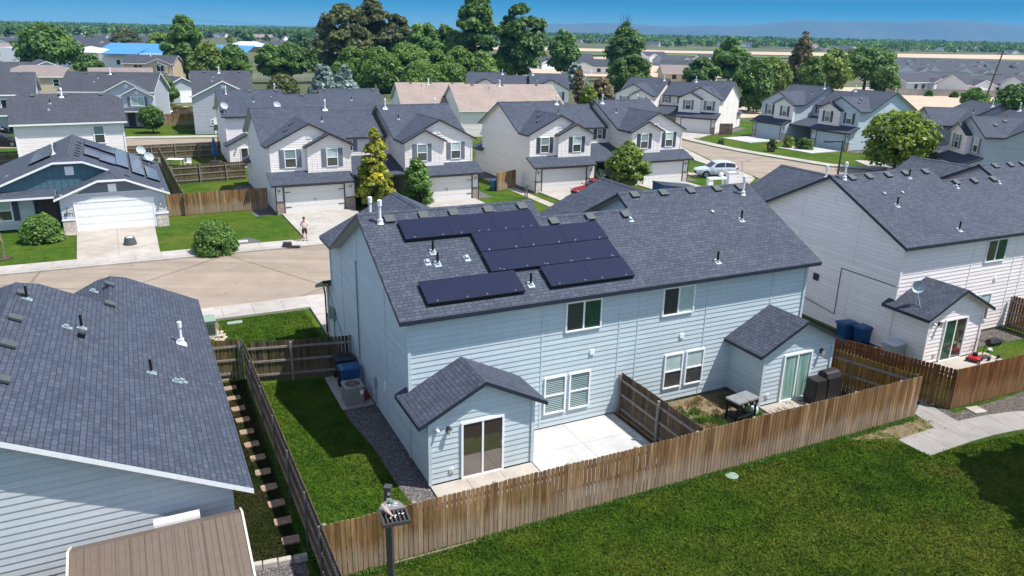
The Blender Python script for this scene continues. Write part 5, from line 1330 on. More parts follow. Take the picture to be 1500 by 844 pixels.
ptree('purple-leaved tree behind the white house', 82, 114, 144, 36, kind='round', leaf='leaf_red', n=3500, ls=.4, seed=19, base=.1, gap=.6)
ptree('dark round tree in front of the white school wing', 133, 81, 112, 36, kind='spread', leaf='leaf_dark', n=3500, ls=.5, seed=20, base=.1)
ptree('broad green tree before the left end of the school', 76, 39, 106, 78, kind='spread', leaf='leaf_mid', n=6000, ls=.7, seed=21, base=.15, gap=.5)
ptree('tall full green tree right of the blue school roof', 275, 22, 118, 58, kind='oval', leaf='leaf_mid', n=8000, ls=.7, seed=22, base=.05, lobes=70, lobe_r=.32)
ptree('feathery pale willow behind the slate-grey house', 309, 62, 122, 56, kind='round', leaf='leaf_willow', n=7000, ls=.5, seed=23, base=.06, droop=2.0)
ptree('lower round willow right of the feathery one', 345, 66, 122, 50, kind='round', leaf='leaf_mid', n=6000, ls=.5, seed=24, base=.06, droop=1.5)
ptree('pale bushy tree in front of the tan house rows far left', 188, 44, 78, 38, kind='round', leaf='leaf_olive', n=2500, ls=1.0, seed=25, base=.1, gap=.6)
ptree('yellow-green tree left of the tall full tree', 237, 48, 80, 32, kind='round', leaf='leaf_lime', n=2200, ls=1.0, seed=26, base=.1)
ptree('left of two round clipped dark trees by the white rail fence', 399, 66, 122, 46, kind='round', leaf='leaf_mid', n=6000, ls=.45, seed=27, base=.18, lobe_r=.3)
ptree('right and larger of two round dark trees by the white rail fence', 428, 63, 122, 56, kind='round', leaf='leaf_dark', n=7000, ls=.45, seed=28, base=.18, lobe_r=.3)
ptree('ragged green bush below the two round dark trees', 415, 108, 142, 46, kind='shrub', leaf='leaf_olive', n=3500, ls=.45, seed=29, base=.05, gap=.6)
ptree('narrower blue-grey spruce at the left of the pair', 476, 86, 142, 50, kind='cone', leaf='leaf_blue', n=6000, ls=.4, seed=30, base=.04, lobes=90, lobe_r=.26)
ptree('right blue-grey spruce, wider and lower', 506, 94, 142, 48, kind='cone', leaf='leaf_blue', n=6000, ls=.4, seed=31, base=.04, lobes=90, lobe_r=.3)
for i, (px, pt, pb, w, lab) in enumerate(((520, 74, 132, 50, 'first round willow from the spruces'), (557, 76, 136, 58, 'second round willow from the spruces, leaning over the dark roof'), (597, 68, 134, 60, 'tallest of the round willows in the row behind the duplexes'), (640, 79, 138, 62, 'round willow behind the left tan roof, broad and full'),
        (672, 74, 134, 50, 'round willow between the two tan roofs'), (704, 80, 134, 48, 'round willow behind the right tan roof'), (733, 80, 128, 42, 'last and smallest round willow at the right of the row'), (612, 96, 140, 44, 'low round willow in front of the row'))):
    ptree(lab, px, pt-5, pb, w*1.22, kind='round', leaf='leaf_wood', n=9000, ls=.42, seed=40+i, base=.02, droop=1.2, lobe_r=.36, group='round willows in a row')
ptree('tall brownish-green elm with a ragged top', 504, 4, 122, 80, kind='oval', leaf='leaf_olive', n=9000, ls=.6, seed=50, base=.12, lobes=60, gap=.7, lobe_r=.28)
ptree('tallest brownish-green elm, top at the frame edge', 548, -6, 122, 70, kind='oval', leaf='leaf_olive', n=9000, ls=.6, seed=51, base=.12, lobes=60, gap=.7, lobe_r=.28)
ptree('broad brownish-green elm right of the tallest one', 583, 20, 122, 62, kind='round', leaf='leaf_olive', n=8000, ls=.6, seed=52, base=.12, lobes=55, gap=.6, lobe_r=.28)
ptree('mid-green tree rising behind the willows', 622, 29, 126, 60, kind='oval', leaf='leaf_mid', n=7000, ls=.6, seed=53, base=.1, lobes=50, gap=.5)
ptree('mid-green rounder tree behind the willows, left of the cottonwood', 655, 37, 126, 56, kind='round', leaf='leaf_mid', n=7000, ls=.6, seed=54, base=.1, lobes=50, gap=.5)
ptree('tall dark cottonwood cut by the top of the picture', 697, -14, 128, 66, kind='poplar', leaf='leaf_dark', n=9000, ls=.6, seed=55, base=.2, lobes=60, gap=.6, lobe_r=.28)
ptree('tall dark cottonwood with drooping right side', 760, 3, 128, 78, kind='ragged', leaf='leaf_dark', n=9000, ls=.6, seed=56, base=.1, lobes=60, gap=.7, lobe_r=.26)
ptree('leafy green maple right of the cottonwoods', 824, 44, 114, 52, kind='oval', leaf='leaf_mid', n=6000, ls=.6, seed=57, base=.1, lobes=50)
ptree('blue spruce below the maple', 840, 88, 130, 46, kind='cone', leaf='leaf_blue', n=4000, ls=.5, seed=58, base=.03, lobes=60, lobe_r=.3)
ptree('tall dark tree with bare dead branches on top', 912, 32, 120, 58, kind='ragged', leaf='leaf_dark', n=7000, ls=.55, seed=59, base=.1, lobes=55, gap=.7, bare=9)
ptree('broad dark rounded tree below the dead-topped one', 924, 80, 146, 72, kind='round', leaf='leaf_dark', n=8000, ls=.42, seed=60, base=.03, lobe_r=.3)
ptree('brown dead conifer beside the cream duplex roof', 846, 98, 156, 18, kind='column', leaf='leaf_brown', n=2500, ls=.35, seed=61, base=.05, gap=.7)
ptree('yellow-green bush behind the cream duplex', 862, 122, 158, 28, kind='shrub', leaf='leaf_lime', n=3000, ls=.35, seed=62, base=.03, name='shrub', cat='shrub')
ptree('rusty brown bush behind the cream duplex', 881, 108, 150, 30, kind='shrub', leaf='leaf_brown', n=2500, ls=.4, seed=63, base=.03, gap=.7, name='shrub', cat='shrub')
ptree('round dark tree left of the cream duplex at the street end', 1025, 85, 130, 52, kind='round', leaf='leaf_dark', n=6000, ls=.5, seed=64, base=.05, lobe_r=.3)
ptree('taller green tree behind the round dark trees', 1066, 56, 122, 58, kind='oval', leaf='leaf_mid', n=6500, ls=.6, seed=65, base=.08)
ptree('big dark drooping tree right of the cream duplex at the street end', 1096, 84, 164, 74, kind='round', leaf='leaf_dark', n=9000, ls=.4, seed=66, base=.04, droop=1.2, lobe_r=.28)
ptree('bright green rounded willow behind the big drooping tree', 1128, 84, 136, 58, kind='spread', leaf='leaf_willow', n=6000, ls=.5, seed=67, base=.06, droop=1)
ptree('brown-tipped pine above the blue-grey duplex', 1168, 41, 134, 52, kind='cone', leaf='leaf_pine', n=6500, ls=.5, seed=68, base=.06, lobes=90, lobe_r=.3, gap=.6)
ptree('leafy green tree right of the pine', 1188, 84, 140, 48, kind='oval', leaf='leaf_mid', n=5000, ls=.45, seed=69, base=.06)
ptree('light green taller tree above the blue-grey duplex roof', 1212, 70, 140, 58, kind='oval', leaf='leaf_willow', n=6500, ls=.45, seed=70, base=.06)
ptree('spreading tree with a leaning dark trunk at the field edge', 1264, 71, 137, 78, kind='spread', leaf='leaf_mid', n=8000, ls=.45, seed=71, base=.3, trunk=.45, lobe_r=.3)
ptree('small round tree at the field edge right of the leaning one', 1294, 103, 138, 42, kind='round', leaf='leaf_mid', n=4000, ls=.42, seed=72, base=.06)
ptree('small tree left of the power pole at the field edge', 1424, 130, 162, 36, kind='round', leaf='leaf_mid', n=3000, ls=.4, seed=73, base=.06, gap=.5)
ptree('dark tree cut by the right edge of the view', 1482, 124, 178, 56, kind='round', leaf='leaf_dark', n=5000, ls=.4, seed=74, base=.06, gap=.5)
for i, (px, pb) in enumerate(((1326, 139), (1360, 141), (1397, 143))):
    ptree('small dark round shrub standing alone on the bare field', px, pb-8, pb, 9, kind='shrub', leaf='leaf_dark', n=500, ls=.5, seed=80+i, base=.05, name='shrub', cat='shrub', group='shrubs on the bare field')
# unseen tree added outside the right edge to cast the park lawn shadow
tree('large leafy tree added out of view at the right to shade the park lawn', (22.6, 20.2), 11, 4.1, kind='round', leaf='leaf_dark', n=9000, ls=.45, seed=90, base=.16, lobes=60)
# leafless young tree by the ranch
bt = thing('bare_tree', 'leafless young tree at the left edge in front of the ranch', 'tree', G(6, 379))
m = MB(); rr = random.Random(4)
def twig(p, d, L_n, r, k):
    e = p+d*L_n; m.tube(p, e, r, r*.6, 5)
    if k > 0:
        for _ in range(3): twig(e, (d+Vector((rr.uniform(-.7, .7), rr.uniform(-.7, .7), rr.uniform(.0, .5)))).normalized(), L_n*.68, r*.6, k-1)
twig(Vector((0, 0, 0)), Vector((.1, 0, 1)).normalized(), 1.0, .06, 4); m.build('trunk', M['bark_pale'], bt)
m = MB(); m.prism([(.5*math.cos(a*.7), .5*math.sin(a*.7)) for a in range(9)], .005, .05); m.build('mulch_ring', M['mulch'], bt)
# far trees: four shared kinds
FT = []
for i, (lf, kd) in enumerate((('leaf_mid', 'round'), ('leaf_dark', 'round'), ('leaf_olive', 'oval'), ('leaf_willow', 'spread'), ('leaf_dark', 'poplar'))):
    FT.append(tree('', (0, 0), 10, 4.6 if kd != 'poplar' else 2.8, kind=kd, leaf=lf, n=700, ls=1.25, seed=100+i, base=.05, lobes=22, name='far_tree'))
rg = random.Random(21); fu = set()
def far_tree(x, y, s, lab, grp):
    k = rg.choice([0, 1, 1, 2, 3, 4, 0, 1])
    if k not in fu: fu.add(k); o = FT[k]; o.location = (x, y, lift(y)); o.scale = (s, s, s)
    else: o = dup(FT[k], (x, y, lift(y)), rg.random()*6.28, scale=(s*rg.uniform(.85, 1.2), s*rg.uniform(.85, 1.2), s))
    o['label'] = lab; o['group'] = grp
hzy = lambda px: 29+px*.0213
for i in range(110):
    px = rg.uniform(-20, 480); py = hzy(px)+rg.choice([rg.uniform(6, 12), rg.uniform(10, 26), rg.uniform(16, 34)])
    x, y, _ = GF(px, py); far_tree(x, y, rg.uniform(.6, 1.1)*(1.0 if y < 500 else 1.2), 'far green tree among the dark-roofed rows at the left', 'far trees at the left')
for i in range(150):
    px = rg.uniform(760, 1540); py = hzy(px)+rg.choice([rg.uniform(4.5, 7), rg.uniform(6, 9), rg.uniform(8, 13)])
    x, y, _ = GF(px, py); far_tree(x, y, rg.uniform(.8, 1.5), 'far green tree in the belt below the blue hills', 'far trees below the hills')
def woods(name, n, f, seed, mats):
    """far-off woods that read as one mass"""
    r2 = np.random.default_rng(seed); P_ = []; K = []
    for i in range(n):
        x, y, s = f(r2); m_ = 60; d = r2.normal(size=(m_, 3)); d /= np.linalg.norm(d, axis=1)[:, None]
        P_.append(np.array([x, y, lift(y)+s*.5])+d*np.array([s*.8, s*.8, s*.5])*(.5+.5*r2.random((m_, 1)))); K.append(np.clip(.45+r2.normal(0, .2)+r2.normal(0, .15, m_), 0, 1))
    p = np.concatenate(P_); k = np.concatenate(K); n_ = len(p); nr = r2.normal(size=(n_, 3)); nr[:, 1] -= .6; nr[:, 2] += .5; nr /= np.linalg.norm(nr, axis=1)[:, None]
    u = np.cross(nr, r2.normal(size=(n_, 3))); u /= np.linalg.norm(u, axis=1)[:, None]; v = np.cross(nr, u); s = 2.6*(.7+.6*r2.random((n_, 1)))
    q = np.stack([p-u*s*.5-v*s*.4, p+u*s*.5-v*s*.3, p+u*s*.3+v*s*.5, p-u*s*.4+v*s*.5], 1).reshape(-1, 3); q[:, 2] = np.maximum(q[:, 2], np.maximum(0, q[:, 1]-BRK)*RISE+.05)
    me = bpy.data.meshes.new(name); me.vertices.add(4*n_); me.vertices.foreach_set('co', q.astype('f').ravel()); me.loops.add(4*n_); me.loops.foreach_set('vertex_index', np.arange(4*n_, dtype='i'))
    me.polygons.add(n_); me.polygons.foreach_set('loop_start', np.arange(0, 4*n_, 4, dtype='i')); me.update(calc_edges=True)
    at = me.attributes.new('rnd', 'FLOAT', 'FACE'); at.data.foreach_set('value', k.astype('f')); me.materials.append(M[mats]); o = bpy.data.objects.new(name, me); COL.objects.link(o); o['kind'] = 'stuff'; return o
def wf(r2):
    y = 1150+2600*r2.random()**1.3; return (r2.uniform(-.78, .78)*y, y, 7+6*r2.random())
woods('distant_woods', 2600, wf, 5, 'leaf_dark')
woods('distant_woods', 900, lambda r2: ((lambda y: (r2.uniform(-.78, .78)*y, y, 7+5*r2.random()))(1000+1700*r2.random())), 6, 'leaf_mid')

rg = random.Random(77)
for i in range(46):
    px = rg.choice([rg.uniform(325, 480), rg.uniform(560, 760), rg.uniform(440, 560)]); py = rg.uniform(62, 118); x, y, _ = GF(px, py)
    far_tree(x, y, rg.uniform(.45, .8), 'green tree in the rough ground between the round dark trees and the valley', 'trees in the rough ground')

def blades(name, poly, n, h, mat, seed):
    r2 = np.random.default_rng(seed); P2 = np.array([p[:2] for p in poly]); lo, hi = P2.min(0), P2.max(0); out = []
    while sum(len(o_) for o_ in out) < n:
        q = lo+(hi-lo)*r2.random((n*2, 2)); ins = np.zeros(len(q), bool); j = len(P2)-1
        for i in range(len(P2)):
            c_ = ((P2[i, 1] > q[:, 1]) != (P2[j, 1] > q[:, 1])) & (q[:, 0] < (P2[j, 0]-P2[i, 0])*(q[:, 1]-P2[i, 1])/(P2[j, 1]-P2[i, 1]+1e-9)+P2[i, 0]); ins ^= c_; j = i
        out.append(q[ins])
    q = np.concatenate(out)[:n]; p = np.concatenate([q, np.full((n, 1), .004)], 1); a = r2.random(n)*6.283; u = np.stack([np.cos(a), np.sin(a), np.zeros(n)], 1)*(.008+.018*r2.random((n, 1)))
    ln = np.stack([r2.normal(0, .95, n), r2.normal(0, .95, n), np.ones(n)], 1)*h*(.4+.8*r2.random((n, 1)))
    v = np.stack([p-u, p+u, p+u*.5+ln, p-u*.5+ln], 1).reshape(-1, 3)
    me = bpy.data.meshes.new(name); me.vertices.add(4*n); me.vertices.foreach_set('co', v.astype('f').ravel()); me.loops.add(4*n); me.loops.foreach_set('vertex_index', np.arange(4*n, dtype='i'))
    me.polygons.add(n); me.polygons.foreach_set('loop_start', np.arange(0, 4*n, 4, dtype='i')); me.update(calc_edges=True); me.materials.append(M[mat])
    o = bpy.data.objects.new(name, me); COL.objects.link(o); o['kind'] = 'stuff'; return o
blades('park_grass', [B(-3.6, -5.0), B(14.8, -5.0), B(16.5, -6.1), G(1338, 658), G(1362, 668), G(1420, 652), G(1520, 632), G(1540, 860), G(510, 860)], 300000, .045, 'grass_blade', 1)
blades('yard_grass', [B(-4.1, -4.7), B(-.75, -4.7), B(-.05, -4.7), B(-.05, -3.15), B(-.75, -2.8), B(-.95, -1), B(-1.0, 1.2), B(-1.25, 3.4), B(-1.3, 7.4), B(-4.1, 8.1)], 70000, .042, 'yard_blade', 2)
blades('yard_grass', [B(-5.2, 9.4), B(-.4, 9.0), B(-.4, 16.1), B(-4.6, 16.1)], 40000, .042, 'yard_blade', 3)
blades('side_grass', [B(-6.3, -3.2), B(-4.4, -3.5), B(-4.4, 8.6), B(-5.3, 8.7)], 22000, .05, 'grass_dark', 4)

rg = random.Random(78)
for i in range(70):
    px = rg.uniform(300, 1000); py = 29+px*.0213+rg.uniform(8, 22); x, y, _ = GF(px, py)
    far_tree(x, y, rg.uniform(.6, 1.15), 'far green tree on the valley floor between scattered houses', 'far trees in the middle of the valley')
for i in range(55):
    px = rg.choice([rg.uniform(300, 800), rg.uniform(760, 1500)]); py = 29+px*.0213+rg.uniform(7, 17); x, y, _ = GF(px, py)
    far_house(rg.choice([0, 2, 2, 3, 4]), x, y, rg.uniform(0, 6.28), 'tiny house scattered across the far valley floor', 'houses scattered over the far valley', rg.uniform(.9, 1.5))
# ------------------------------------------------------------------ fences
def fence(label, mat, p0, p1, h=1.75, inside=1, group=None, pw=.14, seed=0, rails=True, post='rail_grey', name='wooden_fence', sag=.015, cat='fence', steelpost=False, cap=False):
    """plank fence from p0 to p1; inside=+1 puts rails and posts on the left of the line"""
    a, b = Vector((p0[0], p0[1], 0)), Vector((p1[0], p1[1], 0)); d = b-a; Lg = d.length
    root = thing(name, label, cat, a, math.atan2(d.y, d.x), group); rr = random.Random(seed); m = MB(); n = int(Lg/pw); w = Lg/n; ww = 0
    for i in range(n):
        ww = max(-.03, min(.03, ww+rr.uniform(-.006, .006))); x = i*w; t = .016; hh = h+ww+rr.uniform(-.008, .008); g = .006+rr.random()*.005; yo = rr.uniform(-.004, .004); e = .028
        m.rnd = min(1, max(0, rr.gauss(.5, .24)))
        z0 = .035
        pts = [(x+g, z0), (x+w-g, z0), (x+w-g, hh-e), (x+w-g-e, hh), (x+g+e, hh), (x+g, hh-e)]
        f = [(px, yo-t/2, pz) for px, pz in pts]; k = [(px, yo+t/2, pz) for px, pz in pts]
        m.poly(f); m.poly(k[::-1])
        for q in range(6): r = (q+1) % 6; m.poly([f[r], f[q], k[q], k[r]])
    m.build('plank', M[mat], root, rnd=True)
    if rails:
        m = MB(); y0, y1 = (.012, .05) if inside > 0 else (-.05, -.012)
        for z in (.28, h*.5, h-.28):
            if z == h*.5 and h < 1.6: continue
            x = 0
            while x < Lg-.05:
                xe = min(x+2.4, Lg); dz = rr.uniform(-.01, .01); m.box(x, xe-.004, y0, y1, z-.045+dz, z+.045+dz); x = xe
        m.build('rail', M[post], root)
        x = .05
        while x < Lg:
            m = MB(); yp0, yp1 = (.052, .14) if inside > 0 else (-.14, -.052)
            if steelpost: m.tube((x, (yp0+yp1)/2, 0), (x, (yp0+yp1)/2, h+.04), .03, n=8); m.ball((x, (yp0+yp1)/2, h+.05), .036, nu=8, nv=5)
            else: m.box(x-.045, x+.045, yp0, yp1, 0, h-.04)
            m.build('post', M['post_steel'] if steelpost else M[post], root); x += 2.4
    return root
FY = -4.87
fence('long weathered plank fence between the park lawn and the blue house yard', 'fence_worn', B(-3.95, FY), B(18.72, FY+.0), 1.75, 1, seed=1)
fence('brown plank fence dividing the blue house patio from the dirt yard', 'fence_old', B(8.33, -.05), B(8.33, FY+.1), 1.75, -1, seed=2, steelpost=False)
fence('mossy yellow plank fence beside the covered grill', 'fence_yellow', B(18.66, FY+.1), B(17.3, -.7), 1.75, 1, seed=3, steelpost=True)
fence('dark plank fence with metal posts between the lawn and the stepping stones', 'fence_old', B(-4.22, 8.78), B(-3.99, FY+.02), 1.75, -1, seed=4, steelpost=True)
fence('dark plank fence with metal posts running on beside the lamp pole to the bottom edge', 'fence_old', B(-3.98, FY-.03), B(-3.9, -11.5), 1.75, -1, seed=14, steelpost=True)
fence('dark weathered plank fence with a gate between lawn and blue house', 'fence_old', B(-.05, 7.55), B(-4.1, 8.35), 1.75, 1, seed=5)
fence('short dark plank fence between the near left house and the side yard', 'fence_old', B(-4.3, 8.85), B(-6.6, 9.1), 1.75, 1, seed=6)
W1 = lambda a, b: (X1+a*math.cos(TH1)-b*math.sin(TH1), Y1+a*math.sin(TH1)+b*math.cos(TH1))
c0 = G(1403, 541, 1.75)
fence('reddish plank fence along the narrow path beside the white house', 'fence_red', G(1196, 486, 1.75), c0, 1.75, 1, seed=7, post='fence_red' if False else 'rail_grey')
e0 = B(33, -5.3)
fence('reddish plank fence in front of the white house yard', 'fence_red', (c0[0]+.03, c0[1]), e0, 1.75, 1, seed=8)
fence('dark plank fence dividing the white house yard at the right edge', 'fence_red', W1(8.6, -.1), W1(8.6, -5.5), 1.75, -1, seed=9)
# across the street
F = 1.8
def pf(lab, mat, a, b, ins=1, seed=1, h=1.75, pw=.16, **k): return fence(lab, mat, G(*a, h), G(*b, h), h, ins, seed=seed, pw=pw, **k)
pf('brown plank fence beside the ranch house garage', 'fence_worn', (240, 285), (391, 275), 1, 21)
pf('plank fence running back from the ranch house corner', 'fence_old', (230, 213), (268, 284), 1, 22)
pf('weathered plank fence across the yards behind the ranch house', 'fence_old', (250, 243), (358, 236), -1, 23)
pf('plank fence along the back street behind the yards', 'fence_old', (184, 214), (322, 207), -1, 24)
pf('dark plank fence at the left edge behind the ranch house', 'fence_old', (-40, 224), (26, 221), -1, 25)
pf('low plank fence beside the grey porch house', 'fence_worn', (238, 167), (290, 166), 1, 26)
pf('pale fence behind the low plank fence', 'fence_worn', (252, 156), (284, 157), 1, 27)
pf('plank gate fence between the beige and cream duplexes', 'fence_worn', (729, 253), (756, 248), 1, 28)
pf('short brown plank fence beside the cream duplex at the street end', 'fence_old', (1055, 181), (1074, 181), 1, 29)
pf('short plank fence at the far side of the beige duplex', 'fence_worn', (705, 268), (712, 300), 1, 30) if False else None
# white rail fences near the round dark trees
rf = thing('rail_fence', 'white rail fence below the two round dark trees', 'fence', G(372, 117)); m = MB()
for k in range(14): m.box(k*2.4, k*2.4+.14, 0, .14, 0, 1.5)
for z in (.4, .85, 1.3): m.box(0, 31.3, .03, .09, z, z+.15)
m.build('rail', M['white_fence'], rf)
rf = thing('vinyl_fence', 'long tan fence along the new houses at the bare field', 'fence', G(1296, 139), -.03); m = MB(); m.box(0, 70, 0, .08, 0, 1.8); m.box(0, 70, -.03, .11, 1.8, 1.9)
for k in range(29): m.box(k*2.4, k*2.4+.14, -.03, .11, 0, 1.95)
m.build('panel', M['concrete_warm'], rf)

# ------------------------------------------------------------------ things in the yards
def wheelie_bin(label, loc, rz, mat, group=None, w=.62, d=.74, h=1.0):
    t = thing('wheelie_bin', label, 'bin', loc, rz, group); m = MB()
    rings = [[(-a, -b, z), (a, -b, z), (a, b, z), (-a, b, z)] for a, b, z in ((w*.38, d*.36, .06), (w*.46, d*.46, h*.86), (w*.5, d*.5, h*.88), (w*.5, d*.5, h*.95))]
    m.loft(rings); m.build('body', M[mat], t)
    l = MB(); l.loft([[(-w*.53, -d*.55, h*.95), (w*.53, -d*.55, h*.95), (w*.53, d*.56, h*.95), (-w*.53, d*.56, h*.95)], [(-w*.53, -d*.55, h*.985), (w*.53, -d*.55, h*.985), (w*.53, d*.56, h*1.0), (-w*.53, d*.56, h*1.0)], [(-w*.4, -d*.4, h*1.03), (w*.4, -d*.4, h*1.03), (w*.4, d*.42, h*1.05), (-w*.4, d*.42, h*1.05)]])
    l.tube((-w*.45, d*.6, h*.96), (w*.45, d*.6, h*.96), .02, n=6); l.build('lid', M[mat], t)
    for s in (-1, 1):
        q = MB(); q.tube((s*w*.44, d*.40, .12), (s*w*.52, d*.40, .12), .12, n=12); q.build('wheel', M['rubber'], t)
    return t
wheelie_bin('dark wheelie bin against the plank gate beside the blue house', B(-.52, 7.0, .06), TH+1.6, 'bin_dark')
b_ = wheelie_bin('blue wheelie bin with a pale recycling mark, next to the air conditioner', B(-.55, 6.05, .06), TH+1.6, 'bin_blue')
m = MB()
for k in range(3):
    a = k*2.094+.5; p = Vector((0, -.372, .62)); c = Vector((math.cos(a), 0, math.sin(a))); s = Vector((-math.sin(a), 0, math.cos(a)))
    m.poly([p+c*.10-s*.06, p+c*.10+s*.05, p+c*.065+s*.05, p+c*.065-s*.06]); m.poly([p+c*.12+s*.05, p+c*.045+s*.05, p+c*.085+s*.1])
m.build('recycling_mark', M['trim_grey'], b_)
t = thing('air_conditioner', 'beige air conditioning unit on the pad beside the blue house', 'air conditioner', B(-.75, 4.85, .06), TH); m = MB()
m.prism([(-.36, -.36), (.36, -.36), (.36, .36), (-.36, .36)], 0, .06); m.prism([(-.34, -.34), (.34, -.34), (.34, .34), (-.34, .34)], .06, .72)
for k in range(16):
    z = .1+k*.038
    m.box(-.355, .355, -.355, -.34, z, z+.016); m.box(-.355, .355, .34, .355, z, z+.016); m.box(-.355, -.34, -.34, .34, z, z+.016); m.box(.34, .355, -.34, .34, z, z+.016)
m.prism([(-.37, -.37), (.37, -.37), (.37, .37), (-.37, .37)], .72, .79); m.build('body', M['ac_beige'], t)
g = MB(); g.tube((0, 0, .785), (0, 0, .795), .29, n=20)
g.build('fan_well', M['black_metal'], t); g = MB()
for r in (.08, .14, .2, .26): 
    for i in range(20): a0, a1 = i*.31416, (i+1)*.31416; g.tube((r*math.cos(a0), r*math.sin(a0), .81), (r*math.cos(a1), r*math.sin(a1), .81), .006, n=4, caps=False)
for i in range(6): g.tube((0, 0, .815), (.29*math.cos(i*1.047), .29*math.sin(i*1.047), .80), .007, n=4)
g.build('fan_guard', M['ac_beige'], t); g = MB(); g.box(.2, .33, -.362, -.354, .45, .62); g.build('rating_plate', M['vinyl'], t)
t = thing('gas_can', 'red fuel can beside the air conditioning unit', 'fuel can', B(-.25, 4.9, .06), TH+.3); m = MB(); m.loft([[(-.13, -.1, 0), (.13, -.1, 0), (.13, .1, 0), (-.13, .1, 0)], [(-.14, -.11, .22), (.14, -.11, .22), (.14, .11, .22), (-.14, .11, .22)], [(-.07, -.06, .3), (.07, -.06, .3), (.07, .06, .3), (-.07, .06, .3)]]); m.tube((.05, 0, .28), (.15, 0, .42), .025, n=6); m.tube((-.08, 0, .3), (.04, 0, .37), .015, n=5); m.build('body', M['red_paint'], t)
# kettle edging at the gravel and stepping stones
m = None
rr = random.Random(3)
for i, (x, y) in enumerate([(-5.0+.04*k+.03*rr.random(), 9.0-.98*k) for k in range(13)]):
    t = MB(); a = rr.uniform(-.08, .08); w, d = .24, .17
    t.prism([(-w, -d+.03), (-w+.03, -d), (w-.03, -d), (w, -d+.02), (w, d-.02), (w-.03, d), (-w+.02, d), (-w, d-.03)], 0, .055)
    o = t.build('stepping_stone', M['paver']); p = B(x, y, .012); o.location = p; o.rotation_euler = (0, 0, TH+a); tag(o, 'flat reddish stepping stone in the strip of grass beside the fence', 'paver', 'stepping stones in the side yard')
for i in range(6):
    t = MB(); w, d = .19, .10; t.loft([[(-w, -d, 0), (w, -d, 0), (w, d, 0), (-w, d, 0)], [(-w*.97, -d*.9, .13), (w*.97, -d*.9, .13), (w*.97, d*.9, .13), (-w*.97, d*.9, .13)], [(-w*.9, -d*.75, .15), (w*.9, -d*.75, .15), (w*.9, d*.75, .15), (-w*.9, d*.75, .15)]])
    o = t.build('edging_block', M['block']); o.location = B(-6.35+.39*i, -3.45-.05*i, .01); o.rotation_euler = (0, 0, TH-.12+rr.uniform(-.06, .06)); tag(o, 'pale stone edging block between side-yard grass and gravel', 'block', 'edging blocks by the gravel')
# barbecue things in the right yard
t = thing('covered_grill', 'barbecue grill under a black fabric cover beside the glass door', 'grill', B(16.75, -2.35, .085), TH+.05); m = MB()
def ring(x0, x1, y0, y1, z, r=.05): return [(x0+r, y0, z), (x1-r, y0, z), (x1, y0+r, z), (x1, y1-r, z), (x1-r, y1, z), (x0+r, y1, z), (x0, y1-r, z), (x0, y0+r, z)]
m.loft([ring(-.45, .45, -.33, .33, 0), ring(-.44, .46, -.34, .33, .3), ring(-.42, .43, -.31, .31, .85), ring(-.42, .42, -.30, .30, 1.0), ring(-.38, .38, -.2, .24, 1.17), ring(-.34, .34, -.08, .16, 1.22)]); m.build('cover', M['cover_black'], t, smooth=False)
t = thing('covered_smoker', 'boxy smoker under a black cover, left of the covered grill', 'grill', B(15.95, -2.45, .085), TH-.04); m = MB(); m.loft([ring(-.31, .31, -.3, .3, 0), ring(-.32, .32, -.31, .31, .4), ring(-.29, .29, -.28, .28, 1.0), ring(-.28, .28, -.27, .27, 1.04)]); m.build('cover', M['cover_black'], t)
t = thing('griddle', 'flat-top griddle cart with steel lid standing in the dirt yard', 'griddle', B(12.35, -2.25, .012), TH+.12)
m = MB(); m.box(-.56, .56, -.3, .3, .66, .84); m.build('firebox', M['black_metal'], t)
m = MB(); m.loft([ring(-.58, -.005, -.34, .34, .86, .03), ring(-.57, -.01, -.33, .33, .92, .03)]); m.loft([ring(.005, .58, -.34, .34, .86, .03), ring(.01, .57, -.33, .33, .92, .03)]); m.build('lid', M['steel'], t)
for sx in (-.5, .5):
    for sy in (-.25, .25): q = MB(); q.box(sx-.03, sx+.03, sy-.03, sy+.03, .03, .66); q.build('leg', M['black_metal'], t)
m = MB(); m.box(-.5, .5, -.26, .26, .18, .22); m.build('shelf', M['black_metal'], t)
for k in range(3): q = MB(); q.tube((-.3+.3*k, -.3, .75), (-.3+.3*k, -.345, .75), .045, n=10); q.build('knob', M['steel'], t)
t = thing('propane_tank', 'white propane tank on the ground beside the griddle', 'gas tank', B(13.08, -2.2, .012), 0); m = MB(); m.tube((0, 0, .0), (0, 0, .05), .12, n=14)
prof = [(.02, .1), (.05, .15), (.12, .155), (.28, .155), (.34, .13), (.37, .06)]
m.loft([[(r*math.cos(a*.4488), r*math.sin(a*.4488), z) for a in range(14)] for z, r in prof]); m.build('body', M['tank_white'], t, smooth=True); m = MB(); m.tube((0, 0, .37), (0, 0, .45), .03, n=8)
for a in (0, 2.1, 4.2): m.tube((.09*math.cos(a), .09*math.sin(a), .35), (.09*math.cos(a), .09*math.sin(a), .47), .012, n=5)
for i in range(12): m.tube((.1*math.cos(i*.5236), .1*math.sin(i*.5236), .47), (.1*math.cos(i*.5236+.5236), .1*math.sin(i*.5236+.5236), .47), .012, n=5)
m.build('collar', M['galv'], t)
t = thing('timber_pile', 'untidy pile of grey sticks and boards on the ground by the glass door corner', 'timber', B(13.9, -2.85, .09), TH); m = MB(); rr = random.Random(8)
for k in range(14):
    a = rr.uniform(0, 3.1); p = Vector((rr.uniform(-.55, .55), rr.uniform(-.25, .25), .03+k*.008)); d = Vector((math.cos(a), math.sin(a), rr.uniform(-.03, .05)))*rr.uniform(.2, .5); m.tube(p-d, p+d, .018, n=5)
m.build('stick', M['rail_grey'], t)
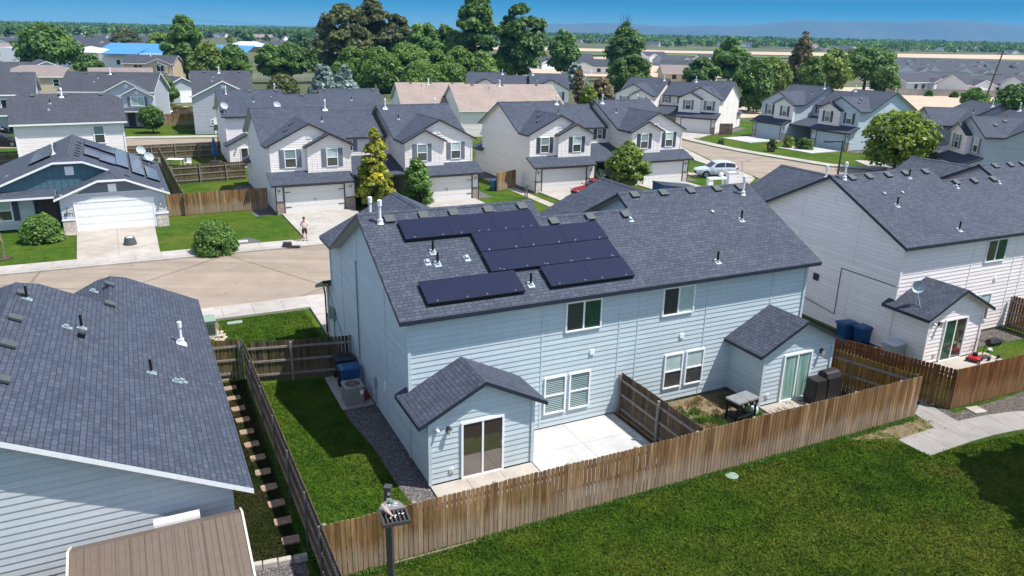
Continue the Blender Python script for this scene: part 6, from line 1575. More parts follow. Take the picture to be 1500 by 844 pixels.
o = MB(); o.obox(B(8.62, -1.2, .04), Vector((math.cos(TH), math.sin(TH), 0))*.14, Vector((-math.sin(TH), math.cos(TH), 0))*.9, (0, 0, .1))
def weeds(name, spots, n, h, mat, seed, kind='stuff'):
    r2 = np.random.default_rng(seed); P_ = []
    for (x, y, r, k) in spots:
        a = r2.random(k)*6.283; q = r*np.sqrt(r2.random(k)); P_.append(np.stack([x+q*np.cos(a), y+q*np.sin(a), np.zeros(k)], 1))
    p = np.concatenate(P_); n_ = len(p); a = r2.random(n_)*6.283; u = np.stack([np.cos(a), np.sin(a), np.zeros(n_)], 1); hh = h*(.4+.9*r2.random((n_, 1))); w = .012+.014*r2.random((n_, 1)); lean = np.stack([r2.normal(0, .35, n_), r2.normal(0, .35, n_), np.ones(n_)], 1)
    q = np.stack([p-u*w, p+u*w, p+u*w*.4+lean*hh, p-u*w*.4+lean*hh*.97], 1).reshape(-1, 3)
    me = bpy.data.meshes.new(name); me.vertices.add(4*n_); me.vertices.foreach_set('co', q.astype('f').ravel()); me.loops.add(4*n_); me.loops.foreach_set('vertex_index', np.arange(4*n_, dtype='i'))
    me.polygons.add(n_); me.polygons.foreach_set('loop_start', np.arange(0, 4*n_, 4, dtype='i')); me.update(calc_edges=True)
    at = me.attributes.new('rnd', 'FLOAT', 'FACE'); at.data.foreach_set('value', np.clip(.5+r2.normal(0, .22, n_), 0, 1).astype('f')); me.materials.append(M[mat]); o = bpy.data.objects.new(name, me); COL.objects.link(o); o['kind'] = kind; return o
sp = []
rr = random.Random(12)
for k in range(46):
    x, y = rr.uniform(8.7, 13.2), rr.uniform(-4.2, -.5); p = B(x, y); sp.append((p[0], p[1], rr.uniform(.08, .3), 160))
weeds('weeds', sp, 0, .16, 'leaf_mid', 3)
sp = []
for k in range(150): p = B(rr.uniform(8.6, 18), rr.uniform(-4.6, -.3)); sp.append((p[0], p[1], rr.uniform(.1, .35), 90))
weeds('dry_grass', sp, 0, .10, 'leaf_brown', 4)
sp = []
for k in range(50): p = B(rr.uniform(15.4, 19.0), rr.uniform(-5.9, -5.05)); sp.append((p[0], p[1], rr.uniform(.1, .3), 40))
weeds('weeds', sp, 0, .05, 'leaf_lime', 5)
sp = []
for k in range(160): p = B(-3.9+22.5*k/160, FY-.10+rr.uniform(-.05, .04)); sp.append((p[0], p[1], .12, 60))
weeds('grass_edge', sp, 0, .11, 'leaf_mid', 6)
# white house yard
wheelie_bin('blue wheelie bin nearest the corner of the white house wall', G(1237, 497), TH1+1.5, 'bin_blue', w=.62, d=.8, h=.9)
wheelie_bin('blue wheelie bin with a faded lid, second along the white house wall', (G(1237, 497)[0]+.62, G(1237, 497)[1]-.5, 0), TH1+1.5, 'bin_blue', w=.62, d=.8, h=.9)
t = thing('storage_tub', 'translucent grey storage tub with lid beside the white house', 'tub', W1(-.55, -.75)+(0,), TH1); m = MB(); m.loft([ring(-.36, .36, -.3, .3, 0), ring(-.4, .4, -.34, .34, .82)]); m.build('body', M['bin_grey'], t); m = MB(); m.loft([ring(-.43, .43, -.37, .37, .82), ring(-.43, .43, -.37, .37, .87), ring(-.36, .36, -.3, .3, .9)]); m.build('lid', M['trim_grey'], t)
t = thing('lawn_mower', 'small red lawn mower on the white house patio', 'mower', W1(2.75, -2.45)+(.085,), TH1+.4); m = MB(); m.loft([ring(-.28, .28, -.24, .24, .1), ring(-.3, .3, -.25, .25, .2), ring(-.18, .18, -.15, .15, .27)]); m.build('deck', M['red_paint'], t)
m = MB(); m.tube((0, 0, .26), (0, 0, .4), .12, .1, 10); m.build('engine', M['black_metal'], t); m = MB(); m.path([(.2, -.2, .2), (.85, -.2, .75), (.85, .2, .75), (.2, .2, .2)], .014, 5); m.build('handle', M['black_metal'], t)
for sx in (-.25, .25):
    for sy in (-.27, .27): q = MB(); q.tube((sx, sy-.02, .09), (sx, sy+.02, .09), .09, n=12); q.build('wheel', M['rubber'], t)
t = thing('charcoal_grill', 'black charcoal grill on thin legs with wheels, beside the red mower', 'grill', W1(3.7, -2.55)+(.085,), TH1); m = MB(); m.loft([ring(-.33, .33, -.16, .16, .66, .08), ring(-.38, .38, -.22, .22, .8, .1), ring(-.38, .38, -.22, .22, .86, .1), ring(-.3, .3, -.14, .14, .97, .08)]); m.build('bowl', M['black_metal'], t)
for sx in (-.28, .28):
    for sy in (-.14, .14): q = MB(); q.tube((sx, sy, .68), (sx*1.15, sy*1.15, .02), .014, n=5); q.build('leg', M['galv'], t)
for sx in (-.33, .33): q = MB(); q.tube((sx, -.2, .1), (sx, -.15, .1), .1, n=12); q.build('wheel', M['rubber'], t)
m = MB(); m.box(.38, .62, -.16, .16, .8, .83); m.build('side_shelf', M['black_metal'], t)
t = thing('white_ball', 'white plastic lump lying on the grass behind the charcoal grill', 'toy', W1(4.7, -1.9)+(.0,), 0); m = MB(); m.ball((0, 0, .09), .11, .14, .09); m.ball((.08, .05, .13), .06); m.build('body', M['vinyl'], t, smooth=True)
t = MB(); t.prism([(-.3, -.25), (.3, -.25), (.3, .25), (-.3, .25)], 0, .04); o = t.build('paver', M['concrete_warm']); o.location = G(1430, 601, .015); o.rotation_euler = (0, 0, .3); tag(o, 'single square concrete paver lying on the gravel by the red fence', 'paver')
# utility box on the near left lawn
t = thing('utility_box', 'pale green electrical box with a louvred front by the sidewalk', 'utility box', B(-5.35, 14.3, .01), TH); m = MB(); m.prism([(-.55, -.5), (.55, -.5), (.55, .5), (-.55, .5)], 0, .12); m.build('base', M['concrete'], t)
m = MB(); m.loft([ring(-.48, .48, -.44, .44, .12, .02), ring(-.48, .48, -.44, .44, .82, .02), ring(-.5, .5, -.46, .46, .82, .02), ring(-.5, .5, -.46, .46, .88, .02)]); m.build('body', M['green_box'], t); m = MB()
for k in range(13): m.box(-.42+k*.066, -.39+k*.066, -.455, -.44, .2, .74)
m.build('louvre', M['black_metal'], t)
rr = random.Random(9)
rk = MB()
for k in range(60):
    x, y = rr.uniform(-.9, .75), rr.uniform(-.95, -.5) if k % 2 else rr.uniform(-.9, .6); x = x if k % 2 else rr.uniform(.55, .85); r = rr.uniform(.04, .10); rk.ball((x, y, r*.5), r, r*.8, r*.6, 6, 4)
o = rk.build('rock_edging', M['rock']); o.location = B(-5.35, 14.3, .01); o.rotation_euler = (0, 0, TH); o['kind'] = 'stuff'
t = MB(); t.prism([(-.35, -.18), (.35, -.18), (.35, .18), (-.35, .18)], 0, .05); o = t.build('valve_cover', M['green_box']); o.location = B(-3.9, 15.55, .01); o.rotation_euler = (0, 0, TH); tag(o, 'flat pale green cover set in the lawn by the sidewalk', 'cover')
t = MB(); t.prism([(.22*math.cos(a*.5236), .22*math.sin(a*.5236)) for a in range(12)], 0, .04); o = t.build('valve_cover', M['green_box']); o.location = G(1072, 698, .008); tag(o, 'round pale green irrigation cover in the park lawn', 'cover')
bd = MB(); bd.box(0, 2.6, -.02, .02, 0, .09); o = bd.build('board', M['bark_pale']); o.location = B(-2.35, FY-.09, .01); o.rotation_euler = (0, 0, TH-.01); tag(o, 'thin pale board lying along the foot of the long fence', 'board')
# sheds behind the near left house
a_, b_ = Vector(G(99.8, 809.7, 2.45)), Vector(G(354.3, 750.4, 2.45)); d = (b_-a_); L = Vector((d.x, d.y, 0)).length; rz = math.atan2(d.y, d.x)
t = thing('garden_shed', 'brown resin shed with a ribbed ridged roof below the near left house wall', 'shed', (a_.x, a_.y, 0), rz); m = MB()
m.slab([(0, -2.3, 1.85), (L, -2.3, 1.85), (L, 0, 2.45), (0, 0, 2.45)], .06, (0, 0, 0)); 
for k in range(int(L/.14)):
    x = .03+k*.14; m.poly([(x, -2.3, 1.862), (x+.07, -2.3, 1.862), (x+.07, -.02, 2.462), (x, -.02, 2.462)]); m.poly([(x, -2.3, 1.862), (x, -.02, 2.462), (x, -.02, 2.44), (x, -2.3, 1.84)][::-1]); m.poly([(x+.07, -2.3, 1.862), (x+.07, -.02, 2.462), (x+.07, -.02, 2.44), (x+.07, -2.3, 1.84)])
m.slab([(0, 0, 2.45), (L, 0, 2.45), (L-.0, .55, 2.2), (0, .55, 2.2)], .06, (0, 0, 0)); m.build('roof', [M['cocoa']], t)
for k in range(10): pass
m = MB()
for k in range(12): m.poly([(L*k/12, -2.31, 1.87), (L*k/12+.02, -2.31, 1.87), (L*k/12+.02, 0, 2.472), (L*k/12, 0, 2.472)])
m.build('roof_seam', M['cocoa_dark'], t)
m = MB()
for x in (-.03, L-.02): m.obox((x, -2.32, 1.78), (.05, 0, 0), (0, 2.32, .605), (0, 0, .1)); m.obox((x, 0, 2.385), (.05, 0, 0), (0, .56, -.255), (0, 0, .1))
m.build('roof_edge', M['soffit_warm'], t); m = MB(); m.box(.1, L-.1, -2.15, .45, .02, 1.8); m.build('wall', M['cocoa_dark'], t)
m = MB(); m.box(L*.47, L*.75, .58, .72, 2.18, 2.27); m.box(L*.47, L*.75, .70, .72, 2.27, 2.34); o = m.build('gutter_trim', M['trim_white']); o.location = t.location; o.rotation_euler = t.rotation_euler; tag(o, 'short white gutter piece lying against the siding above the brown shed', 'gutter')
t = thing('lean_to', 'dark ribbed lean-to roof left of the brown shed', 'shed', (a_.x, a_.y, 0), rz); m = MB(); m.slab([(-4.5, -2.4, 1.35), (-.35, -2.4, 1.35), (-.35, .3, 1.75), (-4.5, .3, 1.75)], .05, (0, 0, 0))
for k in range(30): m.obox((-4.5+k*.138, -2.4, 1.35), (.05, 0, 0), (0, 2.7, .4), (0, 0, .035))
m.build('roof', [M['ribbed_dark']], t); m = MB(); m.box(-4.4, -.45, -2.3, .2, 0, 1.32); m.build('wall', M['ribbed_dark'], t)

# ------------------------------------------------------------------ lamp pole with a bird
lp = G(568, 712, 5.0)
t = thing('lamp_pole', 'bronze square lamp pole with a finned lamp head rising from the park lawn', 'lamp', (lp[0], lp[1], 0), -.12)
m = MB(); s = .066; m.prism([(-s, -s), (s, -s), (s, s), (-s, s)], .02, 4.94); m.prism([(-s-.01, -s-.01), (s+.01, -s-.01), (s+.01, s+.01), (-s-.01, s+.01)], 4.94, 5.0); m.prism([(-.15, -.15), (.15, -.15), (.15, .15), (-.15, .15)], 0, .04); m.build('pole', M['pole_bronze'], t)
Z0 = 4.72
hd = MB(); 
def oval(y0, z, w, h, tp): return None
# head: arm plate + oval body reaching toward the viewer's right
ax = Vector((.45, -.89, 0)).normalized(); ay = Vector((.89, .45, 0))
def PH(a, b, z): return ax*a+ay*b+Vector((0, 0, Z0+z))
hd.obox(PH(.06, -.05, -.05), ax*.12, ay*.10, (0, 0, .09))
def outline(z, sc=1):
    pts = []
    for k in range(13):
        q = k/12*math.pi; pts.append(PH(.48-.36*math.sin(q)*sc, -.25*math.cos(q)*sc, z))
    return pts
rear = [PH(.47-.40*math.sin(k/12*math.pi), -.27*math.cos(k/12*math.pi), 0) for k in range(13)]
hd.loft([[p-Vector((0, 0, .06)) for p in rear], rear, [PH(.47-.34*math.sin(k/12*math.pi), -.23*math.cos(k/12*math.pi), .035) for k in range(13)]])
hd.build('lamp_head', M['pole_grey'], t)
fn = MB()
for k in range(7):
    b = -.245+k*.082; fn.obox(PH(.47, b-.012, -.05), ax*.40, ay*.024, (0, 0, .075))
fn.obox(PH(.47, -.26, -.06), ax*.41, ay*.52, (0, 0, .018)); fn.obox(PH(.865, -.265, -.06), ax*.03, ay*.53, (0, 0, .075)); fn.obox(PH(.47, -.275, -.06), ax*.42, ay*.02, (0, 0, .07)); fn.obox(PH(.47, .255, -.06), ax*.42, ay*.02, (0, 0, .07))
fn.build('heat_fin', M['pole_bronze'], t)
pc = MB(); c = PH(.24, .0, .035); pc.tube(c, c+Vector((0, 0, .05)), .05, n=12); pc.tube(c+Vector((0, 0, .05)), c+Vector((0, 0, .075)), .05, .03, 12); pc.build('photocell', M['photocell'], t)
dp = MB(); rr = random.Random(2)
for k in range(26):
    p = PH(.30+rr.uniform(-.05, .06), rr.uniform(-.12, .12), .036) if k < 15 else PH(rr.uniform(.6, .74), rr.uniform(-.2, .2), .028); r = rr.uniform(.006, .018); dp.tube(p, p+Vector((0, 0, .004)), r, r*.7, 6)
for k in range(6): p = Vector((rr.uniform(-.05, .05), -.067, 4.88-rr.random()*.2)); dp.obox(p, (.02, 0, 0), (0, -.003, 0), (0, 0, .03))
dp.build('dropping', M['droppings'], t)
# the bird: a dove facing left along the fins
bird = thing('dove', 'pinkish-brown dove perched on the fins of the lamp head', 'bird', Vector((lp[0], lp[1], 0))+Matrix.Rotation(-.12, 3, 'Z') @ PH(.52, -.14, .028), -.12-.55)
m = MB(); rings = []
for x, y0, rz_, ry_ in ((-.205, .012, .004, .018), (-.15, .018, .008, .024), (-.09, .036, .020, .026), (-.04, .054, .036, .038), (.01, .068, .044, .044), (.05, .080, .042, .040), (.08, .098, .032, .029), (.10, .116, .023, .021), (.117, .126, .022, .020), (.135, .126, .015, .014), (.145, .124, .006, .006)):
    rings.append([(x, 1.2*ry_*math.cos(a*.5236), y0+1.12*rz_*math.sin(a*.5236)) for a in range(12)])
m.loft([[(-x, y, z) for x, y, z in r][::-1] for r in rings]); m.build('body', M['feather_grey'], bird, smooth=True)
m = MB(); m.tube((-.143, 0, .124), (-.168, 0, .118), .006, .001, 6); m.build('beak', M['trim_black'], bird)
for sd in (-1, 1):
    w = MB(); w.loft([[(.19, sd*.012, .022), (.19, sd*.018, .016), (.19, sd*.014, .012)], [(.09, sd*.030, .056), (.09, sd*.036, .036), (.09, sd*.028, .020)], [(0, sd*.044, .092), (0, sd*.05, .066), (0, sd*.042, .044)], [(-.05, sd*.038, .092), (-.05, sd*.043, .08), (-.05, sd*.038, .066)]]); w.build('wing', M['feather_tan'], bird, smooth=True)
    q = MB(); q.tube((-.01, sd*.018, .03), (-.015, sd*.018, .0), .004, n=5)
    for a in (-.4, 0, .4): q.tube((-.015, sd*.018, .003), (-.015-.022*math.cos(a), sd*.018+.022*math.sin(a), .002), .003, n=4)
    q.build('leg', M['red_paint'], bird); e = MB(); e.ball((-.123, sd*.018, .13), .004, nu=6, nv=4); e.build('eye', M['trim_black'], bird)

# street lamp at the bend
p = G(1223, 282); ztop = CAM_H+ray(1234, 206)[2]*p[1]/ray(1234, 206)[1]
t = thing('street_lamp', 'black street lamp with a single arm at the bend of the street', 'lamp', p, 0); m = MB(); m.tube((0, 0, 0), (0, 0, .5), .16, .14, 8); m.tube((0, 0, .5), (0, 0, ztop), .11, .07, 8); m.build('pole', M['trim_black'], t); m = MB(); m.box(-1.0, 0, -.04, .04, ztop-.16, ztop-.06); m.build('arm', M['trim_black'], t); m = MB(); m.box(-1.75, -.9, -.18, .18, ztop-.2, ztop-.06); m.build('lamp_head', M['trim_black'], t)
wheelie_bin('brown bin with a white bag on its lid beside the street lamp', (p[0]-.9, p[1]+.4, 0), .3, 'ac_beige', w=1.1, d=1.0, h=1.5)
# power poles and lines
def power_pole(label, px, pb, pt, lean):
    p = G(px, pb); H = CAM_H+ray(px+lean, pt)[2]*p[1]/ray(px+lean, pt)[1]; t = thing('power_pole', label, 'power pole', p, 0); m = MB()
    top = Vector((lean/CAM_F*p[1], 0, H)); m.tube((0, 0, 0), top, .24, .16, 8); m.build('pole', M['bark'], t); m = MB(); c = top*.93; m.obox(c+Vector((-1.3, -.1, 0)), (2.6, .3, 0), (0, .2, 0), (0, 0, .2)); c2 = top*.55; m.obox(c2+Vector((-2.2, -.1, 0)), (4.4, .5, 0), (0, .2, 0), (0, 0, .2)); m.build('crossarm', M['bark'], t); m = MB()
    for x in (-1.2, -.4, .4, 1.2): m.tube(c+Vector((x, 0, .2)), c+Vector((x, 0, .5)), .06, n=6)
    m.build('insulator', M['trim_grey'], t); return p, top, c, c2
pp, top, c, c2 = power_pole('leaning wooden power pole with crossarms at the bare field', 1441, 152, 74, 12)
for i, (a, b, s) in enumerate(((Vector(pp)+c+Vector((-1.1, 0, .5)), Vector((-150, 330, 19)), 8), (Vector(pp)+c+Vector((1.1, 0, .5)), Vector((-150, 334, 18.5)), 8), (Vector(pp)+c2+Vector((0, 0, .2)), Vector((-150, 330, 13.5)), 6))):
    w = MB(); q = [a.lerp(b, k/20)-Vector((0, 0, s*4*(k/20)*(1-k/20)*.3)) for k in range(21)]; w.path(q, .028, 4); o = w.build('power_line', M['trim_black']); tag(o, ('upper left power line', 'upper right power line', 'lower power line')[i]+' strung from the leaning wooden pole', 'cable')

# ------------------------------------------------------------------ vehicles
def car(label, loc, rz, paint, Lc=4.5, Wc=1.84, Hc=1.68, suv=True, name='parked_car', cat='car', group=None):
    """nose towards -x"""
    t = thing(name, label, cat, loc, rz, group); hw = Wc/2
    st = [(-.500, .60, .44, .66), (-.485, .70, .30, .74), (-.44, .86, .24, .84), (-.36, .94, .22, .92), (-.26, .97, .22, .97), (-.16, .985, .24, 1.02), (0, 1, .26, 1.03), (.15, 1, .26, 1.05), (.30, .99, .26, 1.08), (.40, .96, .28, 1.10), (.47, .90, .34, 1.08), (.50, .80, .46, .98)]
    m = MB(); rings = []
    for x, wf_, zb, zt in st:
        w = hw*wf_; zt *= Hc/1.68; X_ = x*Lc
        half = [(w*.82, zb), (w*.97, zb+.10), (w, zb+(zt-zb)*.45), (w*.985, zb+(zt-zb)*.75), (w*.93, zt-.02), (w*.80, zt)]
        rings.append([(X_, y, z) for y, z in half]+[(X_, -y, z) for y, z in half[::-1]])
    m.loft([r[::-1] for r in rings][::1]); m.build('body', M[paint], t, smooth=False, weld=True)
    gh = [(-.21, .80, 1.01), (-.055, .74, Hc*.92), (.03, .72, Hc*.98), (.16, .72, Hc), (.31, .71, Hc*.965), (.405, .67, Hc*.89), (.485, .74, 1.05)] if suv else [(-.16, .80, .99), (-.03, .72, Hc*.95), (.08, .70, Hc), (.22, .69, Hc*.96), (.36, .75, 1.02)]
    m = MB(); rings = []
    for x, wf_, z in gh: rings.append([(x*Lc, hw*.93, 1.0), (x*Lc, hw*wf_+.04, z-.06 if z > 1.1 else z), (x*Lc, hw*wf_-.06, z), (x*Lc, -hw*wf_+.06, z), (x*Lc, -hw*wf_-.04, z-.06 if z > 1.1 else z), (x*Lc, -hw*.93, 1.0)])
    m.loft([r[::-1] for r in rings]); m.build('cabin', M[paint], t, weld=True)
    # glazing, set a little proud of the cabin
    g = MB()
    def at(i, s, f, o=.012):
        x, wf_, z = gh[i]; ztop = z-.06 if z > 1.1 else z; y0, y1 = hw*.93, hw*wf_+.04
        return Vector((x*Lc, s*(y0+(y1-y0)*f+o), 1.0+(ztop-1.0)*f))
    last = len(gh)-1
    for s in (-1, 1):
        for i in range(1, last-1):
            q = [at(i, s, .16)+Vector((.005, 0, 0)), at(i+1, s, .16)-Vector((.0 if i != 2 else .07, 0, 0)), at(i+1, s, .9)-Vector((.0 if i != 2 else .07, 0, 0)), at(i, s, .9)+Vector((.005, 0, 0))]; g.poly(q if s < 0 else q[::-1])
        q = [at(0, s, .5)+Vector((.45, 0, .10)), at(1, s, .16), at(1, s, .88)]; g.poly(q if s < 0 else q[::-1])
    a, b = gh[0], gh[1]
    q = [Vector((a[0]*Lc+.08-.012, -hw*.72, a[2]+.06)), Vector((a[0]*Lc+.08-.012, hw*.72, a[2]+.06)), Vector((b[0]*Lc-.05, hw*(b[1])-.1, b[2]-.05)), Vector((b[0]*Lc-.05, -hw*b[1]+.1, b[2]-.05))]; g.poly([p_+Vector((-.02, 0, .02)) for p_ in q][::-1])
    a, b = gh[-2], gh[-1]
    q = [Vector((b[0]*Lc, -hw*.66, b[2]+.08)), Vector((b[0]*Lc, hw*.66, b[2]+.08)), Vector((a[0]*Lc, hw*a[1]-.1, a[2]-.03)), Vector((a[0]*Lc, -hw*a[1]+.1, a[2]-.03))]; g.poly([p_+Vector((.02, 0, .015)) for p_ in q])
    g.build('window_glass', M['car_glass'], t)
    for sx in (-.30, .30):
        for s in (-1, 1):
            a_ = MB(); y = s*(hw-.02); a_.tube((sx*Lc, y-s*.2, .36), (sx*Lc, y+s*.012, .36), .40, n=20); a_.build('wheel_arch', M['rubber'], t)
            w_ = MB(); w_.tube((sx*Lc, y-s*.2, .335), (sx*Lc, y+s*.03, .335), .335, n=20); o = w_.build('tyre', M['rubber'], t)
            w_ = MB(); w_.tube((sx*Lc, y, .335), (sx*Lc, y+s*.036, .335), .215, n=16)
            w_.build('rim', M['galv'], o)
            q = MB()
            for k in range(5):
                an = k*1.2566+.3; q.obox((sx*Lc+.06*math.cos(an)-.02*math.sin(an), y+s*.04, .335+.06*math.sin(an)+.02*math.cos(an)), (.13*math.cos(an), 0, .13*math.sin(an)), (0, s*.004, 0), (.05*math.sin(an), 0, -.05*math.cos(an)))
            q.build('spoke_gap', M['rubber'], o)
    for s in (-1, 1):
        q = MB(); q.obox((-.487*Lc, s*hw*.60-.16, .66), (-.01, 0, 0), (0, .34, 0), (0, 0, .13)); q.obox((-.47*Lc, s*hw*.88-.02, .70), (.25, s*.06, .02), (0, s*.02, 0), (0, 0, .12)); q.build('headlight', M['trim_grey'], t)
        q = MB(); q.obox((.468*Lc, s*hw*.84-.06, .86), (.06, 0, 0), (0, .12, 0), (0, 0, .24)); q.obox((.43*Lc, s*(hw*.925), .90), (.2, -s*.05, 0), (0, s*.02, 0), (0, 0, .16)); q.build('tail_light', M['tail_red'], t)
        q = MB(); q.ball((-.155*Lc, s*(hw+.08), 1.06), .06, .1, .07, 8, 5); q.build('mirror', M[paint], t)
        q = MB()
        for x in (-.01, .20): q.box(x*Lc, x*Lc+.16, s*hw-.01, s*hw+.02, .86, .885)
        q.build('door_handle', M[paint], t)
        q = MB()
        for x in (-.14, .055, .245): q.box(x*Lc, x*Lc+.012, s*hw*1.0-.012, s*hw*1.0+.004, .42, 1.0)
        q.box(-.2*Lc, .2*Lc, s*hw*.95-.02, s*hw*.95+.02, .25, .36); q.build('door_seam', M['rubber'], t)
    q = MB(); q.box(-.5*Lc-.012, -.485*Lc, -.35, .35, .42, .62); q.box(.48*Lc, .5*Lc+.0, -hw*.75, hw*.75, .34, .5); q.build('bumper_grille', M['rubber'], t)
    return t
a, b = Vector(G(1029, 261)), Vector(G(1079, 262))
a0 = G(1026, 262); b0 = G(1083, 263)
d = Vector(b0)-Vector(a0); c = (Vector(a0)+Vector(b0))/2+Vector((-.2, 1.3, .06)); 
car('silver sport utility car parked at the side of the street beyond the blue roof', c, math.atan2(d.y, d.x)+.12, 'silver_paint', 4.5, 1.85, 1.68)
p = G(841, 291); car('dark red car parked at the cream duplex garage, half hidden by the blue roof', (p[0]+1.9, p[1]+.9, .1), .55, 'maroon_paint', 4.6, 1.8, 1.48, False)
p = G(12, 216); car('black car parked on the street at the left edge beside the white house', (p[0]-1.0, p[1]+1, .02), 3.14+.05, 'black_paint', 4.6, 1.8, 1.46, False)
p = G(-2, 197); car('dark car at the left edge in front of the dark-roofed house', (p[0]-1.5, p[1]+.5, .02), 3.1, 'black_paint', 4.6, 1.8, 1.5, True)
p = G(268, 170); car('white car on the drive beside the grey porch house', (p[0], p[1], .02), .3, 'vinyl', 4.5, 1.8, 1.5, False)
t = thing('dump_container', 'dark blue container with a sloping black lid on the drive behind the blue roof', 'container', G(988, 297, .1), .3); m = MB(); m.loft([[(-1.7, -1, 0), (1.7, -1, 0), (1.7, 1, 0), (-1.7, 1, 0)], [(-1.75, -1.05, 1.75), (1.75, -1.05, 1.35), (1.75, 1.05, 1.35), (-1.75, 1.05, 1.75)]]); m.build('body', M['bin_blue'], t); m = MB(); m.obox((-1.8, -1.1, 1.76), (3.6, 0, -.41), (0, 2.2, 0), (0, 0, .06)); m.build('lid', M['bin_dark'], t)
# mailboxes by the street
for i, (px, pb, w, h, lab) in enumerate(((1048, 279, 1.0, 1.5, 'white cluster mailbox on posts beside the silver car'), (1069, 277, .75, 1.6, 'single white square mailbox pedestal right of the cluster mailbox'))):
    t = thing('mailbox', lab, 'mailbox', G(px, pb), .3); m = MB()
    if i == 0: 
        for x in (-.7, .7): m.box(x-.07, x+.07, -.07, .07, 0, h*.72)
        m.box(-.95, .95, -.25, .25, h*.72, h*.85); m.build('stand', M['trim_white'], t); m = MB(); m.ball((.45, 0, h), .22, .22, .24); m.box(-.95, -.45, -.2, .2, .55, 1.05); m.build('box', M['trim_white'], t)
    else: m.box(-.42, .42, -.35, .35, 0, h); m.build('box', M['trim_white'], t); m = MB(); m.box(-.45, .45, -.38, .38, h, h+.08); m.build('cap', M['soffit'], t)
# things on the ranch side
t = thing('planter', 'dark round basket lying on the ranch driveway', 'basket', G(191, 358, .1), 0); m = MB(); m.loft([[(r*math.cos(a*.4488), r*math.sin(a*.4488), z) for a in range(14)] for z, r in ((0, .40), (.06, .41), (.30, .35), (.48, .30), (.50, .28), (.44, .25))]); m.build('body', M['vent_grey'], t); m = MB(); m.ball((0.02, 0, .46), .24, .24, .06); m.build('fill', M['trim_grey'], t)
t = thing('meter_box', 'black utility lid with a dark flap on the sidewalk in front of the beige duplex', 'box', G(421, 361, .11), .1); m = MB(); m.loft([ring(-.3, .3, -.25, .25, 0), ring(-.26, .26, -.2, .2, .28)]); m.box(.3, .85, -.2, .1, 0, .04); m.build('body', M['trim_black'], t)
m = MB(); m.prism([(-.5, -.25), (.5, -.25), (.5, .25), (-.5, .25)], 0, .08); o = m.build('flagstone', M['concrete_new']); o.location = G(352, 355, .02); o.rotation_euler = (0, 0, .4); tag(o, 'pale flat stone on the dark gravel bed by the big shrub', 'stone')
t = thing('fire_hydrant', 'small tan hydrant beside the large round shrub', 'hydrant', G(344, 364, .0), 0); m = MB(); m.tube((0, 0, 0), (0, 0, .5), .12, .11, 10); m.ball((0, 0, .52), .13, .13, .12); m.tube((-.2, 0, .36), (.2, 0, .36), .06, n=8); m.tube((0, 0, .62), (0, 0, .7), .04, n=6); m.build('body', M['tan_siding'], t)
t = thing('garden_table', 'white garden table with two chairs in the yard behind the ranch', 'table', G(258, 243, .0), 0); m = MB(); m.box(-.8, .8, -.5, .5, .68, .74); m.build('tabletop', M['trim_white'], t)
for sx in (-.7, .7):
    for sy in (-.4, .4): q = MB(); q.box(sx-.04, sx+.04, sy-.04, sy+.04, 0, .68); q.build('leg', M['trim_white'], t)
for i, dx in enumerate((-1.5, 1.5)):
    q = thing('garden_chair', ('white garden chair left of the white table', 'white garden chair right of the white table')[i], 'chair', (t.location.x+dx, t.location.y-.4, 0), 0); m = MB(); m.box(-.25, .25, -.25, .25, .4, .45); m.build('seat', M['trim_white'], q); m = MB(); m.box(-.25, .25, .22, .27, .45, .9); m.build('backrest', M['trim_white'], q)
    for sx in (-.22, .22):
        for sy in (-.22, .22): k = MB(); k.box(sx-.03, sx+.03, sy-.03, sy+.03, 0, .4); k.build('leg', M['trim_white'], q)
t = thing('patio_umbrella', 'closed dark blue patio umbrella standing by the white duplex', 'umbrella', G(316, 240), 0); m = MB(); m.tube((0, 0, 0), (0, 0, 2.9), .03, n=6); m.build('pole', M['trim_grey'], t); m = MB(); m.loft([[(r*math.cos(a*.628), r*math.sin(a*.628), z) for a in range(10)] for z, r in ((.9, .36), (1.4, .34), (2.2, .22), (2.85, .05))]); m.build('canopy', M['bin_blue'], t)
t = thing('covered_grill', 'dark covered grill in the yard beside the white duplex', 'grill', G(318, 252), 0); m = MB(); m.loft([ring(-.7, .7, -.4, .4, 0), ring(-.7, .7, -.4, .4, .9), ring(-.5, .5, -.25, .25, 1.15)]); m.build('cover', M['cover_black'], t)
for i, (px, pb, lab) in enumerate(((724, 279, 'blue bin beside the plank gate of the cream duplex'), (312, 222, 'dark blue bin in the shade of the white duplex'))): wheelie_bin(lab, G(px, pb), .5, 'bin_blue')
for i, (px, pb) in enumerate(((770, 291), (773, 291))):
    t = thing('utility_meter', ('left slim tan utility post by the cream duplex corner', 'right slim tan utility post by the cream duplex corner')[i], 'meter', G(px-1, pb), 0); m = MB(); m.box(-.06, .06, -.05, .05, 0, 1.9-.5*i); m.build('post', M['bark_pale'], t); m = MB(); m.box(-.14, .14, -.12, -.05, 1.2, 1.7-.3*i); m.build('box', M['galv'], t)

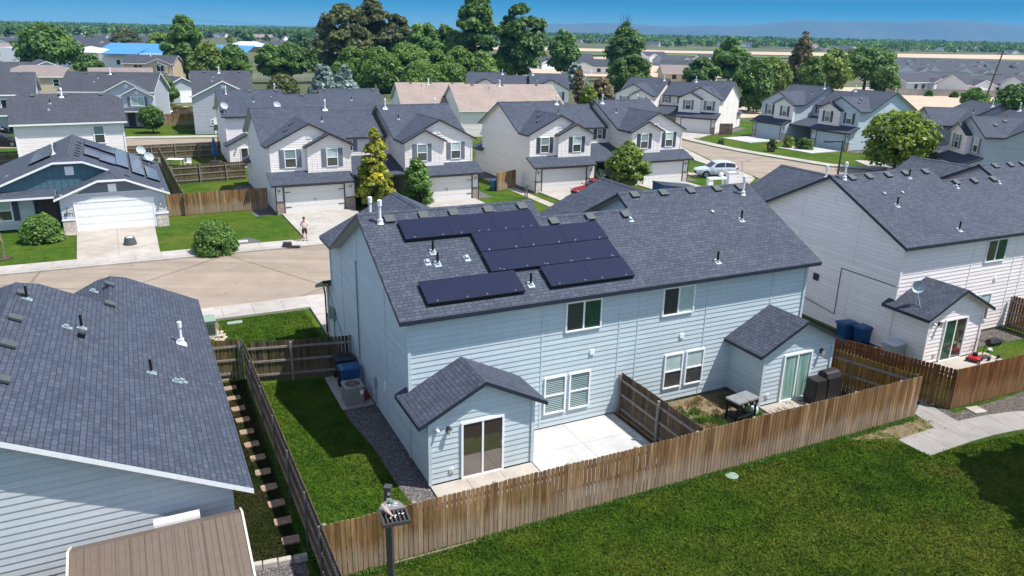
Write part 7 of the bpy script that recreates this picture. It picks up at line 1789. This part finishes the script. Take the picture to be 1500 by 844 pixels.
# ------------------------------------------------------------------ person on the drive
def skin_chain(name, verts, edges, radii, mat, parent, sub=2):
    me = bpy.data.meshes.new(name); me.from_pydata(verts, edges, []); o = bpy.data.objects.new(name, me); COL.objects.link(o)
    md = o.modifiers.new('skin', 'SKIN'); md.use_smooth_shade = True
    lay = me.skin_vertices[0] if me.skin_vertices else None
    if lay is None:
        bm = bmesh.new(); bm.from_mesh(me); bm.verts.layers.skin.verify(); bm.to_mesh(me); bm.free(); lay = me.skin_vertices[0]
    for i, r in enumerate(radii): lay.data[i].radius = r if isinstance(r, tuple) else (r, r)
    lay.data[0].use_root = True
    s = o.modifiers.new('sub', 'SUBSURF'); s.levels = sub; s.render_levels = sub
    dg = bpy.context.evaluated_depsgraph_get(); me2 = bpy.data.meshes.new_from_object(o.evaluated_get(dg)); bpy.data.objects.remove(o)
    me2.name = name; me2.materials.clear(); me2.materials.append(M[mat]); me2.polygons.foreach_set('use_smooth', [True]*len(me2.polygons))
    o = bpy.data.objects.new(name, me2); COL.objects.link(o); o.parent = parent; return o
pr = thing('person', 'man in a pale pink shirt and dark shorts looking at his hands on the driveway', 'person', G(447, 352.5, .1), .35)
V = [(0, 0, .95), (0, 0, 1.12), (0, .0, 1.32), (0, 0, 1.44), (0, -.02, 1.52), (0, -.04, 1.60), (0, -.05, 1.68), (0, -.045, 1.75),
     (-.10, 0, .90), (-.11, -.01, .52), (-.115, .02, .09), (-.12, -.13, .035), (.10, 0, .90), (.11, -.02, .52), (.125, .01, .09), (.15, -.14, .035),
     (-.19, 0, 1.40), (-.26, -.02, 1.14), (-.13, -.25, 1.14), (-.07, -.31, 1.17), (.19, 0, 1.40), (.27, -.02, 1.14), (.10, -.24, 1.20), (.04, -.30, 1.23)]
E_ = [(0, 1), (1, 2), (2, 3), (3, 4), (4, 5), (5, 6), (6, 7), (0, 8), (8, 9), (9, 10), (10, 11), (0, 12), (12, 13), (13, 14), (14, 15), (3, 16), (16, 17), (17, 18), (18, 19), (3, 20), (20, 21), (21, 22), (22, 23)]
RD = [(.15, .11), (.135, .10), (.165, .11), (.10, .08), .055, .075, .095, .06, .085, .06, .04, .04, .085, .06, .04, .04, .06, .045, .032, .028, .06, .045, .032, .028]
skin_chain('body', V, E_, RD, 'skin', pr)
skin_chain('shirt', [(0, 0, .92), (0, 0, 1.12), (0, 0, 1.34), (0, 0, 1.45), (-.195, 0, 1.41), (-.25, -.015, 1.20), (.195, 0, 1.41), (.25, -.015, 1.20)], [(0, 1), (1, 2), (2, 3), (2, 4), (4, 5), (2, 6), (6, 7)], [(.175, .135), (.165, .125), (.185, .13), (.09, .08), .082, .072, .082, .072], 'shirt', pr)
skin_chain('shorts', [(0, 0, .97), (0, 0, .88), (-.105, 0, .80), (-.115, -.01, .52), (.105, 0, .80), (.115, -.02, .52)], [(0, 1), (1, 2), (2, 3), (1, 4), (4, 5)], [(.17, .13), (.165, .13), .105, .092, .105, .092], 'shorts', pr)
m = MB(); m.ball((0, -.03, 1.725), .108, .118, .085, 12, 8); m.obox((-.07, -.23, 1.70), (.14, 0, 0), (0, .13, .02), (0, 0, .012)); m.build('cap', M['hair'], pr, smooth=True)
for sx, hz_ in ((-.07, 1.17), (.04, 1.23)):
    q = MB(); q.ball((sx, -.34, hz_), .045, .05, .022, 8, 6)
    for k in range(4): fx = sx-.033+.022*k; q.path([(fx, -.37, hz_), (fx*.95, -.42, hz_+.005), (fx*.9, -.435+.008*abs(k-1), hz_-.025)], .0095, 5)
    q.path([(sx+(.04 if sx < 0 else -.04), -.34, hz_+.01), (sx+(.055 if sx < 0 else -.055), -.38, hz_+.025)], .010, 5); q.build('hand', M['skin'], pr, smooth=True)
q = MB()
for sx in (-1, 1): q.ball((sx*.035, -.135, 1.665), .012, .008, .010, 6, 5)
q.build('eye', M['hair'], pr); q = MB(); q.ball((0, -.148, 1.635), .014, .02, .022, 6, 5); q.build('nose', M['skin'], pr)
for sx, ax_ in ((-.12, -.05), (.148, -.06)): q = MB(); q.ball((sx, ax_-.01, .04), .05, .13, .045, 8, 6); q.build('shoe', M['shorts'], pr)

# ------------------------------------------------------------------ camera, light, sky
cd = bpy.data.cameras.new('camera'); cam = bpy.data.objects.new('camera', cd); COL.objects.link(cam); scene.camera = cam
cd.sensor_width = 36; cd.lens = CAM_F/1500*36; cd.clip_end = 30000; cd.clip_start = .1
cr, sr = math.cos(CAM_R), math.sin(CAM_R); cp_, sp_ = math.cos(CAM_P), math.sin(CAM_P)
rt = Vector((cr, -sr*sp_, -sr*cp_)); up = Vector((sr, cr*sp_, cr*cp_)); fw_ = Vector((0, cp_, -sp_))
mt = Matrix((rt, up, -fw_)).transposed().to_4x4(); mt.translation = (0, 0, CAM_H); cam.matrix_world = mt
sd = Vector((.491, -.093, 1)).normalized()
pr.scale = (.93, .93, .93)
sl = bpy.data.lights.new('sun', 'SUN'); sl.energy = 4.5; sl.angle = R(.5); sl.color = (1, .955, .89); so = bpy.data.objects.new('sun', sl); COL.objects.link(so)
so.rotation_euler = sd.to_track_quat('Z', 'Y').to_euler(); so.location = (20, -5, 60)
wd_ = bpy.data.worlds.new('World'); scene.world = wd_; wd_.use_nodes = True; nt = wd_.node_tree; bg = nt.nodes['Background']
sk = nt.nodes.new('ShaderNodeTexSky'); sk.sky_type = 'NISHITA'; sk.sun_disc = False; sk.sun_elevation = math.asin(sd.z); sk.sun_rotation = math.atan2(sd.x, sd.y); sk.air_density = 1.0; sk.dust_density = .3; sk.ozone_density = 3.0; sk.altitude = 800
EXPO = .72
def wn(t, **k):
    q = nt.nodes.new(t)
    for a_, v_ in k.items(): setattr(q, a_, v_)
    return q
hs_ = wn('ShaderNodeHueSaturation'); hs_.inputs['Saturation'].default_value = .68
nt.links.new(sk.outputs[0], hs_.inputs['Color'])
SKS = .15
tc = wn('ShaderNodeTexCoord'); sx_ = wn('ShaderNodeSeparateXYZ'); nt.links.new(tc.outputs['Generated'], sx_.inputs[0])
def wramp(stops):
    r_ = wn('ShaderNodeValToRGB'); el = r_.color_ramp.elements
    while len(el) < len(stops): el.new(.5)
    for q, (p_, c_) in zip(el, stops): q.position = p_; q.color = (*c_, 1)
    nt.links.new(sx_.outputs[2], r_.inputs[0]); return r_
low = wramp([(0, (.28, .50, .61)), (.014, (.20, .44, .58)), (.032, (.06, .31, .51)), (.05, (.010, .23, .46)), (.2, (.03, .24, .48))])
sc_ = wn('ShaderNodeVectorMath', operation='SCALE'); sc_.inputs['Scale'].default_value = 1/SKS/2**EXPO; nt.links.new(low.outputs[0], sc_.inputs[0])
fac = wramp([(.045, (1, 1, 1)), (.13, (0, 0, 0))])
mx_ = wn('ShaderNodeMix', data_type='RGBA'); nt.links.new(fac.outputs[0], mx_.inputs[0]); nt.links.new(hs_.outputs[0], mx_.inputs[6]); nt.links.new(sc_.outputs[0], mx_.inputs[7])
nt.links.new(mx_.outputs[2], bg.inputs['Color']); bg.inputs['Strength'].default_value = SKS
vs = scene.view_settings; vs.view_transform = 'Standard'; vs.look = 'None'; vs.exposure = EXPO; vs.gamma = 1; vs.use_curve_mapping = False
scene.render.engine = 'CYCLES'; scene.cycles.max_bounces = 6; scene.cycles.transparent_max_bounces = 4

# the air between here and the hills
hz_ = MB(); hz_.box(-5600, 5600, -60, 6300, -3, 210); ho = hz_.build('haze', plain('haze_air', (.5, .6, .7))); ho['kind'] = 'stuff'
hm = ho.data.materials[0]; ht = hm.node_tree; ht.nodes.clear(); hout = ht.nodes.new('ShaderNodeOutputMaterial'); pv = ht.nodes.new('ShaderNodeVolumePrincipled')
pv.inputs['Color'].default_value = (.12, .46, .90, 1); pv.inputs['Density'].default_value = .000085; pv.inputs['Anisotropy'].default_value = 0; ht.links.new(pv.outputs[0], hout.inputs['Volume'])
scene.cycles.volume_bounces = 0; scene.cycles.volume_max_steps = 64
